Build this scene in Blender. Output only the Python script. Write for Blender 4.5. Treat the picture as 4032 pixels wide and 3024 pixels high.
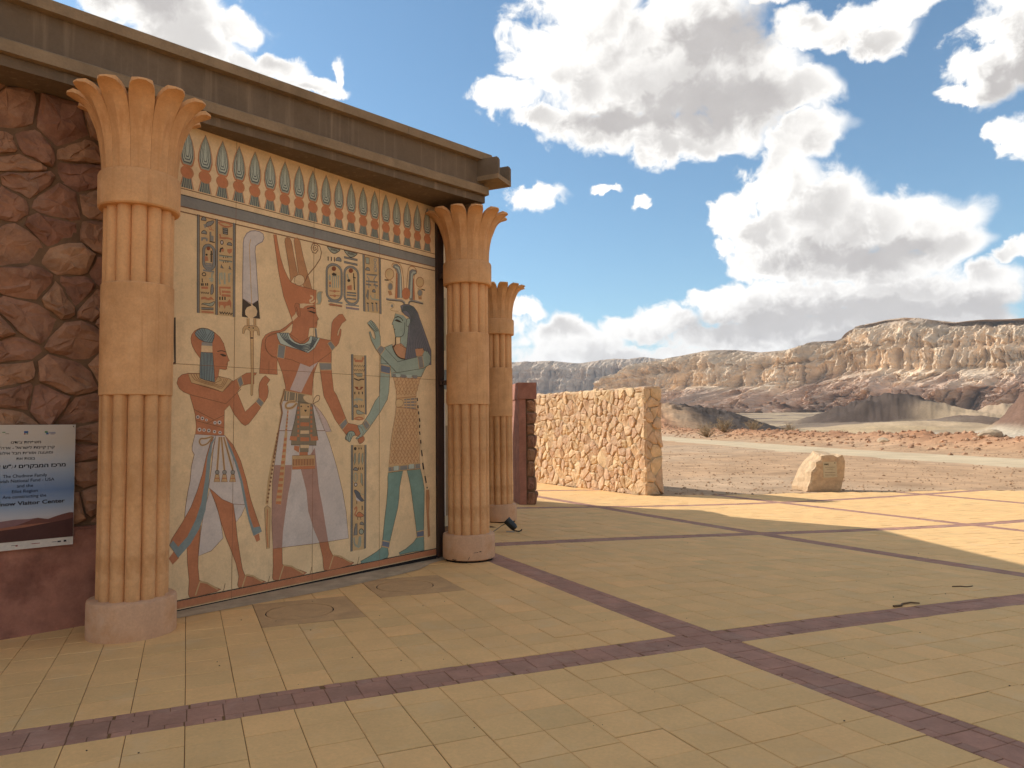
import bpy, bmesh, math, random
import numpy as np
from mathutils import Matrix, Vector

for o in list(bpy.data.objects): bpy.data.objects.remove(o)
SC = bpy.context.scene
COL = SC.collection
R = math.radians

# ------------------------------------------------------------------ camera
CAM_H = 1.7; PITCH = 0.0555; ROLL = -0.0095
fw = Vector((0, math.cos(PITCH), math.sin(PITCH))); rt = Vector((1, 0, 0)); up = rt.cross(fw)
rt, up = rt*math.cos(ROLL)+up*math.sin(ROLL), up*math.cos(ROLL)-rt*math.sin(ROLL)
cd = bpy.data.cameras.new('camera'); cam = bpy.data.objects.new('camera', cd); COL.objects.link(cam)
cam.matrix_world = Matrix(((rt.x, up.x, -fw.x, 0), (rt.y, up.y, -fw.y, 0), (rt.z, up.z, -fw.z, CAM_H), (0, 0, 0, 1)))
cd.sensor_width = 36; cd.lens = 36*2900/4032; cd.clip_start = .05; cd.clip_end = 40000
SC.camera = cam

# ------------------------------------------------------------------ light
SUN_DIR = Vector((-.91, .41, 0)).normalized(); SUN_EL = R(34)          # horizontal direction towards the sun
SUN_AZ = math.atan2(SUN_DIR.x, SUN_DIR.y)                              # clockwise from +Y
sl = bpy.data.lights.new('sun', 'SUN'); sl.energy = 2.65; sl.angle = R(.53); sl.color = (1, .99, .96)
so = bpy.data.objects.new('sun', sl); COL.objects.link(so)
sv = Vector((SUN_DIR.x*math.cos(SUN_EL), SUN_DIR.y*math.cos(SUN_EL), math.sin(SUN_EL)))
so.rotation_euler = sv.to_track_quat('Z', 'Y').to_euler(); so.location = (-30, 10, 40)
SKY_STRENGTH = .1
SC.view_settings.view_transform = 'Standard'; SC.view_settings.look = 'None'
SC.view_settings.gamma = 1; SC.view_settings.use_curve_mapping = False
SC.view_settings.exposure = 1.06

# clouds: azimuth / elevation / half sizes in degrees
CLOUDS = [(10.96, 25.81, 9.53, 4.21), (2.98, 27.16, 3.32, 2.25), (-0.56, 24.3, 2.76, 1.41), (5.98, 29.97, 4.76, 2.0), (14.56, 28.38, 5.89, 2.85), (18.51, 23.78, 5.63, 3.29), (9.09, 21.91, 7.49, 1.75), (14.35, 20.85, 5.16, 1.42), (2.92, 22.67, 3.48, 1.28), (22.69, 22.73, 2.51, 1.62), (24.4, 26.59, 3.69, 1.38), (29.18, 26.94, 3.39, 1.18), (27.37, 25.31, 2.77, 1.04), (20.99, 28.87, 1.78, 0.76), (34.4, 22.99, 2.27, 2.63), (35.8, 24.96, 2.2, 1.51), (35.05, 17.8, 1.11, 1.05), (32.76, 21.08, 1.56, 0.77), (20.12, 17.23, 2.38, 3.37), (21.65, 19.86, 3.42, 1.68), (22.57, 14.23, 4.97, 3.36), (28.37, 13.84, 4.52, 2.08), (31.07, 11.95, 2.27, 1.66), (17.6, 15.21, 1.26, 1.64), (17.37, 13.08, 0.93, 0.87), (25.36, 11.05, 6.82, 1.75), (20.43, 11.66, 3.19, 1.81), (2.49, 17.85, 2.85, 0.88), (8.11, 17.85, 1.0, 0.37), (10.59, 16.97, 0.85, 0.47), (5.23, 6.5, 5.01, 1.71), (10.58, 7.78, 3.5, 1.34), (1.65, 8.53, 2.17, 0.93), (8.06, 5.02, 9.14, 1.21), (15.77, 9.46, 3.02, 1.23), (20.66, 8.49, 7.59, 1.84), (28.18, 8.56, 7.04, 2.04), (33.57, 9.23, 2.52, 1.48), (25.21, 6.22, 9.45, 1.62), (17.36, 6.46, 5.92, 1.37), (-26.47, 27.94, 7.13, 2.66), (-23.39, 26.58, 3.74, 1.39), (-20.53, 28.14, 1.63, 1.25), (-19.19, 25.91, 3.13, 0.93), (-16.16, 25.08, 2.89, 0.78), (-13.92, 24.39, 1.67, 0.55), (-13.23, 25.8, 0.63, 1.26), (34.79, 11.43, 1.11, 0.93), (32.2, 6.96, 3.89, 1.82)]
CORES = [(14.41, 23.04, 6.88, 2.62), (8.38, 22.43, 5.39, 1.27), (19.14, 22.79, 3.94, 1.81), (16.59, 26.98, 4.75, 2.02), (25.39, 11.85, 5.64, 1.75), (28.88, 12.38, 3.07, 1.38), (26.73, 7.88, 8.08, 1.44), (-27.36, 28.02, 5.27, 1.85), (35.0, 22.31, 1.49, 1.97), (20.62, 7.15, 9.47, 1.34), (26.65, 5.48, 7.21, 0.96), (33.0, 7.79, 3.32, 1.2)]
def build_world():
    w = bpy.data.worlds.new('World'); SC.world = w; w.use_nodes = True
    nt = w.node_tree; N = nt.nodes; L = nt.links; N.clear()
    def nd(t, **k):
        n = N.new(t)
        for a, b in k.items(): setattr(n, a, b)
        return n
    def val(sock, v):
        if hasattr(v, 'node'): L.new(v, sock)
        else: sock.default_value = v
    def mth(op, a, b=None, c=None):
        n = nd('ShaderNodeMath', operation=op); val(n.inputs[0], a)
        if b is not None: val(n.inputs[1], b)
        if c is not None: val(n.inputs[2], c)
        return n.outputs[0]
    def vm(op, a, b=None, c=None):
        n = nd('ShaderNodeVectorMath', operation=op); val(n.inputs[0], a)
        if b is not None: val(n.inputs[1], b)
        if c is not None: val(n.inputs[2], c)
        return n.outputs['Value'] if op in ('LENGTH', 'DOT_PRODUCT') else n.outputs[0]
    def noise(vec, scale, detail, rough=.55, dist=0):
        n = nd('ShaderNodeTexNoise'); n.inputs['Scale'].default_value = scale; n.inputs['Detail'].default_value = detail
        n.inputs['Roughness'].default_value = rough; n.inputs['Distortion'].default_value = dist; L.new(vec, n.inputs['Vector']); return n
    def rng(v, a, b, c=0., d=1., t='SMOOTHSTEP'):
        n = nd('ShaderNodeMapRange', interpolation_type=t); val(n.inputs[0], v)
        for i, x in enumerate((a, b, c, d)): val(n.inputs[i+1], x)
        return n.outputs[0]
    def mix(f, a, b):
        n = nd('ShaderNodeMix', data_type='RGBA'); val(n.inputs[0], f); val(n.inputs[6], a); val(n.inputs[7], b); return n.outputs[2]
    sky = nd('ShaderNodeTexSky', sky_type='NISHITA'); sky.sun_disc = False
    sky.sun_elevation = SUN_EL; sky.sun_rotation = SUN_AZ; sky.altitude = 300; sky.air_density = 1.0; sky.dust_density = .6; sky.ozone_density = 1.6
    tc = nd('ShaderNodeTexCoord'); d = vm('NORMALIZE', tc.outputs['Generated'])
    sp = nd('ShaderNodeSeparateXYZ'); L.new(d, sp.inputs[0])
    az = mth('MULTIPLY', mth('ARCTAN2', sp.outputs[0], sp.outputs[1]), 57.2958)
    el = mth('MULTIPLY', mth('ARCSINE', sp.outputs[2]), 57.2958)
    cb = nd('ShaderNodeCombineXYZ'); L.new(az, cb.inputs[0]); L.new(el, cb.inputs[1])
    big = noise(d, 9, 3, .5); fine = noise(d, 34, 9, .62, .3)
    wp = vm('MULTIPLY', vm('SUBTRACT', big.outputs['Color'], (.5, .5, .5)), (7, 5, 0))
    p = vm('ADD', cb.outputs[0], wp)
    wp2 = vm('MULTIPLY', vm('SUBTRACT', fine.outputs['Color'], (.5, .5, .5)), (2.6, 2.2, 0))
    p = vm('ADD', p, wp2)
    def field(lst, off=(0, 0)):
        m = None
        for a, e, ra, re in lst:
            l = vm('LENGTH', vm('MULTIPLY_ADD', p, (1/ra, 1/re, 0), (-(a-off[0])/ra, -(e-off[1])/re, 0)))
            m = l if m is None else mth('MINIMUM', m, l)
        return mth('SUBTRACT', m, 1)
    fb = mth('SUBTRACT', fine.outputs['Fac'], .5)
    F = mth('ADD', field(CLOUDS), mth('MULTIPLY', fb, -1.0))             # negative inside a cloud
    Fs = mth('ADD', field(CLOUDS, (-2.6, 1.5)), mth('MULTIPLY', fb, -.9))  # the same towards the sun: thick there means shaded here
    Cc = field(CORES)
    # the rest of the sky, unseen: cumulus cover raised to whiten the ambient light
    gen = noise(d, 3.1, 7, .55); G = mth('MULTIPLY', mth('SUBTRACT', .51, gen.outputs['Fac']), 9)
    G = mth('ADD', G, mth('MULTIPLY', fb, -.9))
    ins = mth('MULTIPLY', rng(mth('ABSOLUTE', az), 36, 52, 1, 0), rng(el, 38, 50, 1, 0))
    G = mth('ADD', G, mth('MULTIPLY', ins, 6))
    D = mth('MINIMUM', F, G); Ds = mth('MINIMUM', Fs, G)
    alpha = rng(D, .16, -.26)
    occ = rng(Ds, .25, -.85); thick = rng(D, .0, -.6)
    core = rng(mth('ADD', Cc, mth('MULTIPLY', fb, -1.4)), .35, -.6)
    relief = noise(d, 21, 8, .6, .2)
    shade = mth('MAXIMUM', mth('MULTIPLY', mth('MULTIPLY', occ, thick), .72), mth('MULTIPLY', core, .95))
    shade = mth('ADD', shade, mth('MULTIPLY', mth('SUBTRACT', relief.outputs['Fac'], .5), .30))
    shade = rng(shade, 0, 1, 0, 1, 'LINEAR')
    s = 1/SKY_STRENGTH
    white = (.60*s, .585*s, .56*s, 1); grey = (.27*s, .255*s, .248*s, 1)
    cc = mix(shade, white, grey)
    hz = rng(el, 14, 0, 0, .35); cc = mix(hz, cc, (.40*s, .40*s, .41*s, 1))
    skyc = mix(rng(el, 9, 0, 0, .3), sky.outputs[0], (.34*s, .42*s, .50*s, 1))
    tint = nd('ShaderNodeMix', data_type='RGBA', blend_type='MULTIPLY'); tint.inputs[0].default_value = 1
    L.new(skyc, tint.inputs[6]); tint.inputs[7].default_value = (.60, .755, .77, 1)
    col = mix(alpha, tint.outputs[2], cc)
    bg = nd('ShaderNodeBackground'); bg.inputs[1].default_value = SKY_STRENGTH; L.new(col, bg.inputs[0])
    out = nd('ShaderNodeOutputWorld'); L.new(bg.outputs[0], out.inputs[0])
    w.cycles.sampling_method = 'MANUAL'; w.cycles.sample_map_resolution = 512
build_world()
cy = SC.cycles; cy.use_adaptive_sampling = True; cy.adaptive_threshold = .02; cy.use_denoising = True
cy.max_bounces = 5; cy.diffuse_bounces = 3; cy.glossy_bounces = 2; cy.transmission_bounces = 2; cy.volume_bounces = 0; cy.caustics_reflective = False; cy.caustics_refractive = False

# ------------------------------------------------------------------ helpers
rnd = random.Random(7)
MATS = {}
def lin(r, g, b):
    f = lambda c: (c/255/12.92 if c/255 <= .04045 else ((c/255+.055)/1.055)**2.4)
    return (f(r), f(g), f(b))
def mat(name, base, rough=.85, var=.12, scale=6., bump=.0, bscale=40., streak=0., attr=None, dark=None, darkscale=2., spec=.25, obj_var=0., streakcol=None, bdist=.02, light=None, lightscale=1.5, grain=.07, grainscale=45.):
    """procedural material: base colour, mottling noise, optional stains, vertical streaks, per-face tint and bump"""
    if name in MATS: return MATS[name]
    m = bpy.data.materials.new(name); m.use_nodes = True; MATS[name] = m
    nt = m.node_tree; N = nt.nodes; L = nt.links; b = N['Principled BSDF']
    b.inputs['Roughness'].default_value = rough; b.inputs['Specular IOR Level'].default_value = spec
    tc = N.new('ShaderNodeTexCoord')
    def noise(sc, det=6, rg=.6, vec=None):
        n = N.new('ShaderNodeTexNoise'); n.inputs['Scale'].default_value = sc; n.inputs['Detail'].default_value = det; n.inputs['Roughness'].default_value = rg
        L.new(vec or tc.outputs['Object'], n.inputs['Vector']); return n
    def mixc(f, a, c, bt='MIX'):
        n = N.new('ShaderNodeMix'); n.data_type = 'RGBA'; n.blend_type = bt
        for s, v in ((n.inputs[0], f), (n.inputs[6], a), (n.inputs[7], c)):
            if hasattr(v, 'node'): L.new(v, s)
            else: s.default_value = v if not isinstance(v, tuple) else (*v[:3], 1)
        return n.outputs[2]
    def rng(v, a, c, d, e):
        n = N.new('ShaderNodeMapRange'); L.new(v, n.inputs[0])
        for i, x in enumerate((a, c, d, e)): n.inputs[i+1].default_value = x
        return n.outputs[0]
    if base == 'attr':
        at = N.new('ShaderNodeAttribute'); at.attribute_name = 'Col'; col = at.outputs['Color']
    else: col = (*base, 1)
    n1 = noise(scale); f = rng(n1.outputs[0], .3, .7, 1-var, 1+var)
    cmb = N.new('ShaderNodeCombineColor'); [L.new(f, cmb.inputs[i]) for i in range(3)]
    col = mixc(1., col, cmb.outputs[0], 'MULTIPLY')
    ng = noise(grainscale, 3, .7); fg = rng(ng.outputs[0], .3, .7, 1-grain, 1+grain); cg = N.new('ShaderNodeCombineColor'); [L.new(fg, cg.inputs[i]) for i in range(3)]
    col = mixc(1., col, cg.outputs[0], 'MULTIPLY')
    if dark:
        n2 = noise(darkscale, 8, .65); f2 = rng(n2.outputs[0], .52, .72, 0, .85); col = mixc(f2, col, dark)
    if light:
        nl = noise(lightscale, 9, .7); fl = rng(nl.outputs[0], .54, .78, 0, .8); col = mixc(fl, col, light)
    if streak:
        mp = N.new('ShaderNodeMapping'); mp.inputs['Scale'].default_value = (14, 14, .5); L.new(tc.outputs['Object'], mp.inputs[0])
        n3 = noise(1., 5, .6, mp.outputs[0]); f3 = rng(n3.outputs[0], .55, .75, 0, streak); col = mixc(f3, col, streakcol or (base[0]*1.7, base[1]*1.7, base[2]*1.7))
    if attr:
        at = N.new('ShaderNodeAttribute'); at.attribute_name = attr
        f4 = rng(at.outputs['Fac'], 0, 1, .91, 1.09); c4 = N.new('ShaderNodeCombineColor'); L.new(f4, c4.inputs[0])
        f5 = rng(at.outputs['Fac'], 0, 1, .94, 1.06); L.new(f5, c4.inputs[1]); f6 = rng(at.outputs['Fac'], 0, 1, .96, 1.06); L.new(f6, c4.inputs[2])
        col = mixc(1., col, c4.outputs[0], 'MULTIPLY')
    if obj_var:
        oi = N.new('ShaderNodeObjectInfo'); f7 = rng(oi.outputs['Random'], 0, 1, 1-obj_var, 1+obj_var); hs = N.new('ShaderNodeHueSaturation')
        L.new(f7, hs.inputs['Value']); L.new(rng(oi.outputs['Random'], 0, 1, .492, .508), hs.inputs['Hue'])
        L.new(col, hs.inputs['Color']) ; col = hs.outputs[0]
    L.new(col, b.inputs['Base Color']) if hasattr(col, 'node') else None
    if bump:
        bp = N.new('ShaderNodeBump'); bp.inputs['Strength'].default_value = bump; bp.inputs['Distance'].default_value = bdist
        n4 = noise(bscale, 8, .65); L.new(n4.outputs[0], bp.inputs['Height']); L.new(bp.outputs[0], b.inputs['Normal'])
    return m
def tag(o, label=None, cat=None, group=None, kind=None):
    for k, v in (('label', label), ('category', cat), ('group', group), ('kind', kind)):
        if v: o[k] = v
    return o
def mesh(name, V, F, m, parent=None, smooth=False, mi=None, tint=None, col=None):
    me = bpy.data.meshes.new(name); me.from_pydata([tuple(v) for v in V], [], F); 
    for x in (m if isinstance(m, list) else [m]): me.materials.append(x)
    if mi is not None: me.polygons.foreach_set('material_index', np.asarray(mi, dtype=np.int32))
    if smooth: me.polygons.foreach_set('use_smooth', np.ones(len(me.polygons), dtype=bool))
    if tint is not None:
        a = me.attributes.new('tint', 'FLOAT', 'FACE'); a.data.foreach_set('value', np.asarray(tint, dtype=np.float32))
    if col is not None:
        a = me.attributes.new('Col', 'FLOAT_COLOR', 'POINT'); c = np.ones((len(V), 4), dtype=np.float32); c[:, :3] = col; a.data.foreach_set('color', c.ravel())
    me.update()
    return link(name, me, parent)
def link(name, me, parent=None):
    o = bpy.data.objects.new(name, me); COL.objects.link(o)
    if parent: o.parent = parent
    return o
def empty(name, loc=(0, 0, 0), rz=0):
    o = bpy.data.objects.new(name, None); COL.objects.link(o); o.location = loc; o.rotation_euler = (0, 0, rz); o.empty_display_size = .2; return o
class MB:
    def __init__(s): s.V = []; s.F = []; s.M = []; s.T = []
    def add(s, V, F, mi=0, t=.5):
        k = len(s.V); s.V += [tuple(v) for v in V]; s.F += [tuple(i+k for i in f) for f in F]; s.M += [mi]*len(F); s.T += [t]*len(F)
    def box(s, o, ax, ay, az, a0, a1, b0, b1, c0, c1, mi=0):
        """box between scalar ranges along three axes from origin o"""
        o = Vector(o); P = [o+ax*a+ay*b+az*c for c in (c0, c1) for b in (b0, b1) for a in (a0, a1)]
        s.add(P, [(0, 2, 3, 1), (4, 5, 7, 6), (0, 1, 5, 4), (2, 6, 7, 3), (0, 4, 6, 2), (1, 3, 7, 5)], mi)
    def prism(s, poly, f0, f1, mi=0):
        n = len(poly); A = [f0(p) for p in poly]; B = [f1(p) for p in poly]
        s.add(A+B, [tuple(range(n))[::-1], tuple(range(n, 2*n))]+[(i, (i+1) % n, n+(i+1) % n, n+i) for i in range(n)], mi)
    def tube(s, path, r, n=8, mi=0, cap=True):
        V = []; F = []; m = len(path)
        for k, p in enumerate(path):
            p = Vector(p); a = Vector(path[max(k-1, 0)]); b = Vector(path[min(k+1, m-1)]); d = (b-a).normalized()
            x = d.orthogonal().normalized() if k == 0 else (px-d*px.dot(d)).normalized(); px = x; y = d.cross(x)
            rr = r[k] if isinstance(r, (list, tuple)) else r
            V += [p+x*rr*math.cos(2*math.pi*i/n)+y*rr*math.sin(2*math.pi*i/n) for i in range(n)]
        for k in range(m-1): F += [(k*n+i, k*n+(i+1) % n, (k+1)*n+(i+1) % n, (k+1)*n+i) for i in range(n)]
        if cap: F += [tuple(range(n))[::-1], tuple(range((m-1)*n, m*n))]
        s.add(V, F, mi)
    def lathe(s, prof, n=48, mi=0, c=(0, 0, 0)):
        V = [(c[0]+r*math.cos(2*math.pi*i/n), c[1]+r*math.sin(2*math.pi*i/n), c[2]+z) for r, z in prof for i in range(n)]
        F = [(k*n+i, k*n+(i+1) % n, (k+1)*n+(i+1) % n, (k+1)*n+i) for k in range(len(prof)-1) for i in range(n)]
        s.add(V, F, mi)
    def build(s, name, m, parent=None, smooth=False, tint=False):
        return mesh(name, s.V, s.F, m, parent, smooth, s.M, s.T if tint else None)
def smooth_by_angle(o, ang=40):
    me = o.data; me.polygons.foreach_set('use_smooth', np.ones(len(me.polygons), dtype=bool))
    bm = bmesh.new(); bm.from_mesh(me)
    for e in bm.edges:
        if len(e.link_faces) == 2: e.smooth = e.calc_face_angle(0) < R(ang)
    bm.to_mesh(me); bm.free()
# vectorised value noise
_perm = np.random.RandomState(11).permutation(512)
def vnoise(x, y, seed=0):
    x = np.asarray(x, float); y = np.asarray(y, float)
    xi = np.floor(x).astype(int); yi = np.floor(y).astype(int); xf = x-xi; yf = y-yi
    u = xf*xf*xf*(xf*(xf*6-15)+10); v = yf*yf*yf*(yf*(yf*6-15)+10)
    h = lambda a, b: _perm[(_perm[(a+seed*37) & 511]+b) & 511]/511.
    return (h(xi, yi)*(1-u)+h(xi+1, yi)*u)*(1-v)+(h(xi, yi+1)*(1-u)+h(xi+1, yi+1)*u)*v
def fbm(x, y, o=5, seed=0, g=.5):
    s = 0; a = 1; t = 0
    for k in range(o): s = s+a*vnoise(x*2**k, y*2**k, seed+k); t += a; a *= g
    return s/t
def ridged(x, y, o=5, seed=0, g=.5):
    s = 0; a = 1; t = 0
    for k in range(o): s = s+a*(1-np.abs(2*vnoise(x*2**k, y*2**k, seed+k)-1)); t += a; a *= g
    return s/t

# ------------------------------------------------------------------ frames measured on the place
ea = R(37.2); E = Vector((math.sin(ea), math.cos(ea), 0)); Nn = Vector((math.cos(ea), -math.sin(ea), 0)); UZ = Vector((0, 0, 1))   # mural and column line
def EN(e, n, z=0.): return E*e+Nn*n+UZ*z
wa = R(48.); WE = Vector((math.sin(wa), math.cos(wa), 0)); WN = Vector((math.cos(wa), -math.sin(wa), 0)); W0 = -7.2316             # rubble wall
BD = Vector((.7002, .7140, 0)); BN = Vector((.7140, -.7002, 0)); B0 = -6.836                                                        # roof beam
ZQ = [-0.0036638107895931955, -0.022020299945197653, -0.0018204060291994813, -0.003337098394502117, -0.0003646546152346085, 0.042675544465017284]
def zg(x, y):
    X = x-1.; Y = y-6.
    z = ZQ[0]*X+ZQ[1]*Y+ZQ[2]*X*X+ZQ[3]*X*Y+ZQ[4]*Y*Y+ZQ[5]
    return .5*np.tanh(z/.5)
GW = [1.49023, 4.90144, -2.18517, 0.02498, 0.06448, -0.03213, 5.75973, 2.1413, 4.98837, 0.09134, -0.12841, 0.00952]
def grid(i, j):
    b = (1, i, j, i*i, i*j, j*j)
    return sum(a*c for a, c in zip(GW[:6], b)), sum(a*c for a, c in zip(GW[6:], b))

# ------------------------------------------------------------------ materials
S = 1.0
M_tile = mat('yellow_concrete_paver', (.77, .455, .185), .9, .06, 3., .12, 120., grain=.06, attr='tint', dark=(.66, .38, .155), darkscale=1.1, light=(.80, .54, .27), lightscale=2.2)
M_brick = mat('mauve_concrete_paver', (.40, .205, .135), .9, .16, 5., .15, 120., attr='tint', dark=(.31, .155, .10), light=(.50, .33, .24), lightscale=1.6, darkscale=2.2)
M_joint = mat('joint_sand', (.20, .105, .045), .95, .3, 8.)
M_col = mat('column_stone', (.67, .355, .155), .8, .18, 2.6, .22, 38., streak=.65, streakcol=(.47, .20, .065), light=(.74, .46, .26), lightscale=1.3, dark=(.50, .225, .075), darkscale=2.0)
M_colbase = mat('column_base_stone', (.63, .365, .21), .85, .16, 2.5, .2, 50., light=(.70, .50, .36), lightscale=1.7, dark=(.52, .255, .10), darkscale=2.4)
M_gap = mat('dark_gap', (.02, .015, .012), .9)
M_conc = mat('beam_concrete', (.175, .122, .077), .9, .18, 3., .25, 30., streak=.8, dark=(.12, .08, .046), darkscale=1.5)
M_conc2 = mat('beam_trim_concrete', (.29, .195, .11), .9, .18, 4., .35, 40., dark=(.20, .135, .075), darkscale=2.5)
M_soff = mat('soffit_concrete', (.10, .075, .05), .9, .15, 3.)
M_apron = mat('grey_apron_concrete', (.47, .35, .225), .92, .2, 5., .25, 60., dark=(.36, .265, .17), darkscale=4)
M_redbase = mat('red_plaster', (.36, .155, .10), .85, .35, 3.4, .3, 14., dark=(.15, .052, .034), darkscale=2.6)
M_rubble = mat('red_rubble_stone', (.33, .165, .095), .85, .3, 5., .55, 22., dark=(.20, .09, .055), darkscale=3.4, obj_var=.2, light=(.44, .27, .175), lightscale=4.)
M_rmort = mat('red_wall_mortar', (.19, .108, .058), .95, .2, 9., .3, 40.)
M_wstone = mat('sandstone_rubble', (.62, .41, .235), .9, .22, 4., .6, 26., dark=(.55, .31, .165), darkscale=1.8, obj_var=.12)
M_wmort = mat('sandstone_mortar', (.42, .31, .19), .95, .18, 9., .35, 40.)
M_pink = mat('pink_plaster', (.40, .175, .115), .85, .2, 4., .2, 30., dark=(.30, .12, .08), darkscale=3)
M_steel = mat('brown_steel', (.075, .042, .028), .55, .15, 4., spec=.4)
M_plaster = mat('tan_plaster', (.52, .38, .24), .9, .08, 2.)
M_black = mat('black_lamp_metal', (.012, .013, .012), .45, .1, 10., spec=.5)
M_cable = mat('grey_cable', (.10, .09, .075), .6)

# ------------------------------------------------------------------ ground: paving
PLAZA = [(3.9, 21.75), (6.84, 22.4), (10.0, 23.1), (12.05, 23.15), (14.4, 23.6), (15.9, 23.05), (19, 21.5), (22, 17), (22, 6), (14, -2), (4, -3), (-6, -3), (-9, 2), (-8, 4), (-2, 13), (-3, 20), (-3, 31), (-.9, 30)]
def inside(x, y, poly):
    c = False; n = len(poly)
    for i in range(n):
        x1, y1 = poly[i]; x2, y2 = poly[(i+1) % n]
        if (y1 > y) != (y2 > y) and x < (x2-x1)*(y-y1)/(y2-y1)+x1: c = not c
    return c
def px_area(P):
    q = []
    for p in P:
        d = Vector(p)-Vector((0, 0, CAM_H)); dep = d.dot(fw)
        if dep < .3: return 0
        x = d.dot(rt)/dep*2900/3.9375; y = d.dot(up)/dep*2900/3.9375
        if abs(x) > 530 or abs(y) > 400: return 0
        q.append((x, y))
    return abs(sum(q[i][0]*q[(i+1) % 4][1]-q[(i+1) % 4][0]*q[i][1] for i in range(4)))/2
def piece(i0, i1, j0, j1, gap, dz=0., ch=.003):
    """one paver between grid coordinates: body, chamfer, top"""
    mx, my = grid((i0+i1)/2, (j0+j1)/2)
    def ring_(a_, b_): return [grid(i0+a_, j0+b_), grid(i1-a_, j0+b_), grid(i1-a_, j1-b_), grid(i0+a_, j1-b_)]
    tx = rnd.gauss(0, .002); ty = rnd.gauss(0, .002)
    zz = lambda p: float(zg(p[0], p[1]))+dz+(p[0]-mx)*tx+(p[1]-my)*ty
    A = ring_(gap*.85/SI, gap*1.5/SJ); B = ring_((gap*.85+ch)/SI, (gap*1.5+ch)/SJ)
    V = [(p[0], p[1], zz(p)-.03) for p in A]+[(p[0], p[1], zz(p)-ch*.8) for p in A]+[(p[0], p[1], zz(p)) for p in B]
    F = [(8, 9, 10, 11)]+[(k, (k+1) % 4, 4+(k+1) % 4, 4+k) for k in range(4)]+[(4+k, 4+(k+1) % 4, 8+(k+1) % 4, 8+k) for k in range(4)]
    return V, F, (mx, my)
SI, SJ = 5.37, 5.42
WB = .345                                       # band width in metres
hi, hj = WB/SI/2, WB/SJ/2
NT = 17; ti = (1-2*hi)/NT; tj = (1-2*hj)/NT
SLABS = []                                      # manhole slabs in grid coordinates (i0, i1, j0, j1), cover centre
for gi, gj, c in ((-.513, .417, (-1.946, 6.794)), (-.292, .545, (-1.15, 7.886))):
    a0 = round((gi+1-hi)/ti-1.6); SLABS.append((-1+hi+a0*ti, -1+hi+(a0+3)*ti, gj-.085, gj+.085, c))
def blocked(x, y):
    p = Vector((x, y, 0)); e = p.dot(E); n = p.dot(Nn)
    if n < -6.75 and 3.2 < e < 7.25: return True
    if e < 4 and p.dot(WN) < W0-.35: return True
    if n < -8.3 and e < 10.4: return True
    return False
tiles = []; bricks = []
for ci in range(-3, 5):
    for cj in range(-3, 5):
        for a in range(NT):
            off = rnd.uniform(-.3, .3)*tj if rnd.random() < (.5 if ci < 0 else .12) else rnd.uniform(-.04, .04)*tj
            cuts = [cj+hj]+[cj+hj+tj*(k+0)+off for k in range(1, NT)]+[cj+1-hj]
            for k in range(NT):
                i0 = ci+hi+ti*a; j0, j1 = cuts[k], cuts[k+1]
                x, y = grid(i0+ti/2, (j0+j1)/2)
                if not inside(x, y, PLAZA) or blocked(x, y): continue
                if y < .5 and abs(x) > 4: continue
                segs = [(j0, j1)]
                for s0, s1, q0, q1, _ in SLABS:
                    if s0-1e-6 < i0+ti/2 < s1+1e-6: segs = [sg for u0, u1 in segs for sg in ((u0, min(u1, q0)), (max(u0, q1), u1)) if sg[1]-sg[0] > .1*tj]
                for j0, j1 in segs:
                  V, F, c = piece(i0, i0+ti, j0, j1, .0024, rnd.gauss(0, .0012))
                  tiles.append((px_area([V[q] for q in (8, 9, 10, 11)]), V, F, min(max(rnd.gauss(.5, .2), 0), 1)))
def band(di, dj):
    """di: band along i at row dj"""
    pass
for j in range(-2, 5):                          # bands along i
    n = 0; step = .2/SI; bw = .2/SJ/2; i = -3.
    while i < 5:
        x, y = grid(i+step/2, j)
        if inside(x, y, PLAZA) and not blocked(x, y) and not (y < .5 and abs(x) > 4):
            V, F, c = piece(i, i+step, j-bw, j+bw, .0024, rnd.gauss(-.001, .0012)); bricks.append((px_area([V[q] for q in (8, 9, 10, 11)]), V, F, rnd.random()))
            for s_ in (-1, 1):
                sh_ = rnd.uniform(-.1, .1)*step
                for h_ in (0, 1):
                    a0 = i+step*h_/2+sh_; j0, j1 = sorted((j+s_*bw, j+s_*hj))
                    V, F, c = piece(a0, a0+step/2, j0, j1, .0022, rnd.gauss(-.001, .0012)); bricks.append((px_area([V[q] for q in (8, 9, 10, 11)]), V, F, rnd.random()))
        i += step
for i in range(-2, 5):                          # bands along j, broken where they cross the others
    step0 = .2/SJ; bw = .2/SI/2
    for cj in range(-3, 5):
        n = int((1-2*hj)/step0); step = (1-2*hj)/n
        for k in range(n):
            j = cj+hj+k*step; x, y = grid(i, j+step/2)
            if not inside(x, y, PLAZA) or blocked(x, y) or (y < .5 and abs(x) > 4): continue
            V, F, c = piece(i-bw, i+bw, j, j+step, .0024, rnd.gauss(-.001, .0012)); bricks.append((px_area([V[q] for q in (8, 9, 10, 11)]), V, F, rnd.random()))
            for s_ in (-1, 1):
                for h_ in (0, 1):
                    i0, i1 = sorted((i+s_*bw, i+s_*hi))
                    V, F, c = piece(i0, i1, j+step*h_/2, j+step*(h_+1)/2, .0022, rnd.gauss(-.001, .0012)); bricks.append((px_area([V[q] for q in (8, 9, 10, 11)]), V, F, rnd.random()))
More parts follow.
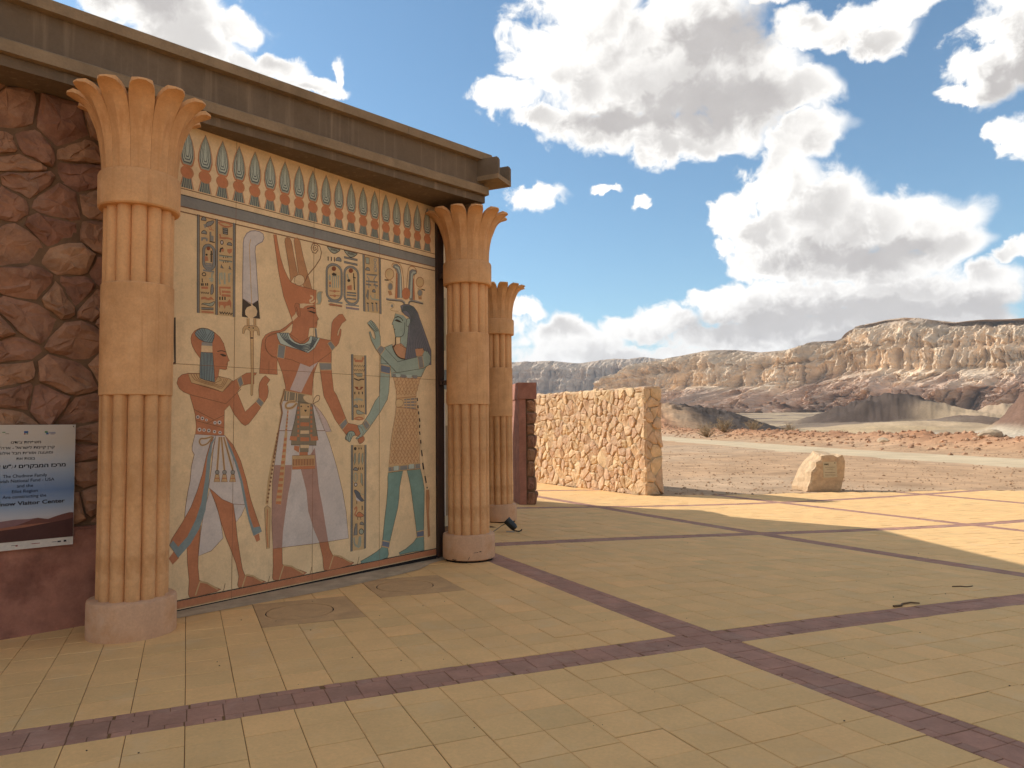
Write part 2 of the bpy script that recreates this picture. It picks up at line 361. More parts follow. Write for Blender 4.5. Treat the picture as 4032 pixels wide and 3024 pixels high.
# bedding sheet below the pavers
gx = np.linspace(-10, 23, 67); gy = np.linspace(-4, 32, 73)
V = [(x, y, float(zg(x, y))-.0065) for y in gy for x in gx]; nx = len(gx)
F = [(j*nx+i, j*nx+i+1, (j+1)*nx+i+1, (j+1)*nx+i) for j in range(len(gy)-1) for i in range(nx-1) if inside((gx[i]+gx[i+1])/2, (gy[j]+gy[j+1])/2, PLAZA)]
paving = tag(mesh('pavement', V, F, M_joint), kind='structure')
def lay(lst, name, m, stuffname):
    lst.sort(key=lambda t: -t[0]); far = MB()
    for k, (ar, V, F, t) in enumerate(lst):
        if k < 300 and ar > 0: mesh(name, V, F, m, paving, tint=[t]*len(F))
        else: far.add(V, F, 0, t)
    tag(far.build(stuffname, m, paving, tint=True), kind='stuff')
lay(tiles, 'paving_tile', M_tile, 'paving_tile_field'); lay(bricks, 'band_paver', M_brick, 'band_paver_field')
# grey concrete strip at the foot of the mural
front = [(2.9, -6.5), (3.4, -6.36), (4.143, -6.26), (4.99, -6.16), (6.0, -6.19), (6.36, -6.23), (6.77, -6.42), (7.5, -6.55)]
V = []; F = []
for e, n in front:
    for nn in (n, n-.1, -6.75):
        p = EN(e, nn); z = float(zg(p.x, p.y))+(.004 if nn == n else .007); V.append((p.x, p.y, z))
for k in range(len(front)-1):
    for q in range(2): F.append((k*3+q, k*3+3+q, k*3+4+q, k*3+1+q))
tag(mesh('concrete_apron', V, F, M_apron), kind='structure')
# manhole slabs
M_slab = mat('manhole_concrete', (.56, .33, .15), .92, .13, 4., .2, 70., dark=(.48, .28, .13), darkscale=3)
for k, (s0, s1, q0, q1, c) in enumerate(SLABS):
    c = Vector((c[0], c[1], 0)); z = float(zg(c.x, c.y)); t = empty('manhole', (c.x, c.y, z))
    n = 40; r0 = .302; ring = [Vector((r0*math.cos(2*math.pi*q/n), r0*math.sin(2*math.pi*q/n), 0)) for q in range(n)]
    cor = [Vector((*grid(i, j), 0))-c for i, j in ((s0, q0), (s1, q0), (s1, q1), (s0, q1))]
    def sq(v):
        for m in range(4):
            A_, B_ = cor[m], cor[(m+1) % 4]; den = v.x*(B_.y-A_.y)-v.y*(B_.x-A_.x)
            if abs(den) < 1e-9: continue
            s_ = (A_.x*(B_.y-A_.y)-A_.y*(B_.x-A_.x))/den; P_ = v*s_; u_ = (P_-A_).dot(B_-A_)/(B_-A_).length_squared
            if s_ > 0 and -1e-6 <= u_ <= 1+1e-6: return P_*.992
    dirs = sorted([p_ for p_ in ring]+[cc_.normalized()*r0 for cc_ in cor], key=lambda p_: math.atan2(p_.y, p_.x)); n = len(dirs); out = [sq(p_) for p_ in dirs]
    zt = lambda p_, h_: Vector((p_.x, p_.y, float(zg(c.x+p_.x, c.y+p_.y))-z+h_))
    Vv = [zt(p_, .001) for p_ in dirs]+[zt(p_, .001) for p_ in out]+[zt(p_, -.012) for p_ in dirs]+[zt(p_, -.02) for p_ in out]
    Ff = [(q, n+q, n+(q+1) % n, (q+1) % n) for q in range(n)]+[(q, (q+1) % n, 2*n+(q+1) % n, 2*n+q) for q in range(n)]+[(n+q, 3*n+q, 3*n+(q+1) % n, n+(q+1) % n) for q in range(n)]
    mesh('slab', Vv, Ff, M_slab, t)
    gx_, gy_ = (float(zg(c.x+.2, c.y))-z)/.2, (float(zg(c.x, c.y+.2))-z)/.2; tl_ = lambda r_, a_, h_: (r_*math.cos(a_), r_*math.sin(a_), gx_*r_*math.cos(a_)+gy_*r_*math.sin(a_)+h_)
    m_ = 40; prof_ = [(.27, .0012), (.290, .0), (.290, -.012)]; Vd = [(0, 0, .0012)]+[tl_(r_, 2*math.pi*q/m_, h_) for r_, h_ in prof_ for q in range(m_)]
    Fd = [(0, 1+q, 1+(q+1) % m_) for q in range(m_)]+[(1+l*m_+q, 1+(l+1)*m_+q, 1+(l+1)*m_+(q+1) % m_, 1+l*m_+(q+1) % m_) for l in range(2) for q in range(m_)]
    mesh('cover', Vd, Fd, M_slab, t)
    Vd = [tl_(r_, 2*math.pi*q/m_, -.006) for r_ in (.275, .315) for q in range(m_)]; mesh('groove', Vd, [(q, m_+q, m_+(q+1) % m_, (q+1) % m_) for q in range(m_)], M_gap, t)
    tag(t, ['round manhole cover in pale slab nearer the left column', 'round manhole cover in pale slab nearer the middle column'][k], 'manhole cover', 'manhole covers before the mural')

HAZE = .000045
# ------------------------------------------------------------------ desert terrain
HILLS = [  # azimuth deg, distance, half width across, half depth, height, colour
    (12.6, 230, 26, 40, 8.0, (.085, .062, .048)), (15.5, 300, 22, 40, 4.6, (.095, .07, .052)), (10.0, 330, 40, 60, 9, (.10, .075, .06)),
    (26.3, 640, 46, 66, 19, (.085, .058, .043)), (29.2, 690, 40, 60, 13, (.10, .07, .05)), (25.0, 760, 36, 70, 10, (.13, .09, .062)),
    (37.3, 300, 17, 50, 17, (.17, .095, .062)), (41, 330, 26, 60, 19, (.19, .11, .07)), (32.6, 520, 26, 60, 6, (.16, .10, .068)),
    (24.2, 330, 30, 26, 2.2, (.46, .32, .18)), (28.5, 380, 40, 26, 2.4, (.46, .32, .19)), (21, 520, 40, 30, 3.2, (.42, .30, .18)), (31.8, 600, 40, 36, 9, (.46, .32, .19)), (26.2, 430, 32, 26, 2.6, (.22, .155, .105)), (18, 620, 50, 40, 5, (.30, .215, .14)), (22.5, 460, 30, 22, 2.5, (.2, .145, .10)), (34.5, 800, 50, 60, 16, (.40, .275, .17)), (30.3, 470, 36, 24, 2.6, (.20, .145, .10))]
def road_x(y): return np.interp(y, [20, 39, 57, 110, 300], [30, 27, 24.4, 23, 24])
def terrain(x, y):
    r = np.hypot(x, y); az = np.degrees(np.arctan2(x, y))
    zp = zg(x, y)
    base = np.where(r < 30, zp-.02, -.5)
    k = np.clip((r-24)/10, 0, 1); z = (zp-.03)*(1-k)+(-.53)*k
    n = fbm(x/3., y/3., 4, 3)-.5
    z = z+n*.10*np.clip((r-26)/8, 0, 1)
    d = x-road_x(y)
    rd = np.clip(1-np.abs(d)/4.5, 0, 1)
    z = z*(1-np.clip(rd*2, 0, 1))+(-.56)*np.clip(rd*2, 0, 1)
    bm = np.exp(-((d-12.5)/3.6)**2)*np.clip((y-15)/15, 0, 1)
    bumps = fbm(x/2.2, y/2.2, 4, 9)
    z = z+bm*(.55+1.0*bumps)*1.0
    col = np.zeros(x.shape+(3,))
    gr = np.array((.46, .28, .155)); red = np.array((.38, .185, .095)); sand = np.array((.40, .285, .17)); wht = np.array((.50, .42, .32)); pale = np.array((.46, .31, .19))
    m1 = fbm(x/1.4, y/1.4, 4, 21)[..., None]
    col[:] = gr*(.78+.44*m1)+ (pale-gr)*np.clip((fbm(x/9., y/9., 3, 33)-.45)*4, 0, 1)[..., None]*.7
    col = col*(1-bm[..., None])+red*(.7+.6*m1)*bm[..., None]
    far = np.clip((d-18)/10, 0, 1)*(r > 45)
    rise = np.clip((r-700)/1500, 0, 1)**1.2*34
    z = z+far*(-2.2+ (fbm(x/60, y/60, 5, 5)-.5)*5.0*np.clip(r/300, 0, 1))+np.where(r > 700, rise, 0)
    fcol = sand*(.8+.4*fbm(x/40, y/40, 4, 8)[..., None])
    w = np.clip((fbm(x/90+3, y/130, 4, 14)-.50)*9, 0, 1)[..., None]*np.clip((700-r)/250, 0, 1)[..., None]; fcol = fcol*(1-w)+wht*w
    g2 = np.clip((fbm(x/120+7, y/70, 4, 17)-.52)*8, 0, 1)[..., None]; fcol = fcol*(1-g2)+np.array((.17, .12, .085))*g2
    acc = np.zeros(x.shape+(3,)); wt = np.zeros(x.shape); best = np.zeros(x.shape)
    for a, dist, wd, dp, h, c in HILLS:
        cx, cy = dist*math.sin(R(a)), dist*math.cos(R(a)); ux, uy = math.cos(R(a)), -math.sin(R(a)); vx, vy = math.sin(R(a)), math.cos(R(a))
        p = ((x-cx)*ux+(y-cy)*uy)/wd; q = ((x-cx)*vx+(y-cy)*vy)/dp
        e = np.exp(-(p*p+q*q)**1.35); e = e*(.70+.55*ridged(x/(wd*.34)+a, y/(wd*.34), 5, int(a)))
        z = z+e*h; w_ = (e*h)**2; acc += np.array(c)*w_[..., None]; wt += w_; best = np.maximum(best, e)
    mm = np.clip(best*9-.9, 0, 1)[..., None]; fcol = fcol*(1-mm)+acc/(wt+1e-9)[..., None]*(.75+.5*fbm(x/8, y/8, 3, 2)[..., None])*mm
    col = col*(1-far[..., None])+fcol*far[..., None]
    return z, col
azs = np.concatenate([np.linspace(-180, -41, 60)[:-1], np.linspace(-41, 2, 120)[:-1], np.linspace(2, 42, 560)[:-1], np.linspace(42, 180, 60)])
rs = np.concatenate([[.5], np.linspace(3, 20, 18)[:-1], np.geomspace(20, 260, 210)[:-1], np.geomspace(260, 2600, 130)[:-1], np.geomspace(2600, 14000, 14)])
AZ, RR = np.meshgrid(np.radians(azs), rs); X = RR*np.sin(AZ); Y = RR*np.cos(AZ); Z, C = terrain(X, Y)
hidden = (Y < 20) & (np.abs(X) < 20) ; Z = np.where(hidden & (RR < 22), np.minimum(Z, zg(X, Y)-.12), Z)
for k_, (x_, y_) in enumerate(zip(X.ravel(), Y.ravel())):
    if RR.ravel()[k_] < 34 and inside(x_, y_, PLAZA): Z.ravel()[k_] = zg(x_, y_)-.12
na = len(azs); F = [(j*na+i, j*na+i+1, (j+1)*na+i+1, (j+1)*na+i) for j in range(len(rs)-1) for i in range(na-1)]
M_terr = mat('desert_ground', 'attr', .97, .22, .9, .6, 5., spec=.1)
tag(mesh('desert_ground', np.stack([X.ravel(), Y.ravel(), Z.ravel()], 1), F, M_terr, smooth=True, col=C.reshape(-1, 3)), kind='structure')
# gravel road
M_road = mat('pale_gravel_road', (.56, .42, .26), .97, .14, .35, .3, 6., dark=(.46, .33, .2), darkscale=.25, spec=.1)
ys = np.geomspace(22, 300, 90); V = []; F = []
for k, y in enumerate(ys):
    c = float(road_x(y)); 
    for q, o in enumerate(np.linspace(-3.7, 3.7, 7)):
        x = c+o+(fbm(y/5.+(o > 0)*50, 1.3, 3, 4)-.5)*1.8*(q in (0, 6)); z = float(terrain(np.array([x]), np.array([y]))[0][0])
        V.append((x, y, -.53 if q not in (0, 6) else -.56))
for k in range(len(ys)-1): F += [(k*7+q, k*7+q+1, k*7+8+q, k*7+7+q) for q in range(6)]
tag(mesh('road', V, F, M_road, smooth=True), kind='structure')
# loose stones
def rock_verts(rr, s, flat=.7):
    bm = bmesh.new(); bmesh.ops.create_icosphere(bm, subdivisions=1, radius=1)
    for v in bm.verts:
        k = s*rr.uniform(.7, 1.25); v.co = Vector((v.co.x*k*rr.uniform(.85, 1.3), v.co.y*k, v.co.z*k*flat))
    V = [v.co.copy() for v in bm.verts]; Fc = [tuple(v.index for v in f.verts) for f in bm.faces]; bm.free(); return V, Fc
PRO = [rock_verts(random.Random(k), 1., .65) for k in range(14)]
def scatter(n, place, smin, smax, m, name, seed):
    rr = random.Random(seed); Vs = []; Fs = []; k0 = 0; pts = []
    while len(pts) < n:
        p = place(rr)
        if p: pts.append(p)
    P = np.array(pts); z = terrain(P[:, 0], P[:, 1])[0]
    for (x, y), zz in zip(pts, z):
        V, Fc = PRO[rr.randrange(14)]; s = smin*(smax/smin)**(rr.random()**2.2); a = rr.uniform(0, 6.28); c, s_ = math.cos(a), math.sin(a)
        Vs += [(x+s*(v.x*c-v.y*s_), y+s*(v.x*s_+v.y*c), zz+s*(v.z+.25)) for v in V]; Fs += [tuple(i+k0 for i in f) for f in Fc]; k0 += len(V)
    return tag(mesh(name, Vs, Fs, m), kind='stuff')
M_grav = mat('gravel_stones', (.40, .25, .145), .95, .35, 1.2, spec=.1); M_rub = mat('rubble_stones', (.38, .215, .125), .95, .35, .9, spec=.1, dark=(.42, .28, .17), darkscale=.5)
def pl_gravel(rr):
    y = 22+50*rr.random()**1.6; x = rr.uniform(.08*y, .85*y)
    if inside(x, y, PLAZA) or abs(x-float(road_x(y))) < 3.9: return None
    if x < 5 and y < 30: return None
    return (x, y)
tag(scatter(5200, pl_gravel, .008, .062, M_grav, 'gravel', 5), 'small brown stones strewn over the bare desert ground', 'gravel')
def pl_berm(rr):
    y = 26+150*rr.random()**1.5; x = float(road_x(y))+12.5+rr.gauss(0, 3.1); return (x, y)
tag(scatter(6500, pl_berm, .03, .26, M_rub, 'rubble', 6), 'reddish rubble heaped in a long low bank beyond the road', 'rubble')
# dry scrub on the bank
M_scrub = mat('dry_scrub', (.30, .205, .11), .95, .3, 3.)
def scrub(x, y, s, seed, label):
    rr = random.Random(seed); z = float(terrain(np.array([x]), np.array([y]))[0][0]); b = MB()
    for k in range(70):
        a = rr.uniform(0, 6.28); t = rr.uniform(.15, 1.2); L_ = s*rr.uniform(.5, 1.); d = Vector((math.cos(a)*math.sin(t), math.sin(a)*math.sin(t), math.cos(t)))
        p1 = d*L_*.5+Vector((rr.gauss(0, .05), rr.gauss(0, .05), 0))*s; p2 = d*L_+Vector((rr.gauss(0, .12), rr.gauss(0, .12), .05))*s
        b.tube([(0, 0, 0), p1, p2], [.012*s, .009*s, .004*s], 3, cap=False)
        for q in range(4):
            e = p1.lerp(p2, rr.random()); e2 = e+Vector((rr.gauss(0, .16), rr.gauss(0, .16), rr.uniform(0, .2)))*s; b.tube([e, e2], [.007*s, .003*s], 3, cap=False)
    o = b.build('twigs', M_scrub); t = empty('desert_shrub', (x, y, z)); o.parent = t
    tag(t, label, 'shrub', 'dry shrubs on the rubble bank')
for k, (x, y, s, lb) in enumerate(((29.5, 112, 2.4, 'leafless tan shrub on the bank, closest to the sandstone wall'), (33.2, 116, 2.6, 'tallest leafless tan shrub, second along the bank from the sandstone wall'), (36.5, 112, 2.0, 'leafless tan shrub, third along the bank from the sandstone wall'), (39.5, 105, 1.9, 'low leafless tan shrub, farthest along the bank from the sandstone wall'))):
    scrub(x, y, s, k, lb)
# a few rocks one can pick out on the bank
rr = random.Random(3)
for k, (x, y, s, lb) in enumerate(((36.8, 57, .75, 'pale flat rock on the bank above the far road bend'), (37.0, 50.5, .7, 'pale block on the bank at the right edge, left of a dark hollow'), (36.6, 47.6, .6, 'pale block at the foot of the bank by the right edge'), (33.2, 66, .5, 'grey slab low on the bank above the inscribed boulder'))):
    bm = bmesh.new(); bmesh.ops.create_icosphere(bm, subdivisions=2, radius=1)
    for v in bm.verts: v.co = Vector((v.co.x*1.25, v.co.y*.8, v.co.z*.62))*s*(1+.22*math.sin(3*v.co.x+k)+rr.uniform(-.09, .09))
    me = bpy.data.meshes.new('rock'); bm.to_mesh(me); bm.free(); me.materials.append(mat('pale_rock', (.43, .31, .195), .95, .2, 2., .4, 8.))
    z = float(terrain(np.array([x]), np.array([y]))[0][0]); o = link('rock', me); o.location = (x, y, z+.15*s); o.rotation_euler = (0, 0, k*1.7); tag(o, lb, 'rock', 'larger rocks on the rubble bank')

# ------------------------------------------------------------------ mountains
def ray_px(xd, yd):
    x, y = xd*1.8228-2016, yd*1.8228-1512; d = fw*2900+rt*x-up*y; return d
PROF_Q = [0, .18, .34, .48, .60, .67, .71, .725, .79, .81, .90, 1, 1.25]; PROF_H = [0, .07, .18, .31, .42, .47, .50, .66, .70, .84, .91, 1, .96]
def crest_range(name, sky, depth_of, across, nrm, run, seed, cols, ncol, nrow, amp):
    """a cliff range: crest points found from compass bearings, a folded sheet falls from crest to foot"""
    P = []
    for xd, yd in sky:
        d = ray_px(xd, yd); k = depth_of(d); P.append(Vector((0, 0, CAM_H))+d*k)
    u = [0]
    for a, b in zip(P, P[1:]): u.append(u[-1]+(b-a).xy.length)
    bearing = [math.atan2(p.x, p.y) for p in P]
    tb = np.linspace(bearing[0], bearing[-1], ncol)
    px = np.interp(tb, bearing, [p.x for p in P]); py = np.interp(tb, bearing, [p.y for p in P]); pz = np.interp(tb, bearing, [p.z for p in P]); su = np.interp(tb, bearing, u)
    t = np.linspace(0, 1.2, nrow); q = np.interp(t, np.linspace(0, 1.2, len(PROF_Q)), PROF_Q); hh = np.interp(t, np.linspace(0, 1.2, len(PROF_Q)), PROF_H)
    Q, U = np.meshgrid(q, su, indexing='ij'); H = np.meshgrid(hh, su, indexing='ij')[0]
    TOP = pz[None, :]*(1+ .0*U); 
    low = np.clip((.50-H)/.30, 0, 1); cl = np.clip((H-.42)/.06, 0, 1)*np.clip((.97-H)/.1, 0, 1)
    wob = (fbm(U/140., H*3., 4, seed+12)-.5)*1.6
    big = (fbm(U/650., U*0+.3, 3, seed)-.5)*300
    but = (ridged(U/210.+wob*.5, H*.9, 6, seed+2, .58)-.55)*340*np.clip(H*4, 0, 1)*(low*.8+.45)
    knob = (ridged(U/58.+wob, H*3.2+wob, 6, seed+4, .66)-.5)*190*low*np.clip(H*8, 0, 1)
    flute = (ridged(U/52.+wob*.3, H*.8, 5, seed+7, .6)-.5)*85*cl+(ridged(U/15., H*1.2, 4, seed+9)-.5)*26*cl
    lay_ = (vnoise(H*30+fbm(U/300., H*0, 2, seed)*2.5, U/900., seed+5)-.5)*10*np.clip((H-.1)/.3, 0, 1)
    disp = (big+but+knob+flute+lay_)*amp*np.clip((1.08-Q)/.12, 0, 1)
    back = run*(1-Q)
    Xm = px[None, :]+nrm.x*(back+disp); Ym = py[None, :]+nrm.y*(back+disp)
    Zm = H*TOP+(ridged(U/55.+wob, Q*4, 6, seed+3, .6)-.55)*46*amp*np.clip(1-np.abs(H-.2)/.28, 0, 1)+(fbm(U/40., Q*5, 4, seed+13)-.5)*9*np.clip((H-.88)/.1, 0, 1)*np.clip((1-Q)*12, 0, 1)+(ridged(U/30., Q*16, 5, seed+15, .6)-.5)*22*np.clip((H-.5)/.1, 0, 1)*np.clip((1-Q)*8, 0, 1)
    Zm = np.where(Q <= 0.001, -25, Zm)
    lowc, midc, topc, cream = [np.array(c) for c in cols]
    s = (fbm(H*30+fbm(U/260., H*0+.5, 2, seed+1)*2, U/1500., 3, seed+6))[..., None]; m = fbm(U/90., H*10, 4, seed+8)[..., None]
    a1 = np.clip((H-.36+(m[..., 0]-.5)*.3)/.12, 0, 1)[..., None]; a2 = np.clip((H-.90)/.07, 0, 1)[..., None]
    col = (lowc*(1-a1)+(midc*(1-s)+cream*s)*a1); col = col*(1-a2)+topc*a2; col = col*(.72+.56*m)
    V = np.stack([Xm.ravel(), Ym.ravel(), Zm.ravel()], 1); n = len(su); Fm = [(j*n+i, j*n+i+1, (j+1)*n+i+1, (j+1)*n+i) for j in range(nrow-1) for i in range(n-1)]
    M_m = mat('cliff_rock', 'attr', .98, .22, .03, 1., .045, spec=.05, bdist=3.)
    tag(mesh(name, V, Fm, M_m, col=col.reshape(-1, 3)), kind='structure')
main = [(1360, 822), (1405, 800), (1430, 783), (1470, 771), (1500, 765), (1530, 759), (1560, 757), (1600, 757), (1640, 761), (1690, 756), (1740, 742), (1775, 738), (1800, 734), (1818, 716), (1835, 707), (1860, 697), (1900, 688), (1940, 684), (1980, 686), (2010, 690), (2050, 693), (2080, 689), (2110, 686), (2160, 685), (2212, 682), (2300, 678), (2420, 668), (2700, 660)]
crest_range('cliff_range', main, lambda d: 2000/(.8*d.x+.6*d.y), None, Vector((-.8, -.6, 0)), 380, 3, ((.52, .35, .24), (.60, .43, .275), (.38, .275, .19), (.67, .51, .35)), 1000, 300, 1.0)
farr = [(700, 790), (900, 784), (1000, 785), (1106, 782), (1160, 780), (1200, 781), (1250, 786), (1300, 780), (1330, 775), (1360, 777), (1390, 771), (1420, 775), (1470, 778), (1540, 795), (1600, 810)]
crest_range('far_cliff_range', farr, lambda d: 5800/d.y, None, Vector((-.35, -.94, 0)), 900, 23, ((.36, .235, .175), (.44, .31, .21), (.40, .29, .2), (.56, .43, .30)), 460, 150, 1.6)
# ------------------------------------------------------------------ air
M_air = bpy.data.materials.new('desert_haze'); M_air.use_nodes = True; nt = M_air.node_tree; nt.nodes.remove(nt.nodes['Principled BSDF'])
pv = nt.nodes.new('ShaderNodeVolumePrincipled'); pv.inputs['Color'].default_value = (.88, .90, .95, 1); pv.inputs['Density'].default_value = HAZE
nt.links.new(pv.outputs[0], nt.nodes['Material Output'].inputs['Volume'])
b = MB(); b.box((0, 0, 0), Vector((1, 0, 0)), Vector((0, 1, 0)), Vector((0, 0, 1)), -15500, 15500, -15500, 15500, -60, 760); tag(b.build('haze', M_air), 'thin pale desert haze over the whole place', 'haze', kind='stuff')

# ------------------------------------------------------------------ building
bld = empty('visitor_center', tuple(EN(5, -8)))
tag(bld, 'low building with concrete roof beam and red rubble wall behind the columns', 'building')
inv = Matrix.Translation(-bld.location)
def under(o, parent=bld):
    o.parent = parent; o.matrix_parent_inverse = Matrix.Translation(-bld.location); return o
# roof beam: precast profile swept along BD
prof = [(0, 4.58), (.0, 4.668), (.062, 4.674), (.062, 4.772), (.012, 4.802), (.004, 5.10), (.085, 5.112), (.085, 5.208), (.05, 5.216), (-1.1, 5.216), (-1.1, 4.58)]
def beam_piece(pts, s0, s1):
    b = MB(); b.prism(pts, lambda p: BD*s0+BN*(B0+p[0])+UZ*p[1], lambda p: BD*s1+BN*(B0+p[0])+UZ*p[1]); return b
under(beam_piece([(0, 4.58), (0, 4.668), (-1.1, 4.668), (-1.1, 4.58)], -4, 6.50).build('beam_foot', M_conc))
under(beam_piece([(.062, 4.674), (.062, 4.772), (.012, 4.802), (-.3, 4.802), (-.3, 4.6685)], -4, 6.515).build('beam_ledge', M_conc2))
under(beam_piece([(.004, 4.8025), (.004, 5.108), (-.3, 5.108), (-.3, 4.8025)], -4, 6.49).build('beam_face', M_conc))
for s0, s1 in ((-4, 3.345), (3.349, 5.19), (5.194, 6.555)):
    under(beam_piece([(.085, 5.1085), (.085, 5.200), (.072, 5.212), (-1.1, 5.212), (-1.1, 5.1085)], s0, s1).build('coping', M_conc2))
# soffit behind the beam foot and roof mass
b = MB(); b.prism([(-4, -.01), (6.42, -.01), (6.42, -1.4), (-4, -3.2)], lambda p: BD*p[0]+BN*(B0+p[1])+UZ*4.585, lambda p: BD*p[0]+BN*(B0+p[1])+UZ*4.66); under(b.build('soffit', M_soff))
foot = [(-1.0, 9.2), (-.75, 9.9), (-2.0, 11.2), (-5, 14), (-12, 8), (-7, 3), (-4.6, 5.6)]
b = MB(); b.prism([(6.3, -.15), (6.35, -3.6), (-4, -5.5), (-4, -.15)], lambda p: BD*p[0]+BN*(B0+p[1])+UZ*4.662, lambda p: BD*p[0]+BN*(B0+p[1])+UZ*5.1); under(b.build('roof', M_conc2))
hall = [(-1.93, 18.15), (-2.0, 11.25), (-7, 11.5), (-16, 22), (-11, 25.4)]
b = MB(); b.prism(hall[::-1], lambda p: Vector((p[0], p[1], -.5)), lambda p: Vector((p[0], p[1], 6.2))); under(b.build('hall', M_plaster))
# wall core behind the mural and the second wall further back
b = MB(); b.box((0, 0, 0), E, Nn, UZ, 3.2, 7.04, -6.95, -6.66, -.2, 4.585); under(b.build('mural_backing', M_conc))
# steel post and brackets at the mural's edge
b = MB(); b.box((0, 0, 0), E, Nn, UZ, 7.058, 7.09, -6.68, -6.575, .0, 4.58); b.box((0, 0, 0), E, Nn, UZ, 7.09, 7.24, -6.68, -6.66, 0, 4.58); b.box((0, 0, 0), E, Nn, UZ, 7.09, 7.2, -6.60, -6.59, 0, 4.58); under(b.build('steel_post', M_steel))
for z in (3.67, 2.258):
    b = MB(); b.box((0, 0, 0), E, Nn, UZ, 7.10, 7.16, -6.62, -6.46, z-.03, z+.03); b.box((0, 0, 0), E, Nn, UZ, 7.085, 7.2, -6.56, -6.52, z-.022, z+.022); under(b.build('bracket', M_steel))
# gutter spout at the beam end
so_, sc_ = Vector((.906, -.423, 0)), Vector((.41, .912, 0)); sr = Vector((-.47, 9.342, 0))
b = MB(); b.box(sr, so_, sc_, UZ, -.25, .352, 0, .40, 4.836, 4.896); under(b.build('spout_floor', M_conc2))
for a, c, zt in ((0, .055, 5.118), (.345, .40, 5.10)):
    b = MB(); b.prism([(-.25, 4.897), (.352, 4.897), (.352, zt-.03), (.335, zt), (-.25, zt)], lambda p: sr+so_*p[0]+sc_*a+UZ*p[1], lambda p: sr+so_*p[0]+sc_*c+UZ*p[1]); under(b.build('spout_wall', M_conc))
b = MB(); b.box((0, 0, 0), BD, BN, UZ, 6.36, 6.46, B0-.5, B0-.05, 4.40, 4.579); under(b.build('bearing_block', M_conc2))
# red plaster plinth and rubble wall
b = MB(); b.box((0, 0, 0), WE, WN, UZ, -3, 2.15, W0-.5, W0, -.1, .86); pl = b.build('plinth', M_redbase); under(pl)
bm = bmesh.new(); bm.from_mesh(pl.data); bmesh.ops.bevel(bm, geom=list(bm.edges), offset=.02, segments=2, affect='EDGES'); bm.to_mesh(pl.data); bm.free()
b = MB(); b.box((0, 0, 0), WE, WN, UZ, -3, 2.15, W0-.5, W0-.075, .84, 4.62); rw = b.build('rubble_wall', M_rmort); under(rw)

def clip_poly(poly, a, b_, c):
    """keep a*x+b*y<=c"""
    out = []
    for k in range(len(poly)):
        p, q = poly[k], poly[(k+1) % len(poly)]; dp = a*p[0]+b_*p[1]-c; dq = a*q[0]+b_*q[1]-c
        if dp <= 0: out.append(p)
        if dp*dq < 0: t = dp/(dp-dq); out.append((p[0]+(q[0]-p[0])*t, p[1]+(q[1]-p[1])*t))
    return out
def rubble_cells(w, h, size, seed, aspect=1.0, relax=1, spread=.62):
    rr = random.Random(seed); pts = []; nx = max(1, round(w/(size))); ny = max(1, round(h/(size*aspect)))
    for j in range(ny):
        for i in range(nx):
            if rr.random() < .10: continue
            pts.append(((i+.5+(.5 if j % 2 else 0)-.25+rr.uniform(-spread, spread))*w/nx, (j+.5+rr.uniform(-spread, spread))*h/ny))
            if rr.random() < .14: pts.append((pts[-1][0]+rr.uniform(-.5, .5)*size, pts[-1][1]+rr.uniform(-.5, .5)*size))
    for it in range(relax+1):
        cells = []
        for k, p in enumerate(pts):
            poly = [(0, 0), (w, 0), (w, h), (0, h)]
            near = sorted(range(len(pts)), key=lambda q: (pts[q][0]-p[0])**2+((pts[q][1]-p[1])/aspect)**2)[1:22]
            for q in near:
                o = pts[q]; nxv, nyv = (o[0]-p[0]), (o[1]-p[1])/aspect**2
                mx, my = (o[0]+p[0])/2, (o[1]+p[1])/2; poly = clip_poly(poly, nxv, nyv, nxv*mx+nyv*my)
                if len(poly) < 3: break
            cells.append(poly)
        if it < relax: pts = [((sum(v[0] for v in c)/len(c)*.35+p[0]*.65), (sum(v[1] for v in c)/len(c)*.35+p[1]*.65)) if len(c) > 2 else p for c, p in zip(cells, pts)]
    return [c for c in cells if len(c) > 2]
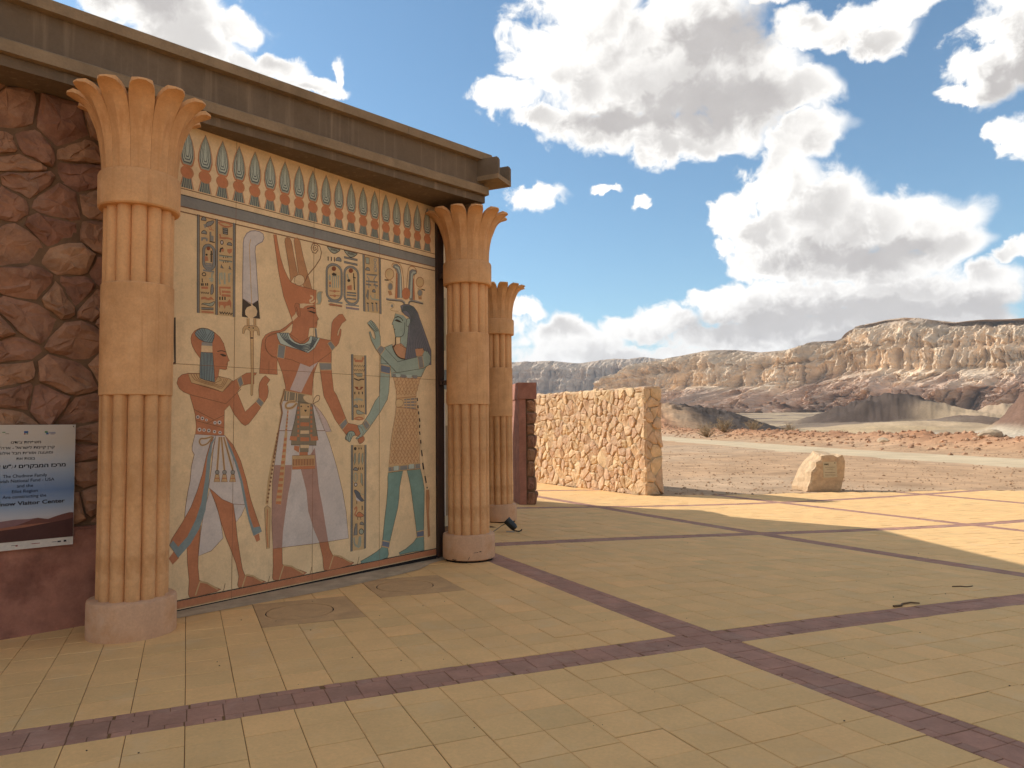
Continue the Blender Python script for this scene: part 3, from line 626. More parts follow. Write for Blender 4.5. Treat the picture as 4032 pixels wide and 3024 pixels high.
def stone_mesh(cell, org, ax, ay, an, gap, h, rr, m, parent, n=12, rough=.02):
    A = abs(sum(cell[k][0]*cell[(k+1) % len(cell)][1]-cell[(k+1) % len(cell)][0]*cell[k][1] for k in range(len(cell))))/2
    if A < (gap*2.2)**2: return None
    cx = sum(p[0] for p in cell)/len(cell); cy = sum(p[1] for p in cell)/len(cell)
    L_ = [math.dist(cell[k], cell[(k+1) % len(cell)]) for k in range(len(cell))]; T = sum(L_); ring = []
    for k in range(n):
        s = T*(k+.5*rr.random())/n; q = 0
        while s > L_[q] and q < len(L_)-1: s -= L_[q]; q += 1
        t = s/max(L_[q], 1e-6); a, b2 = cell[q], cell[(q+1) % len(cell)]; ring.append((a[0]+(b2[0]-a[0])*t, a[1]+(b2[1]-a[1])*t))
    size = math.sqrt(A); tx, ty = rr.uniform(-.22, .22), rr.uniform(-.22, .22); hh = h*rr.uniform(.55, 1.25)
    def inset(g, j):
        out = []
        for x, y in ring:
            d = math.hypot(x-cx, y-cy)+1e-6; k = max(.15, 1-g/d); out.append((cx+(x-cx)*k+rr.uniform(-j, j), cy+(y-cy)*k+rr.uniform(-j, j)))
        return out
    r0 = inset(gap*.6, rough*.15); r1 = inset(gap*.9, rough*.3); r2 = inset(gap*1.3+size*.10, rough*.6); r3 = inset(gap+size*.30, rough)
    P = lambda x, y, z: org+ax*x+ay*y+an*z
    zf = lambda x, y: tx*(x-cx)+ty*(y-cy)
    V = [P(x, y, -.03) for x, y in r0]+[P(x, y, max(.0, hh*.45+zf(x, y)*.6+rr.uniform(-1, 1)*rough*.3)) for x, y in r1]+[P(x, y, max(.004, hh*.88+zf(x, y)+rr.uniform(-1, 1)*rough*.5)) for x, y in r2]+[P(x, y, max(.008, hh+zf(x, y)+rr.uniform(-1, 1)*rough*.6)) for x, y in r3]+[P(cx, cy, hh*1.02)]
    F = [(l*n+k, l*n+(k+1) % n, (l+1)*n+(k+1) % n, (l+1)*n+k) for l in range(3) for k in range(n)]+[(3*n+k, 3*n+(k+1) % n, 4*n) for k in range(n)]
    return mesh('stone', V, F, m, parent)
rr = random.Random(21)
org = WE*(-1.2)+WN*(W0-.078)+UZ*.87
for c in rubble_cells(3.3, 3.72, .315, 5, .86, 1, .6):
    s = stone_mesh(c, org, WE, UZ, WN, .013, .05, rr, M_rubble, None, 14, .026)
    if s: s.parent = rw
# ------------------------------------------------------------------ second mural wall, set back
b = MB(); b.box((0, 0, 0), E, Nn, UZ, 7.6, 10.75, -9.3, -8.95, -.4, 5.0); w2 = b.build('rear_wall', mat('rear_mural_plaster', (.55, .40, .235), .85, .06, 3.)); under(w2)
for e0, e1, z0, z1, c in ((9.70, 9.80, .1, 2.1, (.56, .47, .38)), (9.80, 9.90, .1, 1.7, (.30, .20, .11)), (9.72, 9.86, 2.35, 2.7, (.20, .2, .17)), (9.7, 9.82, 3.05, 4.0, (.30, .24, .14)), (9.83, 9.9, 2.1, 2.3, (.42, .15, .07))):
    b = MB(); b.box((0, 0, 0), E, Nn, UZ, e0, e1, -8.952, -8.947, z0, z1); o = b.build('painted_field', mat('rear_paint_%d' % int(e0*100+z0*10), c, .85)); o.parent = w2

# ------------------------------------------------------------------ palm columns
def column_meshes():
    D = {}
    def me(b, name, m, sm=True):
        o = b.build(name, m); 
        if sm: smooth_by_angle(o, 35)
        d = o.data; bpy.data.objects.remove(o); return d
    b = MB(); b.lathe([(.0, .012), (.318, .012), (.334, .022), (.337, .05), (.336, .30), (.330, .318), (.318, .325), (.0, .325)], 64); D['base'] = me(b, 'base', M_colbase)
    b = MB(); b.lathe([(.30, -.06), (.30, .014)], 48); D['plinth_gap'] = me(b, 'plinth_gap', M_gap)
    b = MB(); b.lathe([(.185, .3), (.185, 3.83)], 32); D['core'] = me(b, 'core', M_col)
    for nm, z0, z1 in (('pipe_lower', .322, 1.98), ('pipe_upper', 2.89, 3.535)):
        b = MB(); b.lathe([(.0585, z0), (.0585, z1)], 16, c=(.212, 0, 0)); D[nm] = me(b, 'shaft_pipe', M_col)
    b = MB(); b.lathe([(.19, 1.972), (.272, 1.972), (.278, 1.978), (.279, 2.885), (.272, 2.895), (.19, 2.895)], 64); D['drum'] = me(b, 'drum', M_col)
    b = MB(); b.lathe([(.19, 3.53), (.306, 3.53), (.316, 3.542), (.318, 3.80), (.308, 3.822), (.282, 3.828), (.19, 3.828)], 64); D['ring'] = me(b, 'ring', M_col)
    # petal
    rz = [(0, .276, 3.822), (.2, .280, 3.96), (.4, .290, 4.09), (.55, .310, 4.20), (.68, .343, 4.295), (.78, .385, 4.365), (.86, .432, 4.412), (.93, .49, 4.445), (1, .552, 4.455)]
    vs = [k/20 for k in range(21)]; us = [-1, -.72, -.4, 0, .4, .72, 1]; V = []; F = []
    for side in (0, 1):
        for v in vs:
            r = np.interp(v, [a[0] for a in rz], [a[1] for a in rz]); z = np.interp(v, [a[0] for a in rz], [a[2] for a in rz])
            r2 = np.interp(min(v+.02, 1), [a[0] for a in rz], [a[1] for a in rz]); z2 = np.interp(min(v+.02, 1), [a[0] for a in rz], [a[2] for a in rz])
            dr, dz = (r2-r, z2-z) if v < .98 else (.05, .017); l = math.hypot(dr, dz); nr, nz = dz/l, -dr/l       # outward normal (r,z)
            wv = r*math.tan(R(15))*.985
            if v > .62: wv *= math.sqrt(max(0, 1-((v-.62)/.385)**2.4))
            for u in us:
                cr = .034*(1-abs(u))*min(1, .35+v)*min(1, (1-v)*3.2); th = -.034*side*(1 if v < .97 else .55)
                q = cr+th; V.append((r+nr*q, u*wv, z+nz*q))
    nu = len(us); nv = len(vs); off = nu*nv
    for j in range(nv-1):
        for i in range(nu-1):
            F.append((j*nu+i, j*nu+i+1, (j+1)*nu+i+1, (j+1)*nu+i)); F.append((off+j*nu+i, off+(j+1)*nu+i, off+(j+1)*nu+i+1, off+j*nu+i+1))
        for i in (0, nu-1):
            q = (j*nu+i, (j+1)*nu+i, off+(j+1)*nu+i, off+j*nu+i); F.append(q if i == 0 else q[::-1])
    F += [((nv-1)*nu+i, (nv-1)*nu+i+1, off+(nv-1)*nu+i+1, off+(nv-1)*nu+i) for i in range(nu-1)]
    b = MB(); b.add(V, F); o = b.build('petal', M_col); smooth_by_angle(o, 22); D['petal'] = o.data; bpy.data.objects.remove(o)
    b = MB(); b.lathe([(.0, 4.36), (.25, 4.36), (.27, 4.2), (.255, 3.9), (.2, 3.82)], 32); D['capital_core'] = me(b, 'capital_core', M_col)
    return D
CD = column_meshes()
def column(x, y, z, rot, prot, label):
    t = empty('palm_column', (x, y, z), rot)
    for nm in ('base', 'plinth_gap', 'core', 'drum', 'ring', 'capital_core'): link(nm, CD[nm], t)
    for k in range(12):
        for nm in ('pipe_lower', 'pipe_upper'): o = link('shaft_pipe', CD[nm], t); o.rotation_euler = (0, 0, R(30*k))
        o = link('petal', CD['petal'], t); o.rotation_euler = (0, 0, R(30*k+prot))
    tag(t, label, 'column', 'palm columns along the facade')
    return t
def face_cam(x, y): return math.atan2(-y, -x)
for (x, y), z, pr, po, lb in (((-3.150, 6.165), .0, 0, 0, 'nearest sandstone palm column, left of the mural, beside the sign'), ((-.575, 9.60), -.005, -8, 23, 'middle sandstone palm column under the beam end, right of the mural'), ((-.27, 14.10), -.11, -6, 21, 'farthest sandstone palm column, half hidden behind the middle one')):
    column(x, y, z, face_cam(x, y)+R(pr), po, lb)
# hairline crack and chipped rim on the middle column's base
mc_ = [o for o in bpy.data.objects if o.name == 'palm_column.001'][0]
def arc(a, z, r=.3365): return (r*math.cos(R(a)), r*math.sin(R(a)), z)
for pts, rad in (([arc(18, .115), arc(21, .12), arc(24, .118), arc(28, .122)], .003), ([arc(31, .125), arc(33, .13), arc(35, .127)], .006), ([arc(-30, .03), arc(-24, .026), arc(-20, .03)], .006), ([arc(5, .03), arc(8, .05), arc(9, .07)], .003)):
    b = MB(); b.tube(pts, rad, 5); b.build('crack', M_gap, mc_)

# ------------------------------------------------------------------ mural
mural = empty('mural', tuple(EN(3.5, -6.6)))
tag(mural, 'large cream mural of three Egyptian style figures between two columns', 'mural')
MC = {'blue': (0.27, 0.245, 0.205), 'blue2': (0.25, 0.29, 0.265), 'blue3': (0.173, 0.186, 0.218), 'cream2': (0.74, 0.5, 0.27), 'cream3': (0.68, 0.42, 0.205), 'crown': (0.57, 0.215, 0.095), 'dark': (0.085, 0.06, 0.04), 'falcon': (0.141, 0.138, 0.144), 'gold': (0.62, 0.4, 0.19), 'goldlight': (0.7, 0.46, 0.22), 'green': (0.38, 0.37, 0.26), 'grey': (0.333, 0.294, 0.236), 'hair': (0.198, 0.18, 0.184), 'line': (0.27, 0.125, 0.06), 'navy': (0.12, 0.125, 0.115), 'olive': (0.288, 0.216, 0.132), 'pinkwhite': (0.62, 0.45, 0.36), 'plume': (0.512, 0.246, 0.109), 'plume2': (0.589, 0.294, 0.149), 'red': (0.294, 0.09, 0.04), 'skin': (0.53, 0.205, 0.095), 'tan': (0.602, 0.372, 0.172), 'teal': (0.36, 0.4, 0.3), 'teal2': (0.5, 0.51, 0.39), 'teal3': (0.224, 0.318, 0.247), 'veil': (0.461, 0.258, 0.184), 'violet': (0.32, 0.24, 0.218), 'white': (0.64, 0.53, 0.44), 'panel': (0.82, 0.57, 0.31)}
MM = {k: mat('paint_'+k, v, .8, .12, 6., .1, 90., spec=.2, dark=tuple(c*.86 for c in v), darkscale=3.) for k, v in MC.items()}
def MP(e, z, n): return (E.x*e+Nn.x*n, E.y*e+Nn.y*n, z)
# slabs
eb = [-.33, .6376, 1.594, 2.562, 3.545]
for i in range(4):
    for z0, z1 in ((.035, 2.2955), (2.2985, 4.583)):
        b = MB(); b.box((0, 0, 0), E, Nn, UZ, eb[i]+.0015, eb[i+1]-.0015, -.05, 0, z0, z1); o = b.build('panel', MM['panel'], mural)
b = MB(); b.box((0, 0, 0), E, Nn, UZ, -.33, 3.545, -.06, -.012, .03, 4.58); b.build('panel_joint', MM['dark'], mural)
LAYER = .0005
class Paint:
    def __init__(s): s.V = []; s.F = []; s.M = []; s.mats = []; s.items = []
    def mi(s, c):
        if c not in s.mats: s.mats.append(c)
        return s.mats.index(c)
    def poly(s, pts, c, lay): s.items.append((lay, len(s.items), 'p', pts, c))
    def line(s, pts, c, lay, w, closed): s.items.append((lay, len(s.items), 'l', pts, c, w, closed))
    def _poly(s, pts, c, n):
        k = len(s.V)
        a = sum(pts[i][0]*pts[(i+1) % len(pts)][1]-pts[(i+1) % len(pts)][0]*pts[i][1] for i in range(len(pts)))
        if a < 0: pts = pts[::-1]
        s.V += [MP(e, z, n) for e, z in pts]; s.F.append(tuple(range(k, k+len(pts)))); s.M.append(s.mi(c))
    def _line(s, pts, c, off, w, closed):
        n = len(pts); k = len(s.V); L_ = []
        for i in range(n):
            a = pts[(i-1) % n] if (closed or i > 0) else pts[i]; b2 = pts[(i+1) % n] if (closed or i < n-1) else pts[i]
            dx, dz = b2[0]-a[0], b2[1]-a[1]; l = math.hypot(dx, dz)+1e-9; ox, oz = -dz/l*w/2, dx/l*w/2; p = pts[i]; L_ += [(p[0]+ox, p[1]+oz), (p[0]-ox, p[1]-oz)]
        s.V += [MP(e, z, off) for e, z in L_]
        for i in range(n if closed else n-1):
            a = k+2*i; b2 = k+2*((i+1) % n); s.F.append((a, a+1, b2+1, b2)); s.M.append(s.mi(c))
    def build(s, name, parent):
        for r_, it in enumerate(sorted(s.items)):
            off = .0011+1.3e-5*r_+.0001*it[0]
            if it[2] == 'p': s._poly(it[3], it[4], off)
            else: s._line(it[3], it[4], off, it[5], it[6])
        return mesh(name, s.V, s.F, [MM[c] for c in s.mats], parent, mi=s.M)
MPARTS = ['feather_fan', 'glyph_panel_left', 'glyph_panel_lower', 'glyph_panel_lowest', 'glyph_panel_middle', 'glyph_panel_right', 'painted_goddess', 'painted_king', 'painted_priest']
MCOLS = ['blue', 'blue2', 'blue3', 'cream2', 'cream3', 'crown', 'dark', 'falcon', 'gold', 'goldlight', 'green', 'grey', 'hair', 'line', 'navy', 'olive', 'pinkwhite', 'plume', 'plume2', 'red', 'skin', 'tan', 'teal', 'teal2', 'teal3', 'veil', 'violet', 'white']
MDATA = '''1 8 0 p 250 3743 418 3741 432 2799 264 2796
1 8 0 p 440 3742 609 3742 621 2800 453 2798
1 0 1 p 228 3745 249 3745 262 2796 241 2795
1 6 2 l 60 0 228 3745 241 2795
1 6 2 l 60 0 249 3745 262 2796
1 0 1 p 420 3745 440 3744 451 2798 431 2798
1 6 2 l 60 0 420 3745 431 2798
1 6 2 l 60 0 440 3744 451 2798
1 0 1 p 608 3745 630 3745 640 2799 618 2799
1 6 2 l 60 0 608 3745 618 2799
1 6 2 l 60 0 630 3745 640 2799
1 0 1 p 268 3698 268 3704 273 3718 282 3729 293 3735 305 3734 314 3728 319 3716 320 3702
1 6 2 l 60 1 268 3698 268 3704 273 3718 282 3729 293 3735 305 3734 314 3728 319 3716 320 3702
1 0 1 p 272 3569 273 3575 278 3588 287 3598 299 3604 312 3603 322 3597 327 3586 328 3572
1 6 2 l 60 1 272 3569 273 3575 278 3588 287 3598 299 3604 312 3603 322 3597 327 3586 328 3572
1 0 1 p 542 3508 543 3513 548 3524 558 3533 570 3538 582 3538 592 3533 597 3523 598 3510
1 6 2 l 60 1 542 3508 543 3513 548 3524 558 3533 570 3538 582 3538 592 3533 597 3523 598 3510
1 0 1 p 317 3669 323 3682 334 3693 348 3700 362 3705 373 3712 383 3716 394 3719 401 3717 402 3710 398 3700 389 3686 377 3672 363 3662 349 3654 337 3647 328 3645 320 3655
1 6 2 l 50 1 317 3669 323 3682 334 3693 348 3700 362 3705 373 3712 383 3716 394 3719 401 3717 402 3710 398 3700 389 3686 377 3672 363 3662 349 3654 337 3647 328 3645 320 3655
1 0 1 p 290 3660 321 3670 335 3656 307 3624 300 3649
1 20 2 l 80 0 345 3652 356 3624 399 3626
1 20 2 l 80 0 366 3660 374 3631
1 0 1 p 271 3531 316 3540 337 3531 338 3505 323 3502 317 3520 292 3516 290 3502 271 3498
1 0 1 p 359 3602 374 3605 378 3569 398 3570 400 3517 361 3513
1 6 2 l 120 0 357 3507 413 3507
1 6 2 l 60 0 359 3602 362 3509
1 6 1 l 300 1 298 3414 302 3433 313 3450 330 3462 350 3468 371 3465 389 3455 401 3440 405 3420 407 3286 403 3267 392 3250 374 3238 354 3234 333 3237 316 3247 304 3263 300 3282
1 0 2 l 220 1 298 3414 302 3433 313 3450 330 3462 350 3468 371 3465 389 3455 401 3440 405 3420 407 3286 403 3267 392 3250 374 3238 354 3234 333 3237 316 3247 304 3263 300 3282
1 0 2 l 180 0 294 3214 410 3218
1 19 1 p 366 3439 364 3430 359 3423 352 3418 343 3416 336 3418 330 3424 328 3432 330 3440 335 3447 343 3452 351 3454 359 3452 364 3446
1 20 1 p 310 3354 339 3356 350 3316 312 3306
1 6 2 p 340 3373 339 3368 336 3364 331 3361 326 3360 322 3362 318 3365 317 3369 318 3374 321 3378 326 3381 331 3382 335 3380 338 3377
1 6 2 l 140 0 377 3420 378 3307
1 6 2 l 100 0 367 3378 391 3389
1 0 2 l 140 0 318 3284 391 3289
1 0 2 l 140 0 318 3267 391 3273
1 0 2 l 140 0 318 3251 391 3256
1 6 2 l 90 1 324 3180 322 3172 317 3166 309 3162 301 3161 294 3162 288 3167 286 3174 288 3181 293 3187 300 3191 309 3192 316 3191 322 3186
1 10 2 l 160 0 405 3202 387 3196 385 3110
1 10 2 l 120 0 356 3142 405 3146
1 10 2 l 120 0 364 3123 402 3129
1 6 2 l 100 0 287 3133 289 3096
1 6 2 l 120 0 281 3086 281 3062
1 6 2 l 120 0 296 3089 296 3064
1 6 2 l 120 0 324 3093 324 3068
1 6 2 l 120 0 343 3096 343 3071
1 20 1 p 278 3052 350 3064 349 3039 280 3032
1 0 1 p 382 3083 390 3096 399 3089 405 3055 406 3017 391 2993 376 2990 376 3034
1 6 2 l 50 1 382 3083 390 3096 399 3089 405 3055 406 3017 391 2993 376 2990 376 3034
1 6 2 l 90 0 276 3004 287 2988 296 3005 307 2989 316 3005 327 2990 336 3006 347 2991 357 3007
1 20 1 p 279 2951 317 2962 352 2951 380 2971 419 2940 384 2942 359 2929 317 2936 280 2928
1 10 1 p 280 2882 290 2890 311 2898 338 2899 367 2902 392 2914 412 2926 420 2925 419 2916 410 2898 395 2880 379 2876 360 2877 339 2881 318 2884 295 2883
1 6 2 l 50 1 280 2882 290 2890 311 2898 338 2899 367 2902 392 2914 412 2926 420 2925 419 2916 410 2898 395 2880 379 2876 360 2877 339 2881 318 2884 295 2883
1 0 1 p 283 2852 408 2862 407 2844 283 2834
1 6 2 l 60 1 283 2852 408 2862 407 2844 283 2834
1 20 1 p 285 2820 410 2826 410 2808 285 2803
1 20 2 l 160 1 451 3711 463 3719 491 3726 520 3729 550 3726 582 3720 597 3712 582 3702 551 3691 520 3686 491 3690 464 3701
1 0 1 p 495 3670 548 3673 549 3612 499 3612
1 6 2 l 80 1 495 3670 548 3673 549 3612 499 3612
1 6 3 l 70 0 499 3651 548 3653
1 6 3 l 70 0 499 3630 549 3632
1 20 2 l 180 0 463 3600 475 3565 551 3577 599 3573
1 20 2 l 140 0 460 3562 529 3569
1 27 1 p 502 3525 501 3516 497 3509 491 3504 484 3503 479 3505 475 3511 473 3519 474 3527 478 3535 484 3540 490 3541 496 3538 500 3532
1 6 2 l 90 1 502 3525 501 3516 497 3509 491 3504 484 3503 479 3505 475 3511 473 3519 474 3527 478 3535 484 3540 490 3541 496 3538 500 3532
1 6 2 l 160 0 469 3420 476 3458 501 3469
1 20 1 p 483 3459 512 3465 509 3434 484 3429
1 20 1 p 545 3464 600 3481 597 3446 571 3422 549 3438
1 10 2 l 160 0 459 3386 601 3395
1 6 3 l 50 0 459 3392 601 3400
1 6 3 l 80 0 506 3385 506 3369
1 6 3 l 80 0 531 3389 532 3374
1 6 3 l 80 0 553 3393 553 3378
1 10 2 l 160 0 460 3340 602 3348
1 6 3 l 50 0 460 3345 602 3353
1 6 3 l 80 0 507 3338 507 3322
1 6 3 l 80 0 532 3342 532 3327
1 6 3 l 80 0 554 3346 554 3331
1 0 1 p 482 3302 507 3266 479 3268
1 0 1 p 570 3303 592 3268 566 3272
1 6 2 l 60 1 482 3302 507 3266 479 3268
1 6 2 l 60 1 570 3303 592 3268 566 3272
1 10 2 l 160 0 466 3129 472 3213 490 3223 495 3153
1 10 2 l 200 0 519 3227 524 3111
1 10 2 l 160 0 592 3225 566 3221 571 3138
1 10 2 l 160 0 470 3103 476 3127
1 20 1 p 463 3080 590 3097 588 3073 478 3064 486 2998 472 2996
1 20 2 l 240 0 493 3034 587 3042
1 20 2 l 240 0 493 2999 588 3005
1 6 2 l 140 0 473 2980 474 2949
1 6 2 l 140 0 500 2984 501 2952
1 6 2 l 140 0 528 2987 528 2956
1 20 1 p 462 2932 552 2940 581 2974 599 2939 597 2872 581 2910 538 2898 527 2863 509 2901 480 2898 473 2864 462 2895
1 6 2 l 130 0 474 2835 487 2815 500 2835 514 2815 527 2836 541 2816 554 2836 568 2816 581 2836 595 2816 608 2836
0 27 0 p 723 3559 730 3609 760 3667 806 3702 860 3717 915 3716 951 3699 962 3662 944 3619 893 3585 864 3558 858 3501 871 3392 885 3220 903 3002 833 2955 826 2954 723 2996 721 3229 723 3435
0 26 1 l 90 1 723 3559 730 3609 760 3667 806 3702 860 3717 915 3716 951 3699 962 3662 944 3619 893 3585 864 3558 858 3501 871 3392 885 3220 903 3002 833 2955 826 2954 723 2996 721 3229 723 3435
0 21 2 l 80 0 826 2951 806 3311 792 3545 806 3617
0 6 1 p 720 2996 822 2946 822 2937 776 2914 752 2877 756 2836 793 2809 717 2811
0 6 1 p 903 3002 834 2952 838 2942 873 2926 891 2886 881 2840 839 2812 925 2812
0 3 1 p 890 2879 886 2858 874 2838 856 2822 833 2813 809 2810 786 2815 768 2826 756 2843 752 2863 756 2884 767 2904 785 2919 808 2929 832 2932 855 2928 874 2916 886 2900
0 21 1 p 774 2801 799 2804 799 2731 776 2729
0 21 1 p 851 2810 877 2813 876 2739 853 2737
0 13 2 l 50 0 774 2801 775 2729
0 13 2 l 50 0 799 2804 800 2731
0 13 2 l 50 0 851 2810 852 2737
0 13 2 l 50 0 877 2813 877 2739
0 21 1 p 725 2643 728 2694 750 2722 821 2733 889 2733 914 2704 922 2639 900 2642 890 2684 860 2690 851 2672 850 2603 813 2600 810 2672 788 2692 760 2689 741 2640
0 13 2 l 50 1 725 2643 728 2694 750 2722 821 2733 889 2733 914 2704 922 2639 900 2642 890 2684 860 2690 851 2672 850 2603 813 2600 810 2672 788 2692 760 2689 741 2640
0 6 3 p 807 2712 806 2709 804 2706 801 2704 798 2704 795 2705 792 2707 792 2711 792 2714 794 2717 798 2719 801 2719 804 2718 806 2716
0 6 3 p 854 2710 854 2707 852 2704 848 2702 845 2702 842 2703 840 2705 839 2708 840 2712 842 2715 845 2717 848 2717 851 2716 854 2713
0 21 1 p 815 2600 850 2603 856 2242 848 2028 836 2018 826 2028 825 2147 827 2241
0 13 2 l 50 0 814 2673 827 2241 826 2028 836 2018 848 2028 856 2242 849 2676
0 6 3 p 818 2613 847 2615 847 2601 818 2598
8 20 1 p 182 2544 190 2581 218 2620 265 2648 303 2656 355 2653 426 2623 480 2583 521 2524 544 2451 568 2390 586 2358 566 2348 566 2319 556 2294 560 2278 542 2268 479 2273 471 2240 467 2198 503 2167 432 2132 276 2174 278 2363 230 2420 200 2470 187 2504
8 13 2 l 50 1 182 2544 190 2581 218 2620 265 2648 303 2656 355 2653 426 2623 480 2583 521 2524 544 2451 568 2390 586 2358 566 2348 566 2319 556 2294 560 2278 542 2268 479 2273 471 2240 467 2198 503 2167 432 2132 276 2174 278 2363 230 2420 200 2470 187 2504
8 20 0 p 52 2116 64 2164 100 2197 158 2214 280 2218 432 2185 476 2199 593 2179 630 2160 704 2205 774 2247 836 2254 894 2255 880 2235 861 2226 862 2140 799 2137 724 2118 673 2053 765 1857 888 1961 922 2004 916 2082 925 2151 959 2204 993 2232 1049 2191 1009 2137 1024 2129 1032 2068 1020 2007 976 1945 889 1832 804 1735 766 1718 728 1739 644 1831 592 1922 538 1868 537 1625 240 1634 249 1717 235 1829 208 1924 179 2014 120 2036 78 2066
8 13 1 l 50 1 52 2116 64 2164 100 2197 158 2214 280 2218 432 2185 476 2199 593 2179 630 2160 704 2205 774 2247 836 2254 894 2255 880 2235 861 2226 862 2140 799 2137 724 2118 673 2053 765 1857 888 1961 922 2004 916 2082 925 2151 959 2204 993 2232 1049 2191 1009 2137 1024 2129 1032 2068 1020 2007 976 1945 889 1832 804 1735 766 1718 728 1739 644 1831 592 1922 538 1868 537 1625 240 1634 249 1717 235 1829 208 1924 179 2014 120 2036 78 2066
8 1 2 p 220 2600 240 2626 286 2652 346 2652 399 2637 421 2618 418 2573 401 2522 314 2525 262 2547 232 2572
8 6 3 l 50 1 220 2600 240 2626 286 2652 346 2652 399 2637 421 2618 418 2573 401 2522 314 2525 262 2547 232 2572
8 14 3 l 60 0 244 2626 322 2540
8 14 3 l 60 0 265 2640 326 2557
8 14 3 l 60 0 286 2650 332 2572
8 14 3 l 60 0 312 2653 339 2586
8 14 3 l 60 0 231 2605 309 2531
8 14 3 l 60 0 390 2636 331 2541
8 14 3 l 60 0 408 2625 348 2530
8 14 3 l 60 0 419 2606 370 2528
8 14 3 l 60 0 418 2581 392 2526
8 11 2 p 292 2520 401 2522 401 2490 290 2487
8 3 2 p 290 2487 401 2490 404 2428 288 2424
8 1 2 p 285 2422 405 2424 420 2278 431 2141 336 2156 276 2175 278 2302
8 6 3 l 50 1 285 2422 405 2424 420 2278 431 2141 336 2156 276 2175 278 2302
8 14 3 l 70 0 297 2422 292 2290 291 2172
8 14 3 l 70 0 310 2422 308 2289 309 2168
8 14 3 l 70 0 324 2422 324 2289 326 2164
8 14 3 l 70 0 338 2422 339 2288 344 2160
8 14 3 l 70 0 351 2422 355 2288 362 2156
8 14 3 l 70 0 365 2423 371 2287 379 2152
8 14 3 l 70 0 379 2423 387 2287 397 2148
8 14 3 l 70 0 393 2423 403 2286 415 2145
8 21 1 p 160 2210 276 2215 276 2175 336 2156 431 2141 467 2198 575 2183 621 2168 514 2048 433 2074 294 2106 192 2126
8 13 2 l 50 1 160 2210 276 2215 276 2175 336 2156 431 2141 467 2198 575 2183 621 2168 514 2048 433 2074 294 2106 192 2126
8 13 2 l 50 0 187 2211 201 2185 228 2155 271 2139 324 2126 381 2113 435 2101 475 2086 509 2085 542 2129 566 2176
8 13 2 l 50 0 214 2212 225 2188 247 2160 287 2145 337 2134 388 2122 437 2111 474 2100 504 2101 530 2139 548 2177
8 13 2 l 50 0 241 2214 248 2191 266 2165 303 2151 350 2141 396 2130 439 2122 473 2114 499 2118 518 2148 530 2179
8 13 2 l 60 0 179 2014 551 1934 715 2084
8 13 2 l 60 0 192 2126 514 2048 630 2160
8 6 3 l 80 0 453 2440 465 2444 482 2449 499 2452 516 2450 533 2446 544 2443
8 6 3 p 477 2417 509 2422 549 2412 545 2397 514 2397
8 13 3 l 60 0 546 2320 564 2328
8 0 2 p 669 2178 718 2210 742 2135 701 2100
8 21 3 l 100 1 669 2178 718 2210 742 2135 701 2100
8 0 2 p 883 1961 919 2004 978 1954 945 1906
8 21 3 l 100 1 883 1961 919 2004 978 1954 945 1906
8 13 2 l 60 0 221 1876 424 1781
8 13 2 l 60 0 244 1769 532 1699
8 13 2 l 60 0 360 1745 535 1822
8 27 3 p 281 1803 278 1794 272 1787 262 1785 253 1787 246 1794 244 1802 246 1811 253 1818 262 1820 271 1818 278 1811
8 6 4 p 270 1802 268 1797 262 1795 257 1797 254 1802 256 1808 262 1810 268 1808
8 27 3 p 327 1791 325 1782 318 1775 308 1773 299 1775 292 1782 289 1791 292 1799 299 1806 308 1808 317 1806 324 1800
8 6 4 p 316 1791 314 1785 308 1783 303 1785 300 1791 302 1796 308 1798 314 1796
8 27 3 p 363 1775 362 1768 357 1763 350 1762 343 1763 338 1768 336 1775 338 1781 342 1786 349 1787 356 1786 362 1781
8 6 4 p 355 1775 354 1771 350 1769 346 1771 344 1775 345 1778 350 1780 354 1778
8 27 3 p 456 1748 454 1740 448 1734 439 1732 430 1734 424 1740 421 1749 423 1757 430 1763 438 1765 447 1763 454 1757
8 6 4 p 446 1748 444 1744 439 1742 434 1744 431 1748 434 1753 439 1755 444 1753
8 27 3 p 507 1751 504 1741 496 1734 486 1731 475 1734 467 1741 464 1751 467 1761 475 1768 485 1770 496 1768 504 1761
8 6 4 p 494 1751 492 1745 486 1743 479 1745 477 1751 479 1757 486 1759 492 1757
8 27 3 p 301 1683 299 1674 291 1667 281 1664 271 1667 263 1674 260 1684 263 1693 270 1700 280 1703 291 1700 298 1693
8 6 4 p 289 1684 287 1678 281 1676 275 1678 272 1684 275 1689 281 1692 287 1689
8 27 3 p 344 1679 342 1671 336 1665 327 1663 319 1665 312 1671 310 1679 312 1687 318 1693 327 1695 335 1693 342 1687
8 6 4 p 334 1679 332 1674 327 1672 322 1674 320 1679 322 1684 327 1686 332 1684
8 27 3 p 395 1674 393 1665 386 1658 376 1656 367 1658 360 1665 357 1674 360 1683 366 1689 376 1691 385 1689 392 1682
8 6 4 p 384 1674 382 1668 376 1666 370 1668 368 1674 370 1679 376 1681 382 1679
8 27 3 p 452 1662 450 1654 444 1648 435 1646 426 1648 420 1654 417 1663 419 1671 426 1677 434 1679 443 1676 450 1670
8 6 4 p 442 1662 440 1658 435 1656 430 1658 427 1662 429 1667 435 1669 440 1667
8 27 3 p 510 1652 508 1644 501 1638 492 1636 484 1639 477 1645 474 1653 477 1661 483 1667 492 1669 501 1667 508 1661
8 6 4 p 500 1653 498 1648 492 1646 487 1648 485 1653 487 1658 492 1660 498 1658
8 27 1 p 238 1641 450 1625 401 1418 352 1193 289 1008 200 879 142 809 154 969 174 1103 195 1204 206 1340 233 1451 211 1486 210 1529
8 13 2 l 50 1 238 1641 450 1625 401 1418 352 1193 289 1008 200 879 142 809 154 969 174 1103 195 1204 206 1340 233 1451 211 1486 210 1529
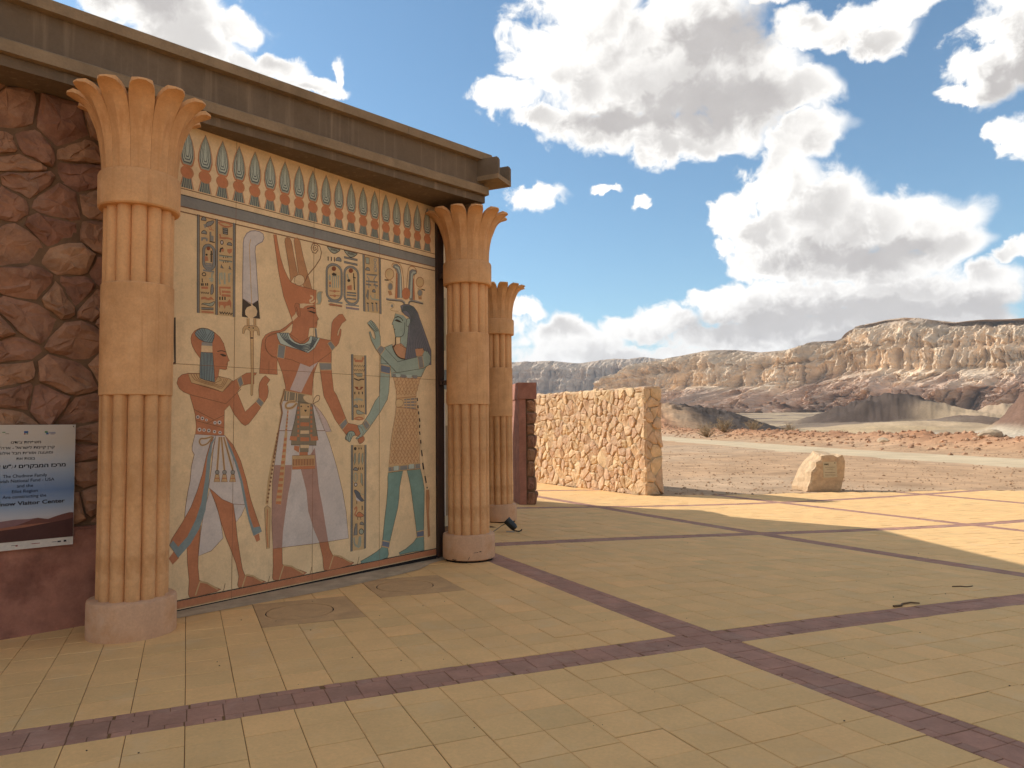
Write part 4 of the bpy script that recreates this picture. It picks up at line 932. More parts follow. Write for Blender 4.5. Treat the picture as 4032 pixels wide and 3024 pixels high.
8 27 1 p 450 1625 547 1623 608 1500 679 1371 721 1242 786 931 644 950 526 1005 428 1092 381 1130 407 1295 423 1470
8 13 2 l 50 1 450 1625 547 1623 608 1500 679 1371 721 1242 786 931 644 950 526 1005 428 1092 381 1130 407 1295 423 1470
8 27 0 p 394 1112 439 1012 493 867 519 758 540 632 418 526 288 497 307 713 337 900 373 1035
8 13 1 l 50 1 394 1112 439 1012 493 867 519 758 540 632 418 526 288 497 307 713 337 900 373 1035
8 27 0 p 644 950 782 928 736 833 677 767
8 13 1 l 50 1 644 950 782 928 736 833 677 767
8 20 0 p 174 598 275 734 306 782 287 544 286 391 300 269 394 219 522 144 480 131 266 122 208 128 194 161 200 286 180 458
8 13 1 l 50 1 174 598 275 734 306 782 287 544 286 391 300 269 394 219 522 144 480 131 266 122 208 128 194 161 200 286 180 458
8 20 2 p 394 1121 526 1005 644 950 670 795 693 613 727 429 753 299 784 231 898 194 1022 131 962 123 796 122 715 127 700 156 714 234 682 364 630 496 570 629 519 776 459 975
8 13 3 l 50 1 394 1121 526 1005 644 950 670 795 693 613 727 429 753 299 784 231 898 194 1022 131 962 123 796 122 715 127 700 156 714 234 682 364 630 496 570 629 519 776 459 975
8 20 2 p 431 1620 399 1576 352 1420 317 1265 269 1113 208 964 121 820 27 689 6 634 91 509 177 628 265 787 327 987 361 1210 376 1419 407 1559
8 13 3 l 50 1 431 1620 399 1576 352 1420 317 1265 269 1113 208 964 121 820 27 689 6 634 91 509 177 628 265 787 327 987 361 1210 376 1419 407 1559
8 1 3 p 450 1614 413 1541 398 1383 382 1139 352 916 293 749 204 616 91 509 6 637 39 674 89 609 176 692 255 839 308 989 344 1211 363 1420 399 1559
8 20 2 p 46 570 100 507 40 455 1 515
8 20 2 p 547 1623 637 1526 720 1369 783 1183 837 978 902 807 967 643 894 624 830 760 776 947 732 1168 669 1353 598 1500
8 13 3 l 50 1 547 1623 637 1526 720 1369 783 1183 837 978 902 807 967 643 894 624 830 760 776 947 732 1168 669 1353 598 1500
8 1 3 p 557 1600 618 1490 680 1352 743 1168 781 1001 818 834 872 694 946 699 967 643 873 612 819 761 766 948 718 1169 655 1354 582 1518
8 20 2 p 936 628 949 562 909 545 879 611
8 21 2 l 220 0 488 1610 468 1292
8 13 3 l 60 0 488 1610 468 1292
8 11 3 p 489 1269 486 1260 479 1253 468 1251 458 1254 450 1262 447 1272 450 1281 457 1288 468 1290 478 1287 486 1279
8 6 4 l 50 1 489 1269 486 1260 479 1253 468 1251 458 1254 450 1262 447 1272 450 1281 457 1288 468 1290 478 1287 486 1279
8 21 2 p 451 1250 486 1248 500 1176 435 1181
8 13 3 l 50 1 451 1250 486 1248 500 1176 435 1181
8 20 3 l 100 0 446 1214 494 1210
8 21 2 l 220 0 508 1610 545 1287
8 13 3 l 60 0 508 1610 545 1287
8 11 3 p 567 1265 564 1255 557 1248 546 1246 535 1250 527 1257 524 1267 527 1277 535 1284 545 1286 556 1282 564 1275
8 6 4 l 50 1 567 1265 564 1255 557 1248 546 1246 535 1250 527 1257 524 1267 527 1277 535 1284 545 1286 556 1282 564 1275
8 21 2 p 528 1246 564 1244 578 1171 512 1176
8 13 3 l 50 1 528 1246 564 1244 578 1171 512 1176
8 20 3 l 100 0 523 1209 572 1206
8 21 2 l 220 0 533 1609 634 1283
8 13 3 l 60 0 533 1609 634 1283
8 11 3 p 656 1260 654 1250 646 1243 635 1241 624 1244 616 1252 613 1262 615 1272 623 1279 634 1281 645 1278 654 1270
8 6 4 l 50 1 656 1260 654 1250 646 1243 635 1241 624 1244 616 1252 613 1262 615 1272 623 1279 634 1281 645 1278 654 1270
8 21 2 p 617 1240 653 1238 668 1165 600 1170
8 13 3 l 50 1 617 1240 653 1238 668 1165 600 1170
8 20 3 l 100 0 611 1203 661 1200
8 21 2 l 180 0 412 1615 394 1611 369 1604 346 1599 326 1598 307 1599 294 1596 286 1587 282 1574 283 1562 288 1551 297 1540 309 1535 326 1536 346 1541 365 1551 383 1569 400 1591 412 1608 418 1615 418 1616
8 13 3 l 50 0 412 1615 394 1611 369 1604 346 1599 326 1598 307 1599 294 1596 286 1587 282 1574 283 1562 288 1551 297 1540 309 1535 326 1536 346 1541 365 1551 383 1569 400 1591 412 1608 418 1615 418 1616
8 21 3 l 160 0 306 255 376 231 490 152
8 21 3 l 140 0 306 255 287 203 264 137
8 13 3 l 60 0 523 113 531 118 542 125 552 136 558 155 563 178 566 195
8 21 3 l 160 0 794 239 867 216 983 138
8 21 3 l 140 0 794 239 775 188 751 124
8 13 3 l 60 0 1018 100 1026 105 1038 112 1048 123 1054 141 1059 164 1062 180
8 13 2 l 50 0 0 2292 30 2294
1 6 1 p 4 2724 31 2727 40 2292 0 2286 0 2305 24 2309
1 20 1 l 80 0 -9 2707 10 2709
1 20 1 l 80 0 -9 2687 10 2689
1 20 1 l 80 0 -8 2667 10 2668
1 20 1 l 80 0 -8 2646 10 2648
1 20 1 l 80 0 -8 2626 11 2628
1 20 1 l 80 0 -7 2606 11 2607
1 20 1 l 80 0 -7 2585 12 2587
1 20 1 l 80 0 -7 2565 12 2567
1 20 1 l 80 0 -6 2545 12 2546
1 20 1 l 80 0 -6 2524 12 2526
1 20 1 l 80 0 -6 2504 13 2506
1 20 1 l 80 0 -5 2484 13 2485
1 20 1 l 80 0 -5 2463 14 2465
1 20 1 l 80 0 -4 2443 14 2444
1 20 1 l 80 0 -4 2423 14 2424
1 20 1 l 80 0 -4 2402 14 2404
1 20 1 l 80 0 -4 2382 15 2384
1 20 1 l 80 0 -3 2362 15 2363
1 20 1 l 80 0 -3 2342 16 2343
1 20 1 l 80 0 -2 2321 16 2323
7 5 2 p 1074 3719 1111 3724 1129 3636 1163 3495 1207 3380 1256 3297 1295 3249 1373 3228 1453 3218 1554 3212 1631 3208 1624 3132 1619 3046 1414 3021 1375 2991 1337 2862 1320 2829 1258 2968 1205 3084 1170 3218 1139 3344 1116 3479 1091 3621
7 13 3 l 50 1 1074 3719 1111 3724 1129 3636 1163 3495 1207 3380 1256 3297 1295 3249 1373 3228 1453 3218 1554 3212 1631 3208 1624 3132 1619 3046 1414 3021 1375 2991 1337 2862 1320 2829 1258 2968 1205 3084 1170 3218 1139 3344 1116 3479 1091 3621
7 17 1 p 1214 3669 1218 3703 1242 3723 1276 3723 1301 3686 1336 3534 1387 3334 1333 3309 1295 3245 1269 3415 1234 3582
7 13 2 l 50 1 1214 3669 1218 3703 1242 3723 1276 3723 1301 3686 1336 3534 1387 3334 1333 3309 1295 3245 1269 3415 1234 3582
7 17 1 p 1330 3704 1344 3736 1379 3745 1409 3715 1450 3563 1512 3379 1572 3212 1463 3222 1397 3336 1356 3563
7 13 2 l 50 1 1330 3704 1344 3736 1379 3745 1409 3715 1450 3563 1512 3379 1572 3212 1463 3222 1397 3336 1356 3563
7 3 3 p 1472 3295 1469 3276 1460 3258 1445 3242 1426 3231 1405 3225 1384 3225 1365 3230 1350 3242 1341 3257 1338 3275 1341 3294 1350 3312 1365 3328 1383 3339 1404 3345 1425 3346 1444 3340 1459 3329 1469 3314
7 13 4 l 50 1 1472 3295 1469 3276 1460 3258 1445 3242 1426 3231 1405 3225 1384 3225 1365 3230 1350 3242 1341 3257 1338 3275 1341 3294 1350 3312 1365 3328 1383 3339 1404 3345 1425 3346 1444 3340 1459 3329 1469 3314
7 13 2 l 110 0 1512 3345 1477 3281 1502 3344 1614 3472 1681 3570 1697 3642 1675 3707 1623 3730 1576 3718 1556 3667 1577 3620 1618 3619 1649 3659 1644 3701 1602 3710 1580 3672 1597 3645 1628 3664 1618 3686 1604 3672
7 20 1 p 1320 2829 1376 2916 1346 2996 1375 3032 1414 3021 1619 3046 1626 2979 1633 2937 1664 2890 1644 2872 1644 2836 1634 2793 1542 2782 1532 2749 1522 2664 1438 2598 1349 2624 1290 2693 1314 2728 1323 2795
7 13 2 l 50 1 1320 2829 1376 2916 1346 2996 1375 3032 1414 3021 1619 3046 1626 2979 1633 2937 1664 2890 1644 2872 1644 2836 1634 2793 1542 2782 1532 2749 1522 2664 1438 2598 1349 2624 1290 2693 1314 2728 1323 2795
7 3 3 p 1412 3030 1454 3038 1617 3050 1576 3034 1515 3025 1474 3007 1455 2986 1415 2987
7 3 3 p 1312 2872 1366 2923 1386 2888 1323 2828
7 20 4 p 1344 2995 1355 3026 1385 3034 1410 3012 1415 2946 1420 2896 1401 2882 1376 2916
7 13 5 l 50 1 1344 2995 1355 3026 1385 3034 1410 3012 1415 2946 1420 2896 1401 2882 1376 2916
7 13 6 l 60 0 1365 2990 1380 2958 1400 2911
7 6 4 l 110 0 1507 2986 1522 2993 1545 3002 1566 3008 1584 3007 1600 3004 1612 3001
7 6 4 p 1505 2965 1556 2971 1626 2958 1607 2943 1571 2951
7 13 4 l 70 0 1613 2842 1644 2847
7 13 4 l 60 0 1639 2877 1659 2882
7 10 2 p 1637 3164 1644 3180 1657 3192 1684 3202 1710 3206 1717 3200 1715 3192 1707 3189 1699 3181 1702 3157 1705 3126 1699 3089 1684 3059 1653 3052 1627 3056 1637 3063 1653 3076 1648 3095 1639 3117 1636 3141
7 21 3 l 90 1 1637 3164 1644 3180 1657 3192 1684 3202 1710 3206 1717 3200 1715 3192 1707 3189 1699 3181 1702 3157 1705 3126 1699 3089 1684 3059 1653 3052 1627 3056 1637 3063 1653 3076 1648 3095 1639 3117 1636 3141
7 3 4 l 180 0 1550 3135 1559 3135 1571 3134 1580 3131 1582 3122 1580 3110 1575 3100 1565 3094 1553 3089 1545 3084 1544 3074 1548 3065 1555 3060 1568 3062 1584 3070 1596 3077 1602 3084 1605 3091 1606 3096
7 0 2 l 220 0 1622 2783 1638 2683
7 6 3 l 50 0 1613 2784 1624 2686
7 20 0 p 938 2499 951 2595 991 2654 1063 2693 1166 2719 1241 2767 1318 2832 1323 2812 1222 2716 1128 2683 1136 2434 1132 2345 1139 2249 923 2250
7 13 1 l 50 1 938 2499 951 2595 991 2654 1063 2693 1166 2719 1241 2767 1318 2832 1323 2812 1222 2716 1128 2683 1136 2434 1132 2345 1139 2249 923 2250
7 13 3 l 50 0 1034 2379 1034 2252
7 20 1 p 987 2559 1000 2623 1054 2668 1128 2687 1275 2697 1438 2612 1553 2689 1650 2681 1830 2667 1835 2732 1845 2863 1872 2909 1948 2975 1998 2985 2054 2920 1992 2878 1938 2794 1922 2740 1938 2724 1965 2814 1982 2807 1976 2745 1944 2646 1895 2594 1843 2547 1842 2421 1848 2301 1876 2104 1919 2053 1986 1925 2047 1803 2086 1738 2200 1720 2280 1688 2315 1634 2281 1572 2211 1591 2109 1620 2059 1607 1998 1664 1899 1777 1834 1888 1738 2040 1705 2217 1673 2411 1657 2410 1606 2289 1587 2170 1580 2045 1238 2076 1237 2132 1198 2268 1131 2418 1066 2433 1011 2481 988 2519
7 13 2 l 50 1 987 2559 1000 2623 1054 2668 1128 2687 1275 2697 1438 2612 1553 2689 1650 2681 1830 2667 1835 2732 1845 2863 1872 2909 1948 2975 1998 2985 2054 2920 1992 2878 1938 2794 1922 2740 1938 2724 1965 2814 1982 2807 1976 2745 1944 2646 1895 2594 1843 2547 1842 2421 1848 2301 1876 2104 1919 2053 1986 1925 2047 1803 2086 1738 2200 1720 2280 1688 2315 1634 2281 1572 2211 1591 2109 1620 2059 1607 1998 1664 1899 1777 1834 1888 1738 2040 1705 2217 1673 2411 1657 2410 1606 2289 1587 2170 1580 2045 1238 2076 1237 2132 1198 2268 1131 2418 1066 2433 1011 2481 988 2519
7 13 3 l 60 0 1128 2683 1070 2662 1009 2632 989 2601 987 2566 994 2527 1010 2489 1036 2461 1066 2441 1090 2433 1131 2430 1216 2425 1321 2414 1434 2378 1540 2352 1610 2379 1673 2428 1765 2487 1841 2538
7 16 3 p 1424 2383 1545 2353 1657 2414 1581 2321 1520 2218 1437 2070 1293 2094 1362 2236
7 23 3 p 1124 2687 1270 2698 1300 2650 1349 2613 1418 2594 1478 2603 1528 2636 1553 2693 1682 2679 1651 2630 1610 2563 1524 2504 1418 2528 1301 2547 1172 2574 1138 2627
7 6 4 l 50 1 1124 2687 1270 2698 1300 2650 1349 2613 1418 2594 1478 2603 1528 2636 1553 2693 1682 2679 1651 2630 1610 2563 1524 2504 1418 2528 1301 2547 1172 2574 1138 2627
7 14 4 l 110 0 1162 2689 1179 2661 1211 2625 1264 2591 1325 2562 1380 2545 1430 2534 1472 2523 1510 2522 1549 2544 1586 2580 1622 2633 1650 2679
7 14 4 l 110 0 1184 2691 1200 2662 1228 2626 1276 2595 1332 2569 1384 2554 1434 2545 1476 2538 1513 2541 1549 2559 1581 2589 1611 2638 1633 2682
7 14 4 l 110 0 1206 2693 1220 2663 1245 2627 1288 2599 1339 2576 1389 2562 1438 2555 1479 2554 1515 2560 1548 2574 1577 2598 1600 2643 1616 2684
7 14 4 l 110 0 1228 2695 1240 2664 1262 2628 1300 2602 1346 2584 1394 2571 1441 2566 1482 2570 1518 2579 1548 2588 1572 2606 1589 2648 1599 2686
7 14 4 l 110 0 1251 2697 1261 2665 1280 2628 1312 2606 1352 2591 1398 2580 1444 2577 1485 2586 1520 2598 1548 2603 1567 2615 1578 2653 1583 2688
7 0 3 p 1146 2568 1235 2556 1216 2421 1131 2430
7 21 4 l 90 1 1146 2568 1235 2556 1216 2421 1131 2430
7 0 3 p 1787 2631 1830 2662 1897 2597 1850 2552
7 21 4 l 90 1 1787 2631 1830 2662 1897 2597 1850 2552
7 0 3 p 1673 2407 1842 2414 1844 2335 1689 2325
7 21 4 l 100 1 1673 2407 1842 2414 1844 2335 1689 2325
7 0 3 p 1959 1717 2047 1790 2077 1738 2003 1664
7 21 4 l 100 1 1959 1717 2047 1790 2077 1738 2003 1664
7 22 5 p 2042 1560 2049 1584 2064 1611 2081 1632 2103 1646 2135 1648 2166 1641 2183 1621 2188 1601 2172 1596 2149 1588 2131 1557 2115 1528 2103 1523 2093 1528 2082 1536 2070 1546 2053 1551
7 6 6 l 60 1 2042 1560 2049 1584 2064 1611 2081 1632 2103 1646 2135 1648 2166 1641 2183 1621 2188 1601 2172 1596 2149 1588 2131 1557 2115 1528 2103 1523 2093 1528 2082 1536 2070 1546 2053 1551
7 6 7 l 50 0 2081 1620 2054 1542
7 6 7 l 50 0 2109 1620 2081 1541
7 6 7 l 50 0 2137 1619 2109 1541
7 27 1 p 1210 1978 1383 1970 1598 1957 1676 1836 1758 1657 1164 1664 1207 1850 1192 1930
7 13 2 l 50 1 1210 1978 1383 1970 1598 1957 1676 1836 1758 1657 1164 1664 1207 1850 1192 1930
7 16 0 p 1598 1953 1697 1870 1781 1769 1848 1645 1761 1643 1687 1786
7 13 1 l 50 1 1598 1953 1697 1870 1781 1769 1848 1645 1761 1643 1687 1786
7 27 1 p 1168 1662 1760 1655 1823 1522 1922 1252 2008 967 2059 739 2096 433 1801 432 1614 435 1101 453 1084 734 1088 1140 1122 1395 1150 1569
7 13 2 l 50 1 1168 1662 1760 1655 1823 1522 1922 1252 2008 967 2059 739 2096 433 1801 432 1614 435 1101 453 1084 734 1088 1140 1122 1395 1150 1569
7 25 3 p 1111 1308 1325 1298 1316 1146 1278 982 1243 768 1220 616 1212 453 1101 453 1087 733 1091 1140
7 25 3 p 1439 1246 1620 1472 1650 1265 1676 1036 1731 815 1773 604 1808 434 1686 440 1612 590 1539 790 1512 1016
7 20 1 p 1101 453 1212 450 1216 278 1235 265 1334 229 1524 141 1486 126 1360 122 1164 122 1110 133 1098 155 1105 275
7 13 2 l 50 1 1101 453 1212 450 1216 278 1235 265 1334 229 1524 141 1486 126 1360 122 1164 122 1110 133 1098 155 1105 275
7 20 1 p 1686 440 1808 431 1829 347 1871 276 1997 224 2177 147 2141 130 1969 118 1810 116 1755 130 1744 164 1734 274
7 13 2 l 50 1 1686 440 1808 431 1829 347 1871 276 1997 224 2177 147 2141 130 1969 118 1810 116 1755 130 1744 164 1734 274
7 21 3 l 160 0 1235 265 1330 237 1483 139
7 21 3 l 140 0 1235 265 1209 202 1178 122
7 13 3 l 60 0 1529 92 1540 98 1555 107 1569 120 1577 144 1584 172 1588 192
7 21 3 l 160 0 1885 274 1983 246 2141 151
7 21 3 l 140 0 1885 274 1857 212 1825 134
7 13 3 l 60 0 2188 106 2199 112 2215 120 2229 133 2238 156 2245 183 2250 203
7 15 3 p 1228 2084 1582 2040 1588 1953 1383 1967 1215 1982
7 21 4 l 80 0 1228 2084 1582 2040
7 3 4 l 100 0 1257 2073 1250 1981
7 3 4 l 100 0 1286 2070 1279 1979
7 3 4 l 100 0 1363 2062 1356 1974
7 3 4 l 100 0 1392 2060 1385 1972
7 3 4 p 1462 2017 1469 2033 1492 2042 1536 2045 1578 2034 1594 1992 1588 1953 1548 1954 1502 1972 1475 1994
7 21 5 l 50 1 1462 2017 1469 2033 1492 2042 1536 2045 1578 2034 1594 1992 1588 1953 1548 1954 1502 1972 1475 1994
7 13 2 l 80 0 1593 1953 1596 1968 1603 1991 1613 2012 1626 2027 1641 2040 1654 2046 1666 2046 1677 2040 1683 2030 1683 2017 1679 2001 1670 1988 1657 1979 1639 1972 1624 1966 1611 1958 1599 1952
7 15 3 p 1398 1970 1583 1953 1615 1794 1666 1551 1639 1551 1639 1497 1310 1510 1319 1558 1295 1563 1356 1769
7 6 4 l 50 1 1398 1970 1583 1953 1615 1794 1666 1551 1639 1551 1639 1497 1310 1510 1319 1558 1295 1563 1356 1769
7 21 4 p 1423 1950 1558 1948 1544 1802 1429 1802
7 3 5 p 1429 1818 1542 1819 1540 1794 1427 1794
7 5 5 p 1429 1749 1542 1748 1540 1707 1428 1708
7 3 5 p 1430 1662 1543 1661 1541 1624 1428 1626
7 5 5 p 1430 1589 1543 1586 1541 1545 1429 1548
7 3 5 p 1431 1507 1544 1504 1542 1471 1430 1474
7 5 5 p 1387 1916 1412 1917 1412 1889 1387 1889
7 5 5 p 1387 1867 1413 1868 1413 1840 1387 1840
7 5 5 p 1388 1818 1413 1818 1413 1790 1388 1790
7 5 5 p 1388 1769 1413 1769 1414 1741 1388 1741
7 5 5 p 1388 1720 1414 1720 1414 1692 1388 1692
7 5 5 p 1389 1671 1414 1671 1414 1643 1389 1643
7 5 5 p 1389 1622 1414 1622 1415 1594 1389 1594
7 5 5 p 1556 1919 1582 1919 1582 1891 1556 1890
7 5 5 p 1556 1869 1583 1869 1583 1841 1556 1840
7 5 5 p 1557 1819 1583 1819 1583 1791 1557 1791
7 5 5 p 1557 1769 1583 1769 1584 1741 1557 1741
7 5 5 p 1557 1719 1584 1719 1584 1691 1558 1691
7 5 5 p 1558 1669 1584 1669 1584 1641 1558 1641
7 5 5 p 1558 1619 1584 1619 1584 1591 1558 1591
7 5 4 p 1299 1603 1386 1598 1382 1553 1295 1563
7 5 4 p 1565 1594 1652 1597 1666 1551 1566 1549
7 6 6 p 1473 1885 1513 1885 1495 1858
7 6 6 p 1448 1921 1445 1916 1438 1913 1431 1915 1428 1921 1431 1927 1438 1930 1445 1927
7 6 6 p 1538 1918 1535 1913 1528 1910 1521 1912 1518 1918 1520 1924 1528 1927 1535 1924
7 5 3 p 1352 1502 1418 1494 1412 1426 1348 1460
7 15 4 p 1418 1510 1541 1507 1535 1427 1425 1430
7 5 3 p 1418 1431 1528 1427 1528 1389 1419 1394
7 21 3 p 1328 1397 1620 1394 1624 1245 1329 1252
7 13 4 l 50 1 1328 1397 1620 1394 1624 1245 1329 1252
7 17 4 p 1337 1360 1614 1356 1614 1283 1337 1290
7 13 5 l 70 0 1343 1360 1344 1294
7 13 5 l 70 0 1378 1358 1379 1292
7 13 5 l 70 0 1414 1357 1414 1290
7 13 5 l 70 0 1450 1355 1450 1288
7 13 5 l 70 0 1486 1354 1486 1286
7 13 5 l 70 0 1522 1352 1523 1285
7 13 5 l 70 0 1559 1351 1559 1283
7 13 5 l 70 0 1596 1349 1596 1281
7 5 5 p 1329 1282 1621 1278 1621 1245 1329 1252
7 21 3 p 1263 1882 1278 1882 1248 1512 1239 1385 1202 1386 1219 1529
7 5 4 p 1261 1866 1278 1866 1276 1848 1259 1848
7 5 4 p 1257 1829 1275 1829 1273 1811 1254 1811
7 5 4 p 1253 1792 1273 1792 1270 1774 1250 1774
7 5 4 p 1249 1755 1270 1755 1267 1737 1246 1737
7 5 4 p 1244 1718 1267 1718 1264 1700 1242 1700
7 5 4 p 1240 1681 1264 1680 1261 1663 1238 1663
7 5 4 p 1236 1644 1261 1644 1258 1626 1233 1626
7 5 4 p 1232 1607 1258 1606 1256 1589 1229 1589
7 5 4 p 1228 1570 1255 1570 1253 1552 1225 1552
7 5 4 p 1223 1533 1253 1533 1250 1515 1221 1516
7 5 4 p 1219 1497 1250 1496 1247 1478 1216 1479
7 5 4 p 1215 1460 1247 1459 1244 1441 1212 1442
7 5 4 p 1211 1423 1244 1422 1241 1404 1208 1406
7 21 4 p 1235 1651 1266 1651 1227 1131 1193 891 1127 908 1166 1156
7 5 5 p 1226 1588 1260 1588 1255 1557 1221 1557
7 5 5 p 1218 1528 1254 1527 1249 1496 1213 1497
7 5 5 p 1209 1468 1248 1467 1243 1436 1204 1437
7 5 5 p 1200 1408 1242 1407 1237 1376 1196 1377
7 5 5 p 1192 1348 1236 1347 1231 1316 1187 1318
7 5 5 p 1184 1289 1230 1287 1226 1256 1179 1258
7 5 5 p 1175 1230 1224 1227 1220 1196 1170 1199
7 5 5 p 1167 1170 1218 1167 1214 1136 1162 1140
7 5 5 p 1158 1111 1212 1107 1208 1077 1154 1080
7 5 5 p 1150 1052 1207 1048 1202 1017 1145 1022
7 5 5 p 1142 993 1201 988 1196 958 1137 963
7 5 5 p 1133 934 1195 929 1190 899 1129 904
7 21 4 l 300 0 1364 1969 1339 1969 1305 1968 1277 1964 1259 1954 1247 1942 1241 1931 1241 1918 1247 1906 1258 1898 1277 1897 1302 1900 1326 1907 1348 1923 1369 1943 1384 1957
7 13 5 l 60 0 1364 1969 1339 1969 1305 1968 1277 1964 1259 1954 1247 1942 1241 1931 1241 1918 1247 1906 1258 1898 1277 1897 1302 1900 1326 1907 1348 1923 1369 1943 1384 1957
7 21 0 l 300 0 1226 2100 1210 2035 1178 1946 1197 1850 1166 1690 1099 1390
7 13 1 l 120 0 1226 2100 1210 2035 1178 1946 1197 1850 1166 1690 1099 1390
7 21 0 l 320 0 1159 1652 1098 1396 1047 1143 1024 912
7 13 1 l 200 0 1136 1632 1158 1628
7 13 1 l 200 0 1129 1590 1151 1587
7 13 1 l 200 0 1122 1549 1144 1546
7 13 1 l 200 0 1116 1508 1137 1504
7 13 1 l 200 0 1108 1467 1130 1464
7 13 1 l 200 0 1102 1426 1123 1423
7 13 1 l 200 0 1095 1386 1116 1382
7 13 1 l 200 0 1088 1345 1109 1341
7 13 1 l 200 0 1081 1304 1102 1300
7 13 1 l 200 0 1074 1264 1096 1260
7 13 1 l 200 0 1067 1223 1089 1219
7 13 1 l 200 0 1060 1183 1082 1179
7 13 1 l 200 0 1054 1143 1075 1138
7 13 1 l 200 0 1047 1102 1068 1098
7 13 1 l 200 0 1040 1062 1061 1058
7 13 1 l 200 0 1033 1022 1054 1018
7 13 1 l 200 0 1026 982 1048 978
7 13 1 l 200 0 1020 942 1041 938
7 21 0 p 997 879 1026 902 1065 872 1064 635 1060 462 1025 463 1011 641
7 13 1 l 50 1 997 879 1026 902 1065 872 1064 635 1060 462 1025 463 1011 641
7 5 1 l 120 0 1032 860 1026 639 1042 476
4 9 0 p 1766 3498 1814 3532 1923 3551 1979 3533 1991 3181 1936 3130 1827 3120 1779 3153
4 9 0 p 2029 3515 2080 3550 2182 3563 2229 3530 2239 3178 2184 3126 2081 3118 2036 3152
4 6 1 l 300 1 1772 3449 1780 3482 1802 3510 1836 3530 1877 3538 1918 3534 1952 3516 1976 3490 1984 3457 1986 3209 1977 3176 1954 3148 1920 3129 1879 3122 1838 3129 1804 3147 1781 3174 1773 3206
4 0 2 l 220 1 1772 3449 1780 3482 1802 3510 1836 3530 1877 3538 1918 3534 1952 3516 1976 3490 1984 3457 1986 3209 1977 3176 1954 3148 1920 3129 1879 3122 1838 3129 1804 3147 1781 3174 1773 3206
4 6 1 l 300 1 2026 3467 2033 3498 2055 3525 2088 3544 2127 3551 2167 3546 2201 3530 2223 3504 2231 3473 2232 3198 2224 3167 2202 3141 2168 3123 2129 3117 2090 3124 2057 3141 2035 3167 2027 3198
4 0 2 l 220 1 2026 3467 2033 3498 2055 3525 2088 3544 2127 3551 2167 3546 2201 3530 2223 3504 2231 3473 2232 3198 2224 3167 2202 3141 2168 3123 2129 3117 2090 3124 2057 3141 2035 3167 2027 3198
4 19 1 p 1904 3494 1901 3482 1892 3470 1879 3463 1865 3461 1852 3464 1844 3472 1841 3484 1844 3497 1852 3508 1865 3515 1879 3518 1892 3514 1900 3506
4 19 1 p 2153 3511 2149 3499 2140 3488 2127 3481 2112 3478 2099 3481 2090 3489 2086 3500 2090 3513 2099 3523 2112 3531 2127 3533 2140 3530 2149 3522
4 10 1 p 1770 3727 1786 3711 1809 3690 1832 3674 1855 3665 1878 3665 1902 3673 1925 3688 1949 3709 1964 3724
4 6 2 l 90 1 1770 3727 1786 3711 1809 3690 1832 3674 1855 3665 1878 3665 1902 3673 1925 3688 1949 3709 1964 3724
4 6 3 l 70 0 1824 3711 1921 3709
4 6 3 l 70 0 1824 3698 1921 3697
4 10 1 p 2014 3728 2030 3712 2054 3690 2079 3674 2103 3664 2128 3664 2153 3672 2177 3687 2202 3708 2219 3723
4 6 2 l 90 1 2014 3728 2030 3712 2054 3690 2079 3674 2103 3664 2128 3664 2153 3672 2177 3687 2202 3708 2219 3723
4 6 3 l 70 0 2070 3711 2173 3709
4 6 3 l 70 0 2070 3699 2173 3696
4 6 2 l 140 0 1790 3614 1791 3567
4 6 2 l 140 0 1836 3618 1836 3570
4 6 2 l 140 0 1879 3622 1879 3572
4 0 1 p 1896 3586 1897 3594 1905 3611 1919 3625 1937 3632 1955 3632 1970 3623 1978 3608 1979 3590
4 6 2 l 60 1 1896 3586 1897 3594 1905 3611 1919 3625 1937 3632 1955 3632 1970 3623 1978 3608 1979 3590
4 0 2 l 240 0 2017 3647 2219 3648
4 6 3 l 50 0 2017 3656 2219 3657
4 6 3 l 50 0 2017 3636 2219 3637
4 0 2 l 240 0 2017 3592 2219 3592
4 6 3 l 50 0 2017 3600 2219 3601
4 6 3 l 50 0 2017 3581 2219 3581
4 6 1 p 1839 3423 1869 3445 1911 3434 1902 3406 1858 3404
4 10 2 l 130 0 1864 3409 1853 3390 1856 3268
4 10 2 l 130 0 1891 3413 1880 3394 1883 3272
4 10 2 l 130 0 1918 3418 1907 3398 1910 3276
4 10 2 l 130 0 1946 3422 1935 3403 1938 3280
4 10 1 p 1799 3390 1815 3419 1826 3394 1832 3352 1802 3347
4 20 1 p 1805 3330 1832 3334 1832 3304 1805 3300
4 0 1 p 1805 3295 1832 3299 1832 3273 1805 3269
4 20 1 p 1811 3234 1859 3236 1883 3250 1908 3243 1955 3247 1956 3236 1908 3232 1886 3215 1859 3225 1811 3222
4 20 1 p 1811 3182 1859 3184 1883 3197 1908 3190 1956 3194 1956 3184 1908 3179 1887 3163 1860 3172 1811 3170
4 0 2 l 200 0 1793 3111 1997 3111
4 20 1 p 1795 3073 1828 3086 1992 3080 1992 3065 1914 3066 1822 3063
4 13 2 l 50 1 1795 3073 1828 3086 1992 3080 1992 3065 1914 3066 1822 3063
4 6 2 l 160 0 2160 3482 2174 3287
4 6 2 l 120 0 2148 3436 2194 3432
4 10 2 l 200 0 2063 3458 2086 3399
4 6 2 p 2112 3390 2110 3382 2103 3374 2094 3370 2084 3368 2075 3370 2069 3376 2066 3383 2069 3391 2075 3398 2084 3403 2094 3404 2103 3402 2110 3397
4 20 1 p 2063 3316 2131 3343 2135 3281 2069 3276
4 0 1 p 2058 3248 2201 3257 2201 3241 2058 3232
4 6 2 l 60 0 2058 3248 2201 3257
4 0 1 p 2058 3219 2201 3227 2201 3211 2058 3203
4 6 2 l 60 0 2058 3219 2201 3227
4 0 1 p 2058 3177 2201 3185 2201 3169 2058 3161
4 6 2 l 60 0 2058 3177 2201 3185
